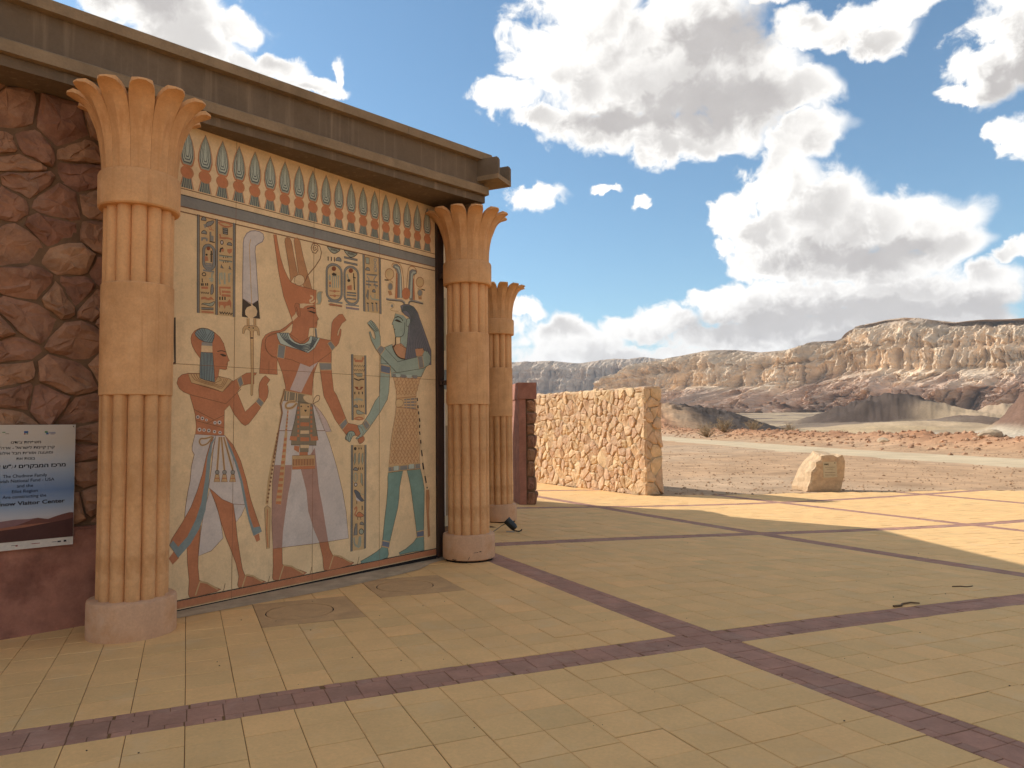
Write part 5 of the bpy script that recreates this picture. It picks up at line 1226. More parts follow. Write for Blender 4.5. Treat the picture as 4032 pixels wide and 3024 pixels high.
4 0 2 l 160 0 2045 3100 2242 3106
4 26 2 l 240 0 2047 3066 2244 3068
5 8 0 p 2322 3728 2565 3730 2584 3057 2324 3053
5 0 1 p 2299 3733 2325 3732 2338 3053 2312 3053
5 6 2 l 70 0 2299 3733 2312 3053
5 6 2 l 70 0 2325 3732 2338 3053
5 0 1 p 2552 3737 2580 3736 2593 3053 2565 3053
5 6 2 l 70 0 2552 3737 2565 3053
5 6 2 l 70 0 2580 3736 2593 3053
5 10 1 p 2343 3703 2400 3705 2400 3632 2346 3630
5 6 2 l 80 1 2343 3703 2400 3705 2400 3632 2346 3630
5 11 2 l 120 0 2497 3713 2509 3709 2516 3698 2496 3669 2479 3636 2500 3610 2522 3587 2506 3567 2485 3553
5 11 2 l 120 0 2491 3712 2480 3704 2473 3690 2492 3668 2510 3641 2490 3613 2473 3588 2495 3570 2522 3559
5 0 1 p 2339 3550 2340 3556 2347 3570 2359 3582 2374 3588 2389 3587 2402 3580 2408 3567 2409 3553
5 6 2 l 60 1 2339 3550 2340 3556 2347 3570 2359 3582 2374 3588 2389 3587 2402 3580 2408 3567 2409 3553
5 0 2 l 180 0 2356 3500 2528 3514
5 6 3 l 50 0 2356 3508 2528 3522
5 0 2 l 180 0 2349 3417 2534 3431
5 6 3 l 50 0 2349 3424 2534 3439
5 0 2 l 180 0 2349 3380 2431 3379
5 6 3 l 50 0 2349 3387 2431 3386
5 0 2 l 180 0 2467 3388 2540 3386
5 6 3 l 50 0 2467 3396 2540 3393
5 0 2 l 160 0 2365 3478 2394 3456 2395 3345
5 0 2 l 160 0 2504 3500 2473 3458 2510 3352
5 0 1 p 2377 3322 2392 3317 2385 3199 2353 3239
5 6 2 l 50 1 2377 3322 2392 3317 2385 3199 2353 3239
5 0 1 p 2446 3302 2446 3308 2452 3322 2461 3333 2473 3338 2485 3336 2495 3328 2500 3316 2501 3303
5 6 2 l 60 1 2446 3302 2446 3308 2452 3322 2461 3333 2473 3338 2485 3336 2495 3328 2500 3316 2501 3303
5 10 2 l 200 0 2413 3256 2443 3218 2553 3219
5 10 2 l 120 0 2489 3285 2492 3234
5 0 2 l 180 0 2380 3155 2389 3060
5 6 3 l 140 0 2360 3159 2392 3157
5 0 2 l 180 0 2452 3164 2461 3069
5 6 3 l 140 0 2432 3168 2464 3166
5 0 2 l 180 0 2516 3172 2526 3076
5 6 3 l 140 0 2496 3176 2528 3174
2 8 0 p 2158 2529 2332 2530 2334 1835 2334 1781 2166 1772
2 0 1 p 2128 2533 2155 2535 2162 1772 2139 1772
2 6 2 l 70 0 2128 2533 2139 1772
2 6 2 l 70 0 2155 2535 2162 1772
2 0 1 p 2329 2532 2352 2534 2359 1839 2340 1839
2 6 2 l 70 0 2329 2532 2340 1839
2 6 2 l 70 0 2352 2534 2359 1839
2 20 2 l 300 0 2181 2491 2187 2460 2292 2462 2309 2508
2 6 2 l 90 0 2170 2414 2183 2388 2196 2415 2209 2389 2222 2416 2235 2389 2248 2417 2261 2390 2274 2418 2287 2391 2300 2418 2314 2392 2327 2419
2 6 2 l 90 0 2170 2365 2183 2339 2196 2366 2209 2340 2222 2367 2235 2340 2248 2367 2261 2341 2274 2368 2287 2342 2300 2369 2314 2342 2327 2370
2 10 1 p 2170 2314 2298 2318 2292 2282 2222 2281
2 6 2 l 50 1 2170 2314 2298 2318 2292 2282 2222 2281
2 6 2 l 140 0 2171 2254 2189 2249 2211 2243 2228 2238 2246 2237 2262 2243 2280 2250 2305 2251 2325 2250
2 19 1 p 2171 2161 2234 2159 2228 2136 2263 2136 2269 2162 2316 2162 2275 2127 2217 2125
2 6 2 l 160 0 2183 2101 2183 2071
2 6 2 l 160 0 2244 2103 2244 2073
2 6 2 l 160 0 2298 2105 2298 2074
2 10 2 l 220 0 2171 2006 2246 2017 2302 2005
2 10 2 l 140 0 2211 2038 2217 1976
2 0 1 p 2169 1924 2170 1929 2175 1940 2186 1948 2200 1951 2214 1948 2225 1941 2231 1930 2232 1917
2 6 2 l 60 1 2169 1924 2170 1929 2175 1940 2186 1948 2200 1951 2214 1948 2225 1941 2231 1930 2232 1917
2 6 2 l 100 0 2260 1948 2260 1919
2 6 2 l 100 0 2284 1949 2285 1919
2 6 2 l 100 0 2310 1949 2310 1920
2 10 1 p 2206 1883 2217 1890 2235 1889 2257 1881 2281 1870 2314 1861 2334 1853 2315 1846 2281 1842 2247 1839 2218 1843 2206 1862
2 6 2 l 50 1 2206 1883 2217 1890 2235 1889 2257 1881 2281 1870 2314 1861 2334 1853 2315 1846 2281 1842 2247 1839 2218 1843 2206 1862
2 20 2 l 160 1 2178 1790 2191 1796 2219 1803 2247 1806 2274 1803 2302 1796 2314 1790 2302 1784 2274 1779 2247 1776 2219 1779 2191 1784
3 8 0 p 2158 1486 2335 1484 2337 279 2162 282
3 0 1 p 2131 1487 2156 1486 2153 279 2128 278
3 6 2 l 70 0 2131 1487 2128 278
3 6 2 l 70 0 2156 1486 2153 279
3 0 1 p 2334 1484 2357 1483 2352 284 2329 283
3 6 2 l 70 0 2334 1484 2329 283
3 6 2 l 70 0 2357 1483 2352 284
3 6 1 p 2211 1443 2209 1435 2203 1428 2195 1425 2186 1425 2178 1429 2172 1436 2170 1444 2172 1453 2177 1459 2186 1463 2195 1463 2203 1459 2209 1452
3 6 2 l 140 0 2245 1455 2248 1433
3 6 2 l 140 0 2280 1454 2282 1432
3 10 1 p 2179 1387 2195 1397 2200 1298 2182 1255 2170 1308
3 6 2 l 50 1 2179 1387 2195 1397 2200 1298 2182 1255 2170 1308
3 10 1 p 2242 1385 2258 1395 2263 1296 2245 1252 2233 1306
3 6 2 l 50 1 2242 1385 2258 1395 2263 1296 2245 1252 2233 1306
3 10 1 p 2294 1383 2310 1393 2315 1293 2297 1250 2285 1303
3 6 2 l 50 1 2294 1383 2310 1393 2315 1293 2297 1250 2285 1303
3 0 1 p 2163 1199 2163 1205 2170 1218 2182 1226 2197 1228 2212 1224 2224 1215 2230 1202 2231 1188
3 6 2 l 60 1 2163 1199 2163 1205 2170 1218 2182 1226 2197 1228 2212 1224 2224 1215 2230 1202 2231 1188
3 6 2 l 120 0 2242 1226 2242 1199
3 6 2 l 120 0 2271 1224 2271 1198
3 6 2 l 120 0 2302 1223 2303 1196
3 8 1 p 2222 1112 2220 1092 2213 1075 2203 1067 2192 1067 2182 1077 2174 1095 2172 1116 2174 1136 2181 1153 2191 1162 2202 1161 2212 1151 2220 1134
3 10 2 l 120 1 2222 1112 2220 1092 2213 1075 2203 1067 2192 1067 2182 1077 2174 1095 2172 1116 2174 1136 2181 1153 2191 1162 2202 1161 2212 1151 2220 1134
3 27 1 p 2220 1029 2218 1021 2212 1015 2204 1012 2195 1012 2187 1016 2181 1024 2179 1032 2181 1040 2187 1047 2195 1050 2204 1049 2212 1045 2218 1038
3 6 2 l 90 1 2220 1029 2218 1021 2212 1015 2204 1012 2195 1012 2187 1016 2181 1024 2179 1032 2181 1040 2187 1047 2195 1050 2204 1049 2212 1045 2218 1038
3 10 1 p 2277 1162 2297 1148 2304 1010 2274 1052
3 6 2 l 50 1 2277 1162 2297 1148 2304 1010 2274 1052
3 7 1 p 2175 962 2180 970 2192 973 2205 968 2220 959 2237 949 2255 934 2269 908 2284 879 2308 857 2324 840 2313 831 2290 830 2263 840 2238 857 2221 875 2209 894 2198 913 2190 931 2180 948
3 6 2 l 50 1 2175 962 2180 970 2192 973 2205 968 2220 959 2237 949 2255 934 2269 908 2284 879 2308 857 2324 840 2313 831 2290 830 2263 840 2238 857 2221 875 2209 894 2198 913 2190 931 2180 948
3 27 2 p 2190 931 2209 885 2278 831 2226 840 2206 860
3 6 2 l 100 0 2215 841 2217 810
3 10 2 l 70 0 2283 985 2266 925 2324 902
3 20 2 l 200 0 2181 748 2195 765 2209 776 2216 760 2215 736 2200 715 2187 695 2196 681 2210 671
3 5 1 p 2221 696 2235 710 2255 715 2290 696 2319 673 2323 662 2313 656 2290 652 2261 653 2231 658 2210 667 2210 681
3 6 2 l 50 1 2221 696 2235 710 2255 715 2290 696 2319 673 2323 662 2313 656 2290 652 2261 653 2231 658 2210 667 2210 681
3 13 2 l 100 0 2227 656 2229 626
3 13 2 l 100 0 2273 652 2278 620
3 6 2 l 140 0 2296 781 2296 730
3 0 1 p 2260 570 2261 576 2266 587 2277 594 2290 596 2303 592 2314 582 2320 569 2320 556
3 6 2 l 60 1 2260 570 2261 576 2266 587 2277 594 2290 596 2303 592 2314 582 2320 569 2320 556
3 0 1 p 2198 585 2221 587 2224 456 2171 454 2170 484 2182 548 2199 550
3 6 2 l 70 1 2198 585 2221 587 2224 456 2171 454
3 10 1 p 2319 481 2316 468 2306 458 2292 454 2277 456 2263 463 2254 475 2250 489 2254 503 2263 512 2277 517 2292 515 2306 507 2316 495
3 6 2 l 80 1 2319 481 2316 468 2306 458 2292 454 2277 456 2263 463 2254 475 2250 489 2254 503 2263 512 2277 517 2292 515 2306 507 2316 495
3 10 2 l 220 0 2176 431 2177 401 2182 366 2198 340 2216 326 2232 330 2245 349 2251 386 2256 421 2266 431 2273 419 2274 375 2268 328 2247 314 2228 312
6 9 0 p 2802 3574 2797 3550 2784 3527 2765 3509 2741 3497 2716 3493 2692 3497 2673 3510 2661 3528 2656 3551 2661 3575 2673 3597 2692 3615 2716 3627 2741 3632 2765 3627 2785 3615 2797 3596
6 17 1 l 120 1 2802 3574 2797 3550 2784 3527 2765 3509 2741 3497 2716 3493 2692 3497 2673 3510 2661 3528 2656 3551 2661 3575 2673 3597 2692 3615 2716 3627 2741 3632 2765 3627 2785 3615 2797 3596
6 9 0 p 3328 3552 3324 3530 3312 3508 3293 3491 3270 3480 3246 3476 3223 3481 3205 3493 3193 3510 3189 3531 3193 3554 3205 3575 3224 3592 3246 3604 3270 3607 3293 3603 3312 3592 3324 3574
6 17 1 l 120 1 3328 3552 3324 3530 3312 3508 3293 3491 3270 3480 3246 3476 3223 3481 3205 3493 3193 3510 3189 3531 3193 3554 3205 3575 3224 3592 3246 3604 3270 3607 3293 3603 3312 3592 3324 3574
6 0 1 p 2784 3416 2779 3394 2768 3376 2751 3364 2732 3362 2715 3369 2704 3383 2699 3403 2704 3424 2715 3443 2732 3454 2751 3457 2768 3450 2779 3436
6 21 2 l 120 1 2784 3416 2779 3394 2768 3376 2751 3364 2732 3362 2715 3369 2704 3383 2699 3403 2704 3424 2715 3443 2732 3454 2751 3457 2768 3450 2779 3436
6 0 1 p 3304 3409 3299 3388 3286 3370 3268 3358 3247 3355 3229 3362 3216 3377 3212 3397 3216 3418 3229 3436 3248 3448 3268 3451 3286 3444 3299 3429
6 21 2 l 120 1 3304 3409 3299 3388 3286 3370 3268 3358 3247 3355 3229 3362 3216 3377 3212 3397 3216 3418 3229 3436 3248 3448 3268 3451 3286 3444 3299 3429
6 21 1 l 160 0 2649 3479 2669 3482 2698 3485 2725 3486 2749 3481 2773 3473 2789 3467
6 6 2 l 140 0 2646 3478 2712 3484
6 21 1 l 160 0 3216 3452 3230 3452 3250 3454 3272 3454 3299 3454 3328 3453 3349 3452
6 6 2 l 140 0 3286 3454 3349 3450
6 17 1 p 2699 3350 2757 3358 2776 3313 2725 3296
6 17 1 p 3223 3359 3285 3367 3292 3323 3236 3316
6 17 1 l 120 0 2821 3271 2829 3369 2840 3504 2841 3609 2820 3649 2790 3657 2770 3664 2767 3680 2775 3694 2789 3705 2811 3715 2840 3723 2867 3724 2891 3718 2914 3706 2932 3682 2947 3638 2958 3583 2965 3532 2970 3487 2971 3445 2972 3417
6 17 1 l 120 0 3018 3423 3024 3476 3031 3549 3039 3611 3046 3652 3053 3682 3066 3704 3090 3718 3121 3724 3148 3722 3172 3710 3193 3689 3203 3667 3193 3654 3171 3640 3154 3600 3151 3508 3152 3390 3154 3305
6 5 1 p 2841 3599 2860 3593 2860 3276 2821 3271
6 5 1 p 3134 3567 3154 3580 3167 3297 3133 3298
6 0 1 p 2860 3286 2867 3584 2841 3637 2789 3658 2795 3692 2854 3707 2906 3682 2932 3546 2945 3297
6 6 2 l 50 1 2860 3286 2867 3584 2841 3637 2789 3658 2795 3692 2854 3707 2906 3682 2932 3546 2945 3297
6 23 3 p 2899 3291 2899 3589 2867 3651 2808 3666 2821 3680 2880 3673 2919 3592 2932 3295
6 0 1 p 3052 3428 3073 3656 3120 3685 3189 3685 3196 3646 3134 3607 3126 3292 3072 3294
6 6 2 l 50 1 3052 3428 3073 3656 3120 3685 3189 3685 3196 3646 3134 3607 3126 3292 3072 3294
6 23 3 p 3072 3304 3096 3620 3127 3660 3182 3664 3175 3648 3127 3630 3103 3318
6 5 3 p 3082 3369 3078 3345 3067 3322 3051 3303 3030 3290 3008 3283 2985 3284 2964 3292 2948 3306 2938 3326 2935 3349 2938 3372 2948 3395 2965 3414 2985 3428 3008 3434 3031 3434 3051 3426 3068 3412 3078 3392
6 11 2 l 260 0 2674 3252 2685 3250 2702 3248 2725 3247 2755 3249 2791 3252 2827 3255 2864 3258 2901 3261 2932 3262 2953 3257 2968 3250 2978 3244 2984 3237 2984 3231 2985 3227
6 6 3 l 80 0 2674 3242 2685 3241 2702 3238 2725 3238 2755 3240 2791 3243 2827 3245 2864 3247 2902 3249 2932 3247 2951 3241 2964 3232 2971 3225
6 11 2 l 260 0 3058 3234 3061 3243 3064 3255 3072 3265 3084 3272 3100 3278 3119 3281 3143 3283 3171 3283 3202 3282 3241 3279 3283 3274 3313 3271
6 6 3 l 80 0 3052 3234 3054 3241 3057 3251 3065 3260 3079 3265 3098 3269 3119 3271 3144 3271 3171 3269 3202 3267 3241 3267 3283 3268 3313 3268
6 11 1 p 2790 3177 2786 3164 2776 3155 2763 3154 2753 3160 2749 3172 2753 3184 2763 3193 2776 3195 2786 3189
6 21 1 l 100 0 2712 3205 2749 3210 2789 3210 2804 3190 2801 3164 2767 3144 2737 3128 2753 3119 2788 3115 2837 3117 2879 3121
6 22 2 p 2827 3100 2984 3090 3038 3057 3051 2952 3024 2727 3010 2668 2905 2698 2911 2804 2827 2798 2808 2861 2801 2898 2788 2916 2795 2936 2765 2947 2788 2992 2814 3042
6 6 3 l 50 1 2827 3100 2984 3090 3038 3057 3051 2952 3024 2727 3010 2668 2905 2698 2911 2804 2827 2798 2808 2861 2801 2898 2788 2916 2795 2936 2765 2947 2788 2992 2814 3042
6 3 4 p 2827 3105 2932 3108 3051 3059 3038 3028 2958 3077 2825 3086
6 12 3 p 2912 3192 2971 3218 3052 3229 3146 3206 3215 3146 3256 3062 3326 2930 3396 2798 3460 2673 3459 2488 3423 2486 3311 2692 3200 2683 3186 2565 2983 2527 3024 2727 3051 2952 3065 3060 2984 3090 2932 3122
6 6 4 l 50 1 2912 3192 2971 3218 3052 3229 3146 3206 3215 3146 3256 3062 3326 2930 3396 2798 3460 2673 3459 2488 3423 2486 3311 2692 3200 2683 3186 2565 2983 2527 3024 2727 3051 2952 3065 3060 2984 3090 2932 3122
6 14 5 l 90 0 2934 3124 2956 3132 2988 3143 3018 3143 3044 3127 3069 3101 3086 3072 3090 3042 3087 3008 3083 2967 3081 2918 3078 2861 3072 2796 3059 2708 3043 2611 3032 2543
6 14 5 l 90 0 2936 3131 2960 3139 2993 3149 3024 3150 3051 3135 3076 3111 3094 3082 3100 3054 3098 3021 3096 2980 3096 2930 3097 2871 3095 2804 3087 2717 3077 2621 3069 2554
6 14 5 l 90 0 2938 3138 2963 3146 2998 3156 3031 3157 3059 3143 3084 3120 3102 3093 3108 3066 3108 3034 3108 2994 3112 2942 3116 2881 3118 2813 3115 2726 3110 2631 3106 2564
6 14 5 l 90 0 2940 3146 2966 3153 3004 3163 3038 3164 3066 3151 3091 3130 3110 3104 3118 3078 3119 3048 3121 3008 3127 2954 3135 2891 3140 2821 3143 2734 3144 2641 3144 2575
6 14 5 l 90 0 2943 3153 2970 3160 3009 3169 3045 3171 3073 3159 3099 3139 3118 3115 3127 3090 3129 3061 3133 3021 3143 2967 3154 2901 3163 2830 3171 2743 3178 2651 3182 2586
6 14 5 l 90 0 2945 3160 2974 3167 3014 3176 3052 3178 3081 3167 3106 3148 3126 3126 3136 3102 3140 3074 3146 3035 3158 2976 3173 2905 3186 2838 3200 2778 3212 2723 3220 2685
6 14 5 l 90 0 2947 3167 2977 3174 3020 3183 3058 3184 3088 3175 3114 3158 3134 3136 3145 3114 3150 3088 3159 3049 3174 2989 3192 2916 3210 2847 3228 2781 3246 2719 3259 2675
6 14 5 l 90 0 2949 3174 2981 3181 3025 3190 3065 3192 3095 3183 3121 3167 3142 3147 3154 3126 3161 3101 3171 3062 3189 3002 3211 2928 3233 2856 3256 2784 3280 2714 3297 2666
6 14 5 l 90 0 2952 3181 2984 3188 3030 3196 3072 3198 3103 3191 3129 3177 3150 3158 3163 3138 3172 3114 3184 3076 3205 3015 3230 2940 3256 2865 3285 2787 3315 2710 3336 2656
6 14 5 l 90 0 2954 3188 2988 3195 3036 3203 3079 3205 3110 3199 3136 3186 3158 3169 3172 3151 3182 3128 3197 3090 3221 3028 3249 2952 3280 2873 3314 2790 3350 2706 3375 2647
6 14 5 l 90 0 2956 3196 2991 3202 3041 3210 3086 3212 3118 3207 3144 3196 3166 3180 3182 3163 3193 3141 3210 3104 3236 3042 3269 2963 3303 2882 3343 2793 3385 2702 3415 2637
6 22 5 p 3015 3026 3032 3045 3051 3054 3069 3048 3081 3033 3076 3006 3064 2978 3052 2958 3038 2946 3022 2946 3011 2958 3009 2991
6 6 6 l 50 1 3015 3026 3032 3045 3051 3054 3069 3048 3081 3033 3076 3006 3064 2978 3052 2958 3038 2946 3022 2946 3011 2958 3009 2991
6 6 5 l 110 0 2821 3033 2832 3039 2849 3048 2866 3052 2884 3051 2902 3046 2918 3039 2932 3029 2943 3018 2951 3009
6 6 5 p 2808 2998 2846 3019 2892 3008 2942 2984 2866 2986
6 6 5 l 80 0 2801 2889 2820 2886
6 6 5 l 70 0 2984 2993 2984 2961 2983 2917 2977 2877 2967 2849 2952 2827 2931 2810 2897 2801 2856 2798 2827 2796
6 6 5 l 140 0 2827 2798 2827 2711 2801 2676 2773 2660
6 18 2 p 2775 2683 2918 2723 3010 2668 2983 2532 2878 2549 2814 2606
6 13 3 l 50 1 2775 2683 2918 2723 3010 2668 2983 2532 2878 2549 2814 2606
6 6 5 l 140 0 2775 2679 2781 2664 2790 2644 2801 2624 2816 2604 2833 2583 2852 2566 2873 2554 2895 2544 2918 2537 2942 2534 2966 2533 2983 2532
6 22 1 p 2612 2638 2775 2702 2801 2624 2878 2549 2983 2527 3186 2570 3172 2671 3283 2690 3424 2631 3459 2573 3338 2417 3282 2326 2762 2302 2743 2404 2724 2459 2581 2450 2581 2552
6 6 2 l 50 1 2612 2638 2775 2702 2801 2624 2878 2549 2983 2527 3186 2570 3172 2671 3283 2690 3424 2631 3459 2573 3338 2417 3282 2326 2762 2302 2743 2404 2724 2459 2581 2450 2581 2552
6 18 5 p 3165 2671 3297 2691 3332 2654 3282 2591 3186 2584
6 22 4 p 3311 2672 3395 2658 3445 2602 3445 2532 3409 2480 3310 2435 2846 2355 2575 2552 2507 2616 2434 2715 2395 2817 2416 2824 2446 2762 2483 2733 2498 2758 2476 2829 2404 2886 2368 2919 2428 2962 2489 2923 2550 2855 2574 2774 2577 2672 2655 2641 2859 2491 3186 2570 3310 2603
6 6 5 l 50 1 3311 2672 3395 2658 3445 2602 3445 2532 3409 2480 3310 2435 2846 2355 2575 2552 2507 2616 2434 2715 2395 2817 2416 2824 2446 2762 2483 2733 2498 2758 2476 2829 2404 2886 2368 2919 2428 2962 2489 2923 2550 2855 2574 2774 2577 2672 2655 2641 2859 2491 3186 2570 3310 2603
6 6 6 l 60 0 2386 2907 2513 2824
6 6 6 l 60 0 2410 2933 2525 2834
6 6 6 l 60 0 2434 2949 2538 2840
6 0 6 p 2519 2612 2581 2672 2649 2636 2581 2557
6 21 7 l 100 1 2519 2612 2581 2672 2649 2636 2581 2557
6 0 6 p 3210 2576 3294 2594 3324 2451 3238 2429
6 21 7 l 100 1 3210 2576 3294 2594 3324 2451 3238 2429
6 22 1 p 2590 2527 2742 2434 2732 2303 2717 2116 2692 2022 2580 1873 2387 1664 2294 1580 2213 1551 2196 1560 2270 1612 2224 1710 2293 1723 2399 1844 2495 1999 2562 2065 2577 2286
6 6 2 l 50 1 2590 2527 2742 2434 2732 2303 2717 2116 2692 2022 2580 1873 2387 1664 2294 1580 2213 1551 2196 1560 2270 1612 2224 1710 2293 1723 2399 1844 2495 1999 2562 2065 2577 2286
6 2 4 p 2586 2439 2740 2423 2732 2335 2582 2351
6 21 5 l 120 1 2586 2439 2740 2423 2732 2335 2582 2351
6 0 4 p 2302 1727 2352 1772 2411 1709 2358 1660
6 21 5 l 100 1 2302 1727 2352 1772 2411 1709 2358 1660
6 4 0 p 2768 2347 3330 2439 3287 2338 3259 2298 3217 2189 3190 2130 3183 2062 3210 1917 3244 1752 3254 1538 3248 1210 2714 1208 2742 1456 2767 1613 2818 1818 2838 1931 2838 2138 2806 2250
6 13 1 l 50 1 2768 2347 3330 2439 3287 2338 3259 2298 3217 2189 3190 2130 3183 2062 3210 1917 3244 1752 3254 1538 3248 1210 2714 1208 2742 1456 2767 1613 2818 1818 2838 1931 2838 2138 2806 2250
6 22 2 p 2845 2360 3330 2444 3273 2338 2780 2338
6 0 3 p 2774 2337 2825 2338 2825 2300 2778 2300
6 23 3 p 2832 2338 2903 2338 2903 2300 2836 2300
6 0 3 p 2916 2338 3002 2338 3002 2300 2920 2300
6 23 3 p 3015 2338 3102 2339 3102 2300 3019 2300
6 0 3 p 3116 2339 3204 2340 3204 2301 3120 2301
6 17 2 l 80 0 2793 2287 2800 2257 2822 2239 2844 2259 2851 2289
6 17 2 l 80 0 2856 2290 2862 2260 2884 2242 2907 2262 2914 2292
6 17 2 l 80 0 2919 2292 2926 2262 2948 2244 2970 2264 2978 2295
6 17 2 l 80 0 2983 2295 2990 2265 3012 2247 3035 2267 3042 2298
6 17 2 l 80 0 3047 2298 3054 2268 3077 2249 3100 2270 3107 2301
6 17 2 l 80 0 3113 2301 3120 2270 3143 2252 3166 2272 3173 2304
6 17 2 l 80 0 3179 2304 3186 2273 3209 2255 3233 2275 3240 2307
6 17 2 l 80 0 2823 2248 2829 2218 2850 2200 2870 2220 2877 2250
6 17 2 l 80 0 2882 2250 2888 2220 2909 2202 2930 2222 2936 2253
6 17 2 l 80 0 2941 2253 2948 2223 2969 2204 2990 2224 2997 2255
6 17 2 l 80 0 3002 2256 3008 2225 3029 2207 3051 2227 3057 2258
6 17 2 l 80 0 3062 2258 3069 2228 3090 2209 3112 2229 3119 2260
6 17 2 l 80 0 3124 2260 3130 2230 3152 2211 3174 2232 3181 2263
6 17 2 l 80 0 3186 2263 3193 2232 3214 2214 3236 2234 3244 2266
6 17 2 l 80 0 2817 2208 2824 2178 2847 2160 2869 2180 2876 2210
6 17 2 l 80 0 2882 2210 2889 2180 2911 2162 2934 2182 2941 2213
6 17 2 l 80 0 2947 2213 2954 2183 2977 2164 3000 2184 3007 2215
6 17 2 l 80 0 3012 2215 3020 2185 3043 2166 3066 2186 3074 2218
6 17 2 l 80 0 3079 2218 3086 2187 3110 2169 3133 2189 3141 2220
6 17 2 l 80 0 3146 2220 3154 2190 3177 2171 3201 2191 3209 2223
6 17 2 l 80 0 2848 2169 2854 2139 2875 2121 2896 2140 2903 2171
6 17 2 l 80 0 2908 2171 2914 2141 2935 2123 2957 2142 2963 2173
6 17 2 l 80 0 2968 2173 2975 2143 2996 2124 3018 2144 3025 2175
6 17 2 l 80 0 3030 2175 3036 2145 3058 2126 3080 2146 3087 2177
6 17 2 l 80 0 3092 2177 3098 2147 3120 2128 3142 2148 3149 2179
6 17 2 l 80 0 3154 2180 3161 2149 3183 2130 3205 2150 3212 2182
6 17 2 l 80 0 2842 2129 2848 2099 2867 2080 2887 2100 2893 2130
6 17 2 l 80 0 2897 2130 2903 2100 2923 2082 2942 2101 2949 2132
6 17 2 l 80 0 2953 2132 2960 2102 2979 2083 2999 2103 3005 2134
6 17 2 l 80 0 3010 2134 3016 2104 3036 2085 3056 2105 3062 2136
6 17 2 l 80 0 3067 2136 3073 2105 3093 2086 3114 2106 3120 2137
6 17 2 l 80 0 3125 2137 3131 2107 3151 2088 3172 2108 3178 2139
6 17 2 l 80 0 2834 1903 2840 1873 2860 1854 2880 1873 2887 1904
6 17 2 l 80 0 2892 1904 2898 1873 2918 1855 2939 1874 2945 1904
6 17 2 l 80 0 2950 1904 2956 1874 2977 1855 2997 1874 3004 1905
6 17 2 l 80 0 3009 1905 3015 1874 3036 1855 3057 1875 3063 1905
6 17 2 l 80 0 3068 1906 3075 1875 3096 1856 3117 1875 3124 1906
6 17 2 l 80 0 3128 1906 3135 1875 3156 1856 3177 1876 3184 1907
6 17 2 l 80 0 2844 1864 2851 1834 2872 1816 2892 1834 2899 1865
6 17 2 l 80 0 2904 1865 2910 1834 2931 1816 2952 1835 2959 1865
6 17 2 l 80 0 2964 1865 2970 1835 2991 1816 3012 1835 3019 1866
6 17 2 l 80 0 3024 1866 3031 1835 3052 1816 3073 1835 3080 1866
6 17 2 l 80 0 3085 1866 3092 1835 3113 1816 3135 1836 3142 1866
6 17 2 l 80 0 3147 1866 3154 1836 3176 1816 3197 1836 3204 1867
6 17 2 l 80 0 2820 1825 2826 1796 2847 1777 2868 1796 2875 1826
6 17 2 l 80 0 2880 1826 2887 1796 2908 1777 2929 1796 2936 1826
6 17 2 l 80 0 2941 1826 2948 1796 2969 1777 2991 1796 2998 1826
6 17 2 l 80 0 3003 1826 3010 1796 3031 1777 3053 1796 3060 1826
6 17 2 l 80 0 3065 1826 3072 1796 3094 1777 3116 1796 3123 1827
6 17 2 l 80 0 3128 1827 3135 1796 3158 1777 3180 1796 3187 1827
6 17 2 l 80 0 2831 1787 2838 1757 2859 1738 2881 1757 2888 1787
6 17 2 l 80 0 2893 1787 2900 1757 2922 1738 2944 1757 2951 1787
6 17 2 l 80 0 2956 1787 2963 1757 2985 1738 3007 1756 3014 1787
6 17 2 l 80 0 3019 1787 3026 1756 3048 1737 3071 1756 3078 1787
6 17 2 l 80 0 3083 1787 3090 1756 3113 1737 3136 1756 3143 1787
6 17 2 l 80 0 3148 1787 3155 1756 3178 1737 3201 1756 3208 1787
6 17 2 l 80 0 2806 1748 2812 1718 2834 1700 2857 1718 2864 1748
6 17 2 l 80 0 2869 1748 2876 1718 2898 1699 2920 1718 2927 1748
6 17 2 l 80 0 2932 1748 2940 1718 2962 1699 2985 1717 2992 1748
6 17 2 l 80 0 2997 1748 3004 1717 3027 1698 3050 1717 3057 1748
6 17 2 l 80 0 3062 1748 3070 1717 3093 1698 3116 1717 3123 1747
6 17 2 l 80 0 3129 1747 3136 1717 3159 1697 3182 1716 3190 1747
6 17 2 l 80 0 2818 1710 2825 1680 2847 1661 2870 1679 2877 1709
6 17 2 l 80 0 2882 1709 2890 1679 2912 1660 2935 1679 2943 1709
6 17 2 l 80 0 2948 1709 2955 1678 2978 1659 3002 1678 3009 1708
6 17 2 l 80 0 3014 1708 3022 1678 3045 1659 3068 1678 3076 1708
6 17 2 l 80 0 3081 1708 3089 1677 3112 1658 3136 1677 3144 1708
6 17 2 l 80 0 3149 1708 3156 1677 3180 1657 3204 1676 3212 1707
6 17 2 l 80 0 2791 1671 2798 1641 2817 1622 2837 1641 2843 1671
6 17 2 l 80 0 2848 1671 2854 1641 2874 1622 2894 1640 2900 1670
6 17 2 l 80 0 2905 1670 2911 1640 2931 1621 2951 1640 2958 1670
6 17 2 l 80 0 2962 1670 2969 1639 2989 1620 3009 1639 3016 1669
6 17 2 l 80 0 3020 1669 3027 1639 3047 1619 3068 1638 3074 1669
6 17 2 l 80 0 3079 1669 3086 1638 3106 1618 3127 1637 3134 1668
6 17 2 l 80 0 3139 1668 3145 1637 3166 1618 3187 1637 3194 1668
6 17 2 l 80 0 2802 1633 2808 1603 2828 1584 2848 1602 2855 1632
6 17 2 l 80 0 2859 1632 2866 1602 2886 1583 2906 1601 2913 1631
6 17 2 l 80 0 2918 1631 2924 1601 2945 1582 2965 1600 2972 1631
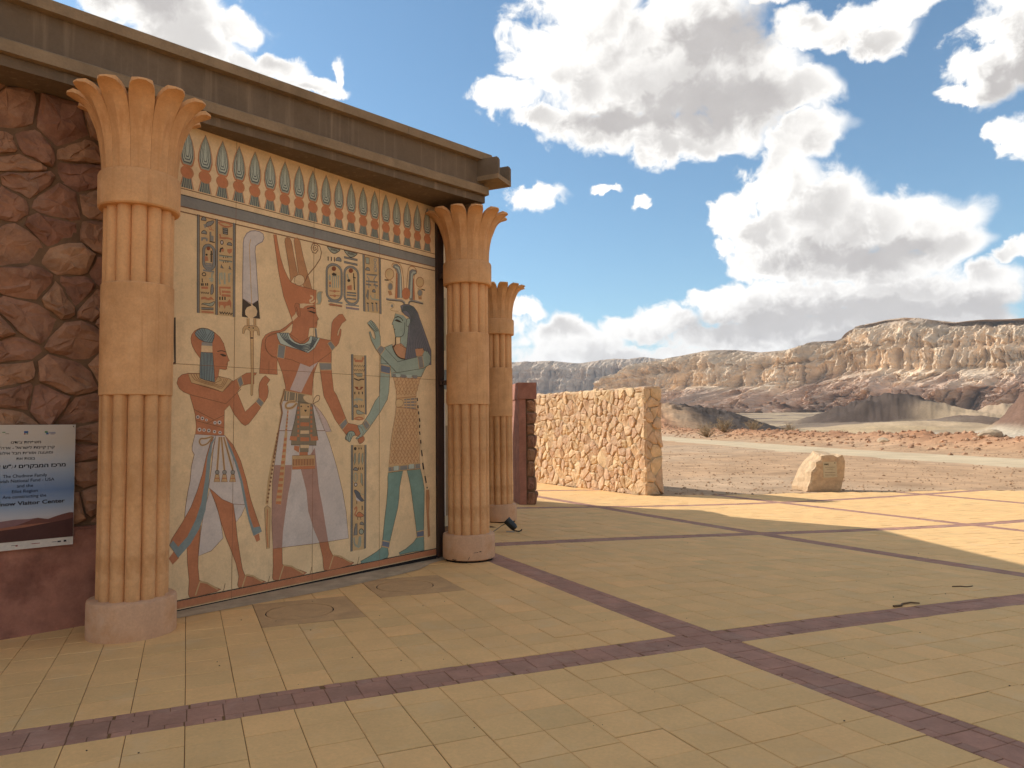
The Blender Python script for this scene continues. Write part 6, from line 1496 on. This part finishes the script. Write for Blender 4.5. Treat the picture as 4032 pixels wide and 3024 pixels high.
6 17 2 l 80 0 2977 1630 2983 1600 3004 1581 3025 1600 3031 1630
6 17 2 l 80 0 3036 1630 3043 1599 3064 1580 3085 1598 3092 1629
6 17 2 l 80 0 3096 1629 3103 1598 3124 1579 3146 1598 3152 1628
6 17 2 l 80 0 3157 1628 3164 1597 3185 1578 3207 1597 3214 1628
6 17 2 l 80 0 2777 1595 2784 1565 2804 1546 2825 1564 2831 1594
6 17 2 l 80 0 2836 1594 2843 1564 2863 1545 2884 1563 2891 1593
6 17 2 l 80 0 2895 1593 2902 1563 2923 1543 2944 1562 2951 1592
6 17 2 l 80 0 2955 1592 2962 1561 2983 1542 3004 1561 3011 1591
6 17 2 l 80 0 3016 1591 3023 1560 3044 1541 3066 1560 3072 1590
6 17 2 l 80 0 3077 1590 3084 1559 3106 1540 3127 1558 3134 1589
6 17 2 l 80 0 3139 1589 3146 1558 3168 1538 3190 1557 3197 1588
6 17 2 l 80 0 2788 1556 2795 1526 2816 1507 2837 1525 2844 1555
6 17 2 l 80 0 2848 1555 2855 1525 2876 1506 2897 1524 2904 1554
6 17 2 l 80 0 2909 1554 2916 1524 2937 1504 2959 1522 2966 1553
6 17 2 l 80 0 2970 1552 2977 1522 2999 1503 3020 1521 3027 1551
6 17 2 l 80 0 3032 1551 3039 1521 3061 1501 3083 1520 3090 1550
6 17 2 l 80 0 3095 1550 3102 1519 3124 1500 3146 1518 3153 1549
6 17 2 l 80 0 3158 1549 3166 1518 3188 1498 3210 1517 3217 1548
6 17 2 l 80 0 2763 1518 2770 1488 2791 1469 2813 1487 2820 1517
6 17 2 l 80 0 2824 1517 2831 1487 2853 1468 2874 1486 2881 1516
6 17 2 l 80 0 2886 1516 2893 1485 2915 1466 2936 1484 2943 1514
6 17 2 l 80 0 2948 1514 2955 1484 2977 1464 2999 1482 3006 1513
6 17 2 l 80 0 3012 1513 3018 1482 3041 1462 3063 1481 3070 1511
6 17 2 l 80 0 3075 1511 3082 1480 3105 1461 3127 1479 3134 1510
6 17 2 l 80 0 3140 1510 3147 1479 3169 1459 3192 1478 3200 1508
6 17 2 l 80 0 2775 1480 2782 1450 2804 1431 2825 1448 2832 1478
6 17 2 l 80 0 2837 1478 2844 1448 2866 1429 2888 1447 2895 1476
6 17 2 l 80 0 2900 1476 2907 1446 2930 1427 2952 1445 2959 1475
6 17 2 l 80 0 2964 1475 2971 1444 2994 1425 3016 1443 3024 1473
6 17 2 l 80 0 3029 1473 3036 1442 3058 1423 3081 1441 3089 1471
6 17 2 l 80 0 3094 1471 3101 1440 3124 1421 3147 1439 3154 1470
6 17 2 l 80 0 3160 1470 3167 1439 3190 1419 3214 1437 3221 1468
6 17 2 l 80 0 2749 1442 2756 1412 2778 1393 2801 1411 2808 1440
6 17 2 l 80 0 2813 1440 2820 1410 2842 1391 2864 1409 2872 1438
6 17 2 l 80 0 2877 1438 2884 1408 2906 1389 2929 1407 2936 1437
6 17 2 l 80 0 2942 1436 2949 1406 2971 1386 2994 1405 3002 1435
6 17 2 l 80 0 3007 1434 3014 1404 3037 1384 3060 1402 3068 1433
6 17 2 l 80 0 3073 1432 3080 1402 3104 1382 3127 1400 3135 1431
6 17 2 l 80 0 3140 1430 3148 1400 3171 1380 3195 1398 3203 1429
6 17 2 l 80 0 2759 1404 2766 1374 2785 1354 2805 1372 2811 1402
6 17 2 l 80 0 2816 1402 2822 1372 2842 1352 2862 1370 2868 1400
6 17 2 l 80 0 2873 1400 2879 1370 2899 1350 2920 1368 2926 1398
6 17 2 l 80 0 2931 1398 2937 1368 2957 1348 2978 1366 2984 1396
6 17 2 l 80 0 2989 1396 2995 1366 3016 1346 3036 1364 3043 1394
6 17 2 l 80 0 3048 1394 3054 1363 3075 1344 3096 1362 3102 1392
6 17 2 l 80 0 3107 1392 3114 1361 3134 1341 3156 1360 3162 1390
6 17 2 l 80 0 3167 1390 3174 1359 3195 1339 3216 1358 3223 1388
6 17 2 l 80 0 2736 1366 2742 1336 2762 1317 2782 1335 2788 1364
6 17 2 l 80 0 2793 1364 2799 1334 2819 1315 2840 1333 2846 1362
6 17 2 l 80 0 2851 1362 2857 1332 2878 1312 2898 1330 2905 1360
6 17 2 l 80 0 2909 1360 2916 1330 2936 1310 2957 1328 2964 1358
6 17 2 l 80 0 2968 1358 2975 1327 2996 1308 3017 1326 3023 1356
6 17 2 l 80 0 3028 1356 3035 1325 3056 1305 3077 1323 3084 1354
6 17 2 l 80 0 3088 1353 3095 1323 3116 1303 3138 1321 3145 1351
6 17 2 l 80 0 3150 1351 3156 1320 3178 1300 3199 1318 3206 1349
6 17 2 l 80 0 2746 1328 2752 1298 2773 1278 2793 1296 2800 1326
6 17 2 l 80 0 2804 1325 2811 1295 2832 1276 2852 1294 2859 1323
6 17 2 l 80 0 2864 1323 2870 1293 2891 1273 2912 1291 2919 1321
6 17 2 l 80 0 2923 1321 2930 1290 2951 1271 2972 1288 2979 1318
6 17 2 l 80 0 2984 1318 2990 1288 3012 1268 3033 1286 3040 1316
6 17 2 l 80 0 3045 1316 3051 1285 3073 1265 3094 1283 3101 1314
6 17 2 l 80 0 3106 1313 3113 1282 3135 1262 3157 1281 3164 1311
6 17 2 l 80 0 3169 1311 3176 1280 3197 1260 3220 1278 3227 1308
6 17 2 l 80 0 2722 1291 2728 1261 2749 1242 2770 1259 2776 1288
6 17 2 l 80 0 2781 1288 2788 1258 2808 1239 2829 1256 2836 1286
6 17 2 l 80 0 2841 1286 2848 1255 2869 1236 2890 1253 2897 1283
6 17 2 l 80 0 2902 1283 2908 1253 2930 1233 2951 1251 2958 1280
6 17 2 l 80 0 2963 1280 2969 1250 2991 1230 3013 1248 3020 1278
6 17 2 l 80 0 3025 1278 3031 1247 3053 1227 3075 1245 3082 1275
6 17 2 l 80 0 3087 1275 3094 1244 3116 1224 3138 1242 3145 1272
6 17 2 l 80 0 3150 1272 3157 1241 3180 1221 3202 1239 3209 1270
6 0 2 p 2975 2032 3183 2054 3185 2033 2975 2017
6 0 2 p 2974 2000 3183 2012 3185 1991 2974 1984
6 0 2 p 2974 1967 3182 1971 3185 1949 2974 1952
6 0 2 p 2974 1935 3182 1929 3185 1908 2974 1920
6 17 3 l 100 0 2844 2039 3183 2071
6 17 3 l 100 0 2844 1933 3210 1902
6 21 3 l 140 0 3008 2053 3015 1914
6 21 3 l 140 0 3081 2054 3089 1915
6 21 3 l 140 0 3156 2056 3163 1916
6 9 3 p 2838 2020 2877 2031 2922 2027 2950 2009 2961 1985 2949 1961 2922 1942 2877 1931 2838 1936 2827 1977
6 13 4 l 50 1 2838 2020 2877 2031 2922 2027 2950 2009 2961 1985 2949 1961 2922 1942 2877 1931 2838 1936 2827 1977
6 0 1 p 2710 1202 3253 1220 3255 1166 2710 1151
6 21 2 l 140 0 2710 1211 3253 1227
6 21 2 l 140 0 2710 1145 3255 1159
6 23 3 p 2792 1212 2876 1215 2876 1161 2792 1158
6 23 3 p 3055 1221 3139 1224 3139 1168 3055 1166
6 21 4 l 100 0 2767 1204 2767 1156
6 21 4 l 100 0 2895 1208 2895 1159
6 21 4 l 100 0 3032 1212 3032 1163
6 21 4 l 100 0 3160 1217 3160 1167
6 24 1 p 2704 1138 2953 1147 2921 1060 2892 950 2882 820 2862 701 2804 532 2735 324 2698 234 2710 160 2692 130 2581 115 2286 120 2274 148 2390 179 2520 223 2593 257 2618 367 2648 603 2679 782 2698 964 2698 1092
6 6 2 l 50 1 2704 1138 2953 1147 2921 1060 2892 950 2882 820 2862 701 2804 532 2735 324 2698 234 2710 160 2692 130 2581 115 2286 120 2274 148 2390 179 2520 223 2593 257 2618 367 2648 603 2679 782 2698 964 2698 1092
6 24 1 p 3019 1148 3255 1159 3296 1036 3326 899 3325 725 3315 495 3314 302 3323 124 3103 136 2893 133 2884 160 2997 188 3130 250 3191 304 3171 463 3131 676 3092 897 3052 1052
6 6 2 l 50 1 3019 1148 3255 1159 3296 1036 3326 899 3325 725 3315 495 3314 302 3323 124 3103 136 2893 133 2884 160 2997 188 3130 250 3191 304 3171 463 3131 676 3092 897 3052 1052
6 2 3 p 2608 341 2731 307 2716 240 2602 274
6 21 4 l 140 1 2608 341 2731 307 2716 240 2602 274
6 2 3 p 3188 375 3314 379 3317 304 3191 306
6 21 4 l 140 1 3188 375 3314 379 3317 304 3191 306
6 3 1 l 200 0 3192 2057 3219 1917 3248 1762 3240 1606 3263 1490 3283 1344 3310 1149
6 3 1 l 280 0 3284 1366 3310 1171 3352 1004 3379 914
6 6 2 l 220 0 3200 2052 3206 2014
6 6 2 l 220 0 3212 1960 3216 1922
6 6 2 l 220 0 3223 1883 3230 1844
6 6 2 l 220 0 3238 1796 3248 1752
6 6 2 l 220 0 3246 1713 3239 1674
6 6 2 l 220 0 3240 1628 3250 1587
6 6 2 l 220 0 3259 1519 3267 1475
6 6 2 l 220 0 3275 1392 3289 1314
6 6 2 l 220 0 3297 1232 3317 1148
6 6 2 l 220 0 3297 1230 3313 1144
6 6 2 l 220 0 3338 1061 3360 972
6 6 2 l 220 0 3372 920 3379 900
6 17 0 p 3358 887 3414 882 3428 774 3413 581 3433 297 3390 278 3371 537 3350 732
7 20 3 p 2230 1550 2269 1572 2311 1584 2327 1568 2329 1544 2318 1527 2300 1513 2276 1502 2253 1499 2242 1509 2236 1524 2227 1537
7 13 4 l 50 1 2230 1550 2269 1572 2311 1584 2327 1568 2329 1544 2318 1527 2300 1513 2276 1502 2253 1499 2242 1509 2236 1524 2227 1537'''
PT = {p: Paint() for p in MPARTS}
def zbend(e): return 0.
for ln in MDATA.split('\n'):
    t = ln.split(); P_ = PT[MPARTS[int(t[0])]]; c = MCOLS[int(t[1])]; lay_ = int(t[2])
    if t[3] == 'p': v = [int(x)/1000 for x in t[4:]]; P_.poly(list(zip(v[::2], v[1::2])), c, lay_)
    else: w_ = int(t[4])/10000; v = [int(x)/1000 for x in t[6:]]; P_.line(list(zip(v[::2], v[1::2])), c, lay_, w_, int(t[5]))
for p in MPARTS: PT[p].build(p, mural)
# frieze of buds
for k in range(-1, 19):
    e0 = .1204+.182*k; z = [4.549, 4.426, 4.263, 4.182, 4.127, 4.06, 3.972]; p = Paint()
    def bud(sc):
        r = [(e0, z[0]-.06*(1-sc))]; prof = [(.30, .050), (.55, .072), (.75, .077), (.92, .062), (1, .045)]
        return r+[(e0+w*sc, z[0]-(z[0]-z[3])*t*(.5+.5*sc)-.055*(1-sc)) for t, w in prof]+[(e0-w*sc, z[0]-(z[0]-z[3])*t*(.5+.5*sc)-.055*(1-sc)) for t, w in prof[::-1]]
    p.poly(bud(1.0), 'crown', 0)
    for q, (sc, c) in enumerate(((.86, 'green'), (.74, 'navy'), (.64, 'teal2'), (.50, 'navy'), (.42, 'teal2'), (.28, 'navy'), (.20, 'teal2'))): p.poly(bud(sc), c, 1+q)
    tl = [(e0-.038, z[4]-.045), (e0+.038, z[4]-.045), (e0+.062, z[6]), (e0-.062, z[6])]
    p.poly([(tl[0][0]-.008, tl[0][1]), (tl[1][0]+.008, tl[1][1]), (tl[2][0]+.01, tl[2][1]), (tl[3][0]-.01, tl[3][1])], 'crown', 0); p.poly(tl, 'green', 1)
    for f in (.08, .27, .46, .64, .83): p.poly([(tl[0][0]*(1-f)+tl[1][0]*f, tl[0][1]), (tl[0][0]*(.9-f)+tl[1][0]*(f+.1), tl[0][1]), (tl[3][0]*(.9-f)+tl[2][0]*(f+.1), tl[3][1]), (tl[3][0]*(1-f)+tl[2][0]*f, tl[3][1])], 'navy', 2)
    for r_, c, l_ in ((.072, 'crown', 8), (.064, 'plume', 9), (.058, 'crown', 10)): p.poly([(e0+r_*.93*math.cos(a_*.3142), z[4]+r_*.86*math.sin(a_*.3142)) for a_ in range(20)], c, l_)
    if e0 > -.2: p.build('lotus_bud', mural)
p = Paint()
def hline(z, w, c, l_): p.poly([(-.33, z-w/2), (3.545, z-w/2-.0), (3.545, z+w/2), (-.33, z+w/2)], c, l_)
hline(3.958, .009, 'line', 1); hline(3.840, .106, 'blue', 1); hline(3.897, .010, 'dark', 2); hline(3.785, .012, 'line', 2); hline(3.735, .012, 'line', 1); p.build('frieze_band', mural)
p = Paint(); hline(.118, .012, 'dark', 1); hline(.080, .062, 'skin', 0); hline(.047, .01, 'plume', 1); p.build('base_band', mural)
p = Paint()
for e in eb[1:4]: p.poly([(e-.002, .03), (e+.002, .03), (e+.002, 4.58), (e-.002, 4.58)], 'line', 12)
hline(2.297, .004, 'line', 12); p.build('panel_seam', mural)
b = MB(); b.box((0, 0, 0), E, Nn, UZ, -.33, 3.545, -.06, .004, -.02, .034); b.build('base_shadow_gap', M_gap, mural)

# ------------------------------------------------------------------ sign
SX, SZ = 1.447, .7255; SW, SH = .718, 1.0125
sign = empty('notice_board', tuple(WE*(SX-SW/2)+WN*(W0+.03)+UZ*SZ)); tag(sign, 'printed white and blue notice board with Hebrew and English text', 'sign')
def SP(x, z, n=0): return tuple(WE*(x+SW/2)+UZ*(z)+WN*n)      # x is measured left from the right edge (negative)
b = MB(); b.box((0, 0, 0), WE, WN, UZ, -SW/2, SW/2, 0, .005, 0, SH); b.build('board', mat('board_edge', (.62, .55, .46), .5), sign)
ms = bpy.data.materials.new('printed_sky'); ms.use_nodes = True; nt = ms.node_tree; bs = nt.nodes['Principled BSDF']; bs.inputs['Roughness'].default_value = .45
tcn = nt.nodes.new('ShaderNodeTexCoord'); spn = nt.nodes.new('ShaderNodeSeparateXYZ'); cr = nt.nodes.new('ShaderNodeValToRGB')
nt.links.new(tcn.outputs['Object'], spn.inputs[0]); nt.links.new(spn.outputs[2], cr.inputs[0]); nt.links.new(cr.outputs[0], bs.inputs[0])
els = cr.color_ramp.elements; els[0].position = .20; els[0].color = (.47, .36, .27, 1); els[1].position = .95; els[1].color = (.52, .43, .335, 1)
for ps, c in ((.26, (.44, .42, .42, 1)), (.34, (.26, .32, .40, 1)), (.47, (.115, .185, .315, 1)), (.60, (.26, .31, .375, 1)), (.74, (.44, .42, .39, 1)), (.86, (.50, .42, .33, 1))): e_ = els.new(ps); e_.color = c
def sp_poly(name, pts, m, n): return mesh(name, [SP(x, z, n) for x, z in pts], [tuple(range(len(pts)))], m, sign)
sp_poly('printed_sky', [(-SW+.002, .065), (-.002, .065), (-.002, SH-.003), (-SW+.002, SH-.003)], ms, .0056)
sp_poly('printed_far_hills', [(-SW+.002, .1), (-.1, .1), (-.1, .24), (-.15, .225), (-.2, .232), (-.26, .245), (-.33, .24), (-.42, .244), (-.52, .235), (-.6, .24), (-SW+.002, .23)], mat('print_lilac', (.23, .12, .115), .5), .0060)
sp_poly('printed_sand', [(-SW+.002, .1), (-.002, .1), (-.002, .215), (-.1, .205), (-.3, .20), (-.5, .185), (-SW+.002, .175)], mat('print_sand', (.30, .115, .065), .5), .0064)
sp_poly('printed_hills', [(-.42, .195), (-.38, .205), (-.33, .222), (-.30, .235), (-.26, .245), (-.22, .235), (-.19, .228), (-.14, .245), (-.08, .262), (-.03, .272), (-.002, .268), (-.002, .205), (-.2, .2)], mat('print_brown', (.15, .055, .04), .5), .0068)
sp_poly('printed_foreground', [(-SW+.002, .066), (-.002, .066), (-.002, .225), (-.06, .212), (-.13, .203), (-.2, .195), (-.35, .175), (-SW+.002, .15)], mat('print_dark_brown', (.075, .026, .02), .5), .0072)
def text(s, x, z, h, m, bold=0, al='CENTER', w=None, name='lettering'):
    cu = bpy.data.curves.new(name, 'FONT'); cu.body = s; cu.size = h; cu.align_x = al; cu.offset = bold; cu.resolution_u = 3
    o = bpy.data.objects.new(name, cu); COL.objects.link(o); dg = bpy.context.evaluated_depsgraph_get(); me = bpy.data.meshes.new_from_object(o.evaluated_get(dg)); bpy.data.objects.remove(o)
    xs = [v.co.x for v in me.vertices]; k = 1.
    if w and xs: k = w/(max(xs)-min(xs)); c0 = (max(xs)+min(xs))/2
    else: c0 = 0
    for v in me.vertices: v.co = Vector(SP(x+(v.co.x-c0)*k, z+v.co.y, .0078))
    me.materials.clear(); me.materials.append(m); return link(name, me, sign)
M_ink = mat('print_ink', (.028, .026, .03), .5); M_ink2 = mat('print_blue_ink', (.03, .033, .05), .5)
HB = lambda s: s[::-1]
cx0 = -.3555
for s, z, h, w in (("\u05de\u05e9\u05e4\u05d7\u05ea \u05e6'\u05d5\u05d3\u05e0\u05d5", 1.586, .031, .209), ("\u05e7\u05e8\u05df \u05e7\u05d9\u05d9\u05de\u05ea \u05dc\u05d9\u05e9\u05e8\u05d0\u05dc - \u05d0\u05e8\u05d4\"\u05d1", 1.5415, .031, .407), ("\u05d5\u05de\u05d5\u05e2\u05e6\u05d4 \u05d0\u05d6\u05d5\u05e8\u05d9\u05ea \u05d7\u05d1\u05dc \u05d0\u05d9\u05dc\u05d5\u05ea", 1.498, .031, .382), ("\u05d1\u05d5\u05e0\u05d5\u05ea \u05d0\u05ea", 1.4525, .031, .13)):
    text(HB(s), cx0, z-SZ, h, M_ink, .0003, w=w)
text(HB("\u05de\u05e8\u05db\u05d6 \u05d4\u05de\u05d1\u05e7\u05e8\u05d9\u05dd \u05e2\"\u05e9 \u05e6'\u05d5\u05d3\u05e0\u05d5"), cx0, 1.3865-SZ, .042, M_ink, .0011, w=.574)
for s, z, w, bd_ in (('The Chudnow Family', 1.31, .308, .0003), ('Jewish National Fund - USA', 1.271, .414, .0003), ('and the', 1.228, .113, .0003), ('Eilot Region', 1.1845, .179, .0003), ('Are constructing the', 1.142, .305, .0003)): text(s, cx0, z-SZ, .036, M_ink2, bd_, w=w)
text('Chudnow Visitor Center', cx0, 1.0845-SZ, .044, M_ink, .0012, w=.574)
M_lg = mat('print_logo_green', (.10, .20, .09), .5); M_lb = mat('print_logo_blue', (.06, .11, .24), .5); M_lr = mat('print_logo_red', (.30, .05, .04), .5)
for x0, z0, x1, z1, m in ((-.372, .945, -.343, .962, M_lb), (-.372, .934, -.362, .943, M_lr), (-.354, .934, -.345, .943, M_lg), (-.226, .945, -.205, .96, M_lg), (-.216, .932, -.199, .948, M_lb), (-.195, .948, -.150, .951, M_lb), (-.195, .941, -.146, .944, M_lb), (-.185, .933, -.155, .936, M_lb), (-.52, .95, -.50, .957, M_lg), (-.50, .94, -.475, .943, M_ink), (-.44, .035, -.40, .038, M_ink), (-.41, .026, -.395, .038, M_lr), (-.30, .034, -.24, .039, M_lr), (-.155, .033, -.12, .037, M_ink), (-.115, .028, -.09, .040, M_ink), (-.07, .027, -.05, .043, M_ink)):
    sp_poly('printed_logo', [(x0, z0), (x1, z0), (x1, z1), (x0, z1)], m, .0076)
b = MB(); b.lathe([(0, .004), (.006, .003), (.007, 0)], 10); sc = b.build('screw', M_gap, sign); sc.rotation_euler = (R(90), 0, -(wa)+R(90)-R(90)); sc.location = SP(-.016, SH-.015, .006)

# ------------------------------------------------------------------ sandstone rubble wall
wc = Vector((3.91, 21.81, 0)); wu = Vector((-.5095, .8605, 0)); wv = Vector((.8605, .5095, 0)); WL, WT, WH_ = 7.0, .70, 3.22; zb = -.43
swall = empty('sandstone_wall', tuple(wc+UZ*zb)); tag(swall, 'free standing wall of tan sandstone rubble at the pavement edge', 'wall')
b = MB(); b.box((0, 0, 0), wu, wv, UZ, .05, WL, .05, WT-.02, -.1, WH_-.03); b.build('core', M_wmort, swall)
rr = random.Random(4)
for c in rubble_cells(WL-.02, WH_, .272, 9, 1.12, 1, .62):
    cx_ = sum(p[0] for p in c)/len(c)
    if cx_ > 6.9: continue
    stone_mesh(c, wv*.05, wu, UZ, -wv, .009, .045, rr, M_wstone, swall, 10, .018)
for c in rubble_cells(WT, WH_, .30, 12, 1.05, 0, .5): stone_mesh(c, wu*.05, wv, UZ, -wu, .013, .05, rr, M_wstone, swall, 10, .016)
for c in rubble_cells(6.5, WT-.06, .40, 14, .9, 0, .4): stone_mesh(c, wv*.03+UZ*(WH_-.03), wu, wv, UZ, .01, .05, rr, M_wstone, swall, 10, .012)

# ------------------------------------------------------------------ pink gate pillar
pt = R(8.5); pr_ = Vector((math.cos(pt), math.sin(pt), 0)); pb_ = Vector((-math.sin(pt), math.cos(pt), 0)); po_ = Vector((.158, 17.85, -.235))
pil = empty('gate_pillar', tuple(po_)); tag(pil, 'pink plastered pillar with block cap and rubble infill beside the far column', 'pillar')
b = MB(); b.box((0, 0, 0), pr_, pb_, UZ, 0, .17, 0, 1.05, -.05, 2.56); b.build('post', M_pink, pil)
b = MB(); b.box((0, 0, 0), pr_, pb_, UZ, -.025, .435, -.03, 1.08, 2.562, 2.96); b.build('cap', M_pink, pil)
b = MB(); b.box((0, 0, 0), pr_, pb_, UZ, .172, .385, .04, 1.0, -.05, 2.56); pc = b.build('infill', M_rmort, pil)
rr = random.Random(17); rz_ = 0.
while rz_ < 2.5:
    h_ = rr.uniform(.22, .44); h_ = min(h_, 2.55-rz_)
    cell = [(.01, rz_+.01), (.21+rr.uniform(-.02, .02), rz_+rr.uniform(0, .03)), (.215+rr.uniform(-.03, .02), rz_+h_-rr.uniform(0, .03)), (.02, rz_+h_-.01)]
    s = stone_mesh(cell, pr_*.175+pb_*.04, pr_, UZ, -pb_, .012, .05, rr, M_rubble, pil, 11, .02)
    cell = [(.0, rz_), (.5, rz_), (.5, rz_+h_), (0, rz_+h_)]
    s = stone_mesh(cell, pr_*.385+pb_*.05, pb_, UZ, pr_, .012, .05, rr, M_rubble, pil, 11, .02)
    rz_ += h_
b = MB(); b.box((0, 0, 0), pr_, pb_, UZ, -.10, .50, 1.09, 1.3, 2.62, 2.84); b.build('rail', M_plaster, pil)

# ------------------------------------------------------------------ inscribed boulder
k_ = .001242; bx0, bz0 = 1000, 1195
front = [(480, 1205), (500, 1080), (560, 950), (585, 820), (600, 700), (680, 620), (725, 555), (730, 455), (850, 400), (868, 300), (960, 282), (1160, 272), (1280, 335), (1350, 300), (1410, 272), (1450, 350), (1472, 440), (1465, 580), (1450, 700), (1440, 830), (1400, 930), (1375, 1050), (1340, 1205)]
back = [(360, 1205), (350, 1100), (365, 1030), (410, 900), (470, 770), (540, 650), (610, 560), (700, 440), (780, 340), (880, 230), (940, 192), (1180, 200), (1260, 215), (1320, 235), (1380, 250), (1420, 330), (1440, 430), (1440, 560), (1430, 690), (1420, 820), (1385, 930), (1360, 1050), (1330, 1205)]
bo = Vector((10.02, 23.62, -.50)); az_ = 0.0; bxv = Vector((math.cos(az_), -math.sin(az_), 0)); byv = Vector((math.sin(az_), math.cos(az_), 0))
boul = empty('boulder', tuple(bo)); tag(boul, 'upright tan boulder bearing a small plaque at the pavement edge', 'boulder')
P3 = lambda p, d: bxv*((p[0]-bx0)*k_)+UZ*((bz0-p[1])*k_)+byv*d
V = []; n = len(front); F = []; rr = random.Random(9)
rows = [(0, .0), (.08, .12), (.3, .3), (.62, .55), (1, .85)]
for t, d in rows:
    for f_, g_ in zip(front, back):
        p = (f_[0]*(1-t)+g_[0]*t, f_[1]*(1-t)+g_[1]*t); j = 0 if t in (0,) else .02
        V.append(P3(p, d)+Vector((rr.uniform(-j, j), rr.uniform(-j, j), rr.uniform(-j, j))))
for l in range(len(rows)-1): F += [(l*n+k, (l+1)*n+k, (l+1)*n+(k+1) % n, l*n+(k+1) % n) for k in range(n)]
# slightly uneven front: rings towards the centre
cx_, cz_ = 1020, 800
base = len(V)
for s_, dd in ((.86, -.025), (.6, -.035)):
    for f_ in front: V.append(P3((cx_+(f_[0]-cx_)*s_, cz_+(f_[1]-cz_)*s_), dd+rr.uniform(-.014, .014)*(s_ > .7)))
for k in range(n): F += [(k, (k+1) % n, base+(k+1) % n, base+k), (base+k, base+(k+1) % n, base+n+(k+1) % n, base+n+k)]
F.append(tuple(base+n+k for k in range(n))); F.append(tuple((len(rows)-1)*n+k for k in range(n))[::-1])
mesh('stone_body', V, F, mat('boulder_sandstone', (.52, .35, .20), .92, .22, 5., .6, 14., dark=(.36, .21, .11), darkscale=2.2), boul)
def bp(x, y, d): return P3((x, y), d)
mesh('plaque', [bp(895, 850, -.047), bp(1245, 840, -.047), bp(1240, 445, -.047), bp(892, 455, -.047), bp(895, 850, -.03), bp(1245, 840, -.03), bp(1240, 445, -.03), bp(892, 455, -.03)], [(0, 1, 2, 3), (0, 4, 5, 1), (1, 5, 6, 2), (2, 6, 7, 3), (3, 7, 4, 0)], mat('plaque_plate', (.50, .40, .25), .5), boul)
M_eng = mat('engraving', (.06, .045, .03), .7); M_eng2 = mat('faint_engraving', (.26, .19, .11), .7)
for x0, x1, y0, y1, m in ((925, 950, 490, 530, M_eng), (955, 978, 490, 530, M_eng), (982, 1003, 490, 530, M_eng), (1006, 1016, 485, 530, M_eng), (1020, 1030, 485, 540, M_eng), (1178, 1203, 465, 490, M_eng), (945, 1190, 578, 590, M_eng2), (985, 1140, 632, 640, M_eng2), (930, 1195, 712, 726, M_eng2), (930, 1200, 762, 770, M_eng2), (930, 1200, 795, 803, M_eng2)):
    mesh('engraved_mark', [bp(x0, y1, -.0485), bp(x1, y1, -.0485), bp(x1, y0, -.0485), bp(x0, y0, -.0485)], [(0, 1, 2, 3)], m, boul)

# ------------------------------------------------------------------ spotlight, sticks, droppings of wind
lx, ly = .0, 12.42; lz = float(zg(lx, ly)); lamp = empty('floodlight', (lx, ly, lz)); tag(lamp, 'small black floodlight lying tilted on the pavement by the middle column', 'floodlight')
a0, a1 = Vector((-.115, .02, .205)), Vector((.035, 0, .055)); dxx = (a1-a0).normalized()
b = MB(); b.tube([a0, a0+dxx*.015, a0+dxx*.02, a0.lerp(a1, .8), a1], [.068, .07, .066, .062, .045], 18); b.build('housing', M_black, lamp)
b = MB(); b.tube([a0+dxx*.004, a0+dxx*.006], .058, 18); b.build('lens', mat('lamp_glass', (.05, .05, .05), .15, spec=.6), lamp)
b = MB(); b.tube([(-.03, 0, .09), (.01, 0, .03), (.09, -.01, .012), (.13, -.01, .03), (.14, -.01, .05)], .011, 6); b.build('bracket', M_black, lamp)
b = MB(); b.box((0, 0, 0), Vector((1, 0, 0)), Vector((0, 1, 0)), UZ, -.12, .02, -.03, .06, .002, .012); b.build('base_plate', mat('pale_plate', (.5, .42, .32), .8), lamp)
b = MB(); b.tube([a0+Vector((0, .02, -.06)), (-.2, .05, .10), (-.3, -.05, .04), (-.42, -.3, .01), (-.47, -.9, .01)], .006, 5); b.build('cable', M_cable, lamp)
M_twig = mat('dry_twig', (.14, .085, .045), .9)
def stick(pts, r, label):
    c = Vector(pts[0]+(float(zg(*pts[0])),)); b = MB(); b.tube([Vector((x, y, float(zg(x, y))+r*.8+.003*(k % 2)))-c for k, (x, y) in enumerate(pts)], [r*(1-.5*k/len(pts)) for k in range(len(pts))], 6)
    o = b.build('twig', M_twig); o.location = c; tag(o, label, 'twig', 'twigs blown onto the pavement')
stick([(3.48, 6.86), (3.56, 6.88), (3.62, 6.97), (3.72, 7.02), (3.80, 7.01)], .012, 'bent brown twig on shaded pavement, the larger of two')
stick([(4.65, 7.92), (4.74, 7.93), (4.80, 7.92), (4.88, 7.95)], .008, 'short dark twig on shaded pavement nearer the right edge')
# specks of grit on the pavers
rr = random.Random(31); Vs = []; Fs = []
while len(Vs) < 12*110:
    y = rr.uniform(3, 14); x = rr.uniform(-.7*y, .7*y)
    if not inside(x, y, PLAZA) or blocked(x, y): continue
    V, Fc = PRO[rr.randrange(14)]; s = rr.uniform(.0025, .006); k0 = len(Vs); z = float(zg(x, y)); Vs += [(x+v.x*s, y+v.y*s, z+s*(v.z+.3)) for v in V]; Fs += [tuple(i+k0 for i in f) for f in Fc]
tag(mesh('grit', Vs, Fs, mat('dark_grit', (.12, .07, .04), .95)), 'specks of dark grit scattered over the pavers', 'grit', kind='stuff')
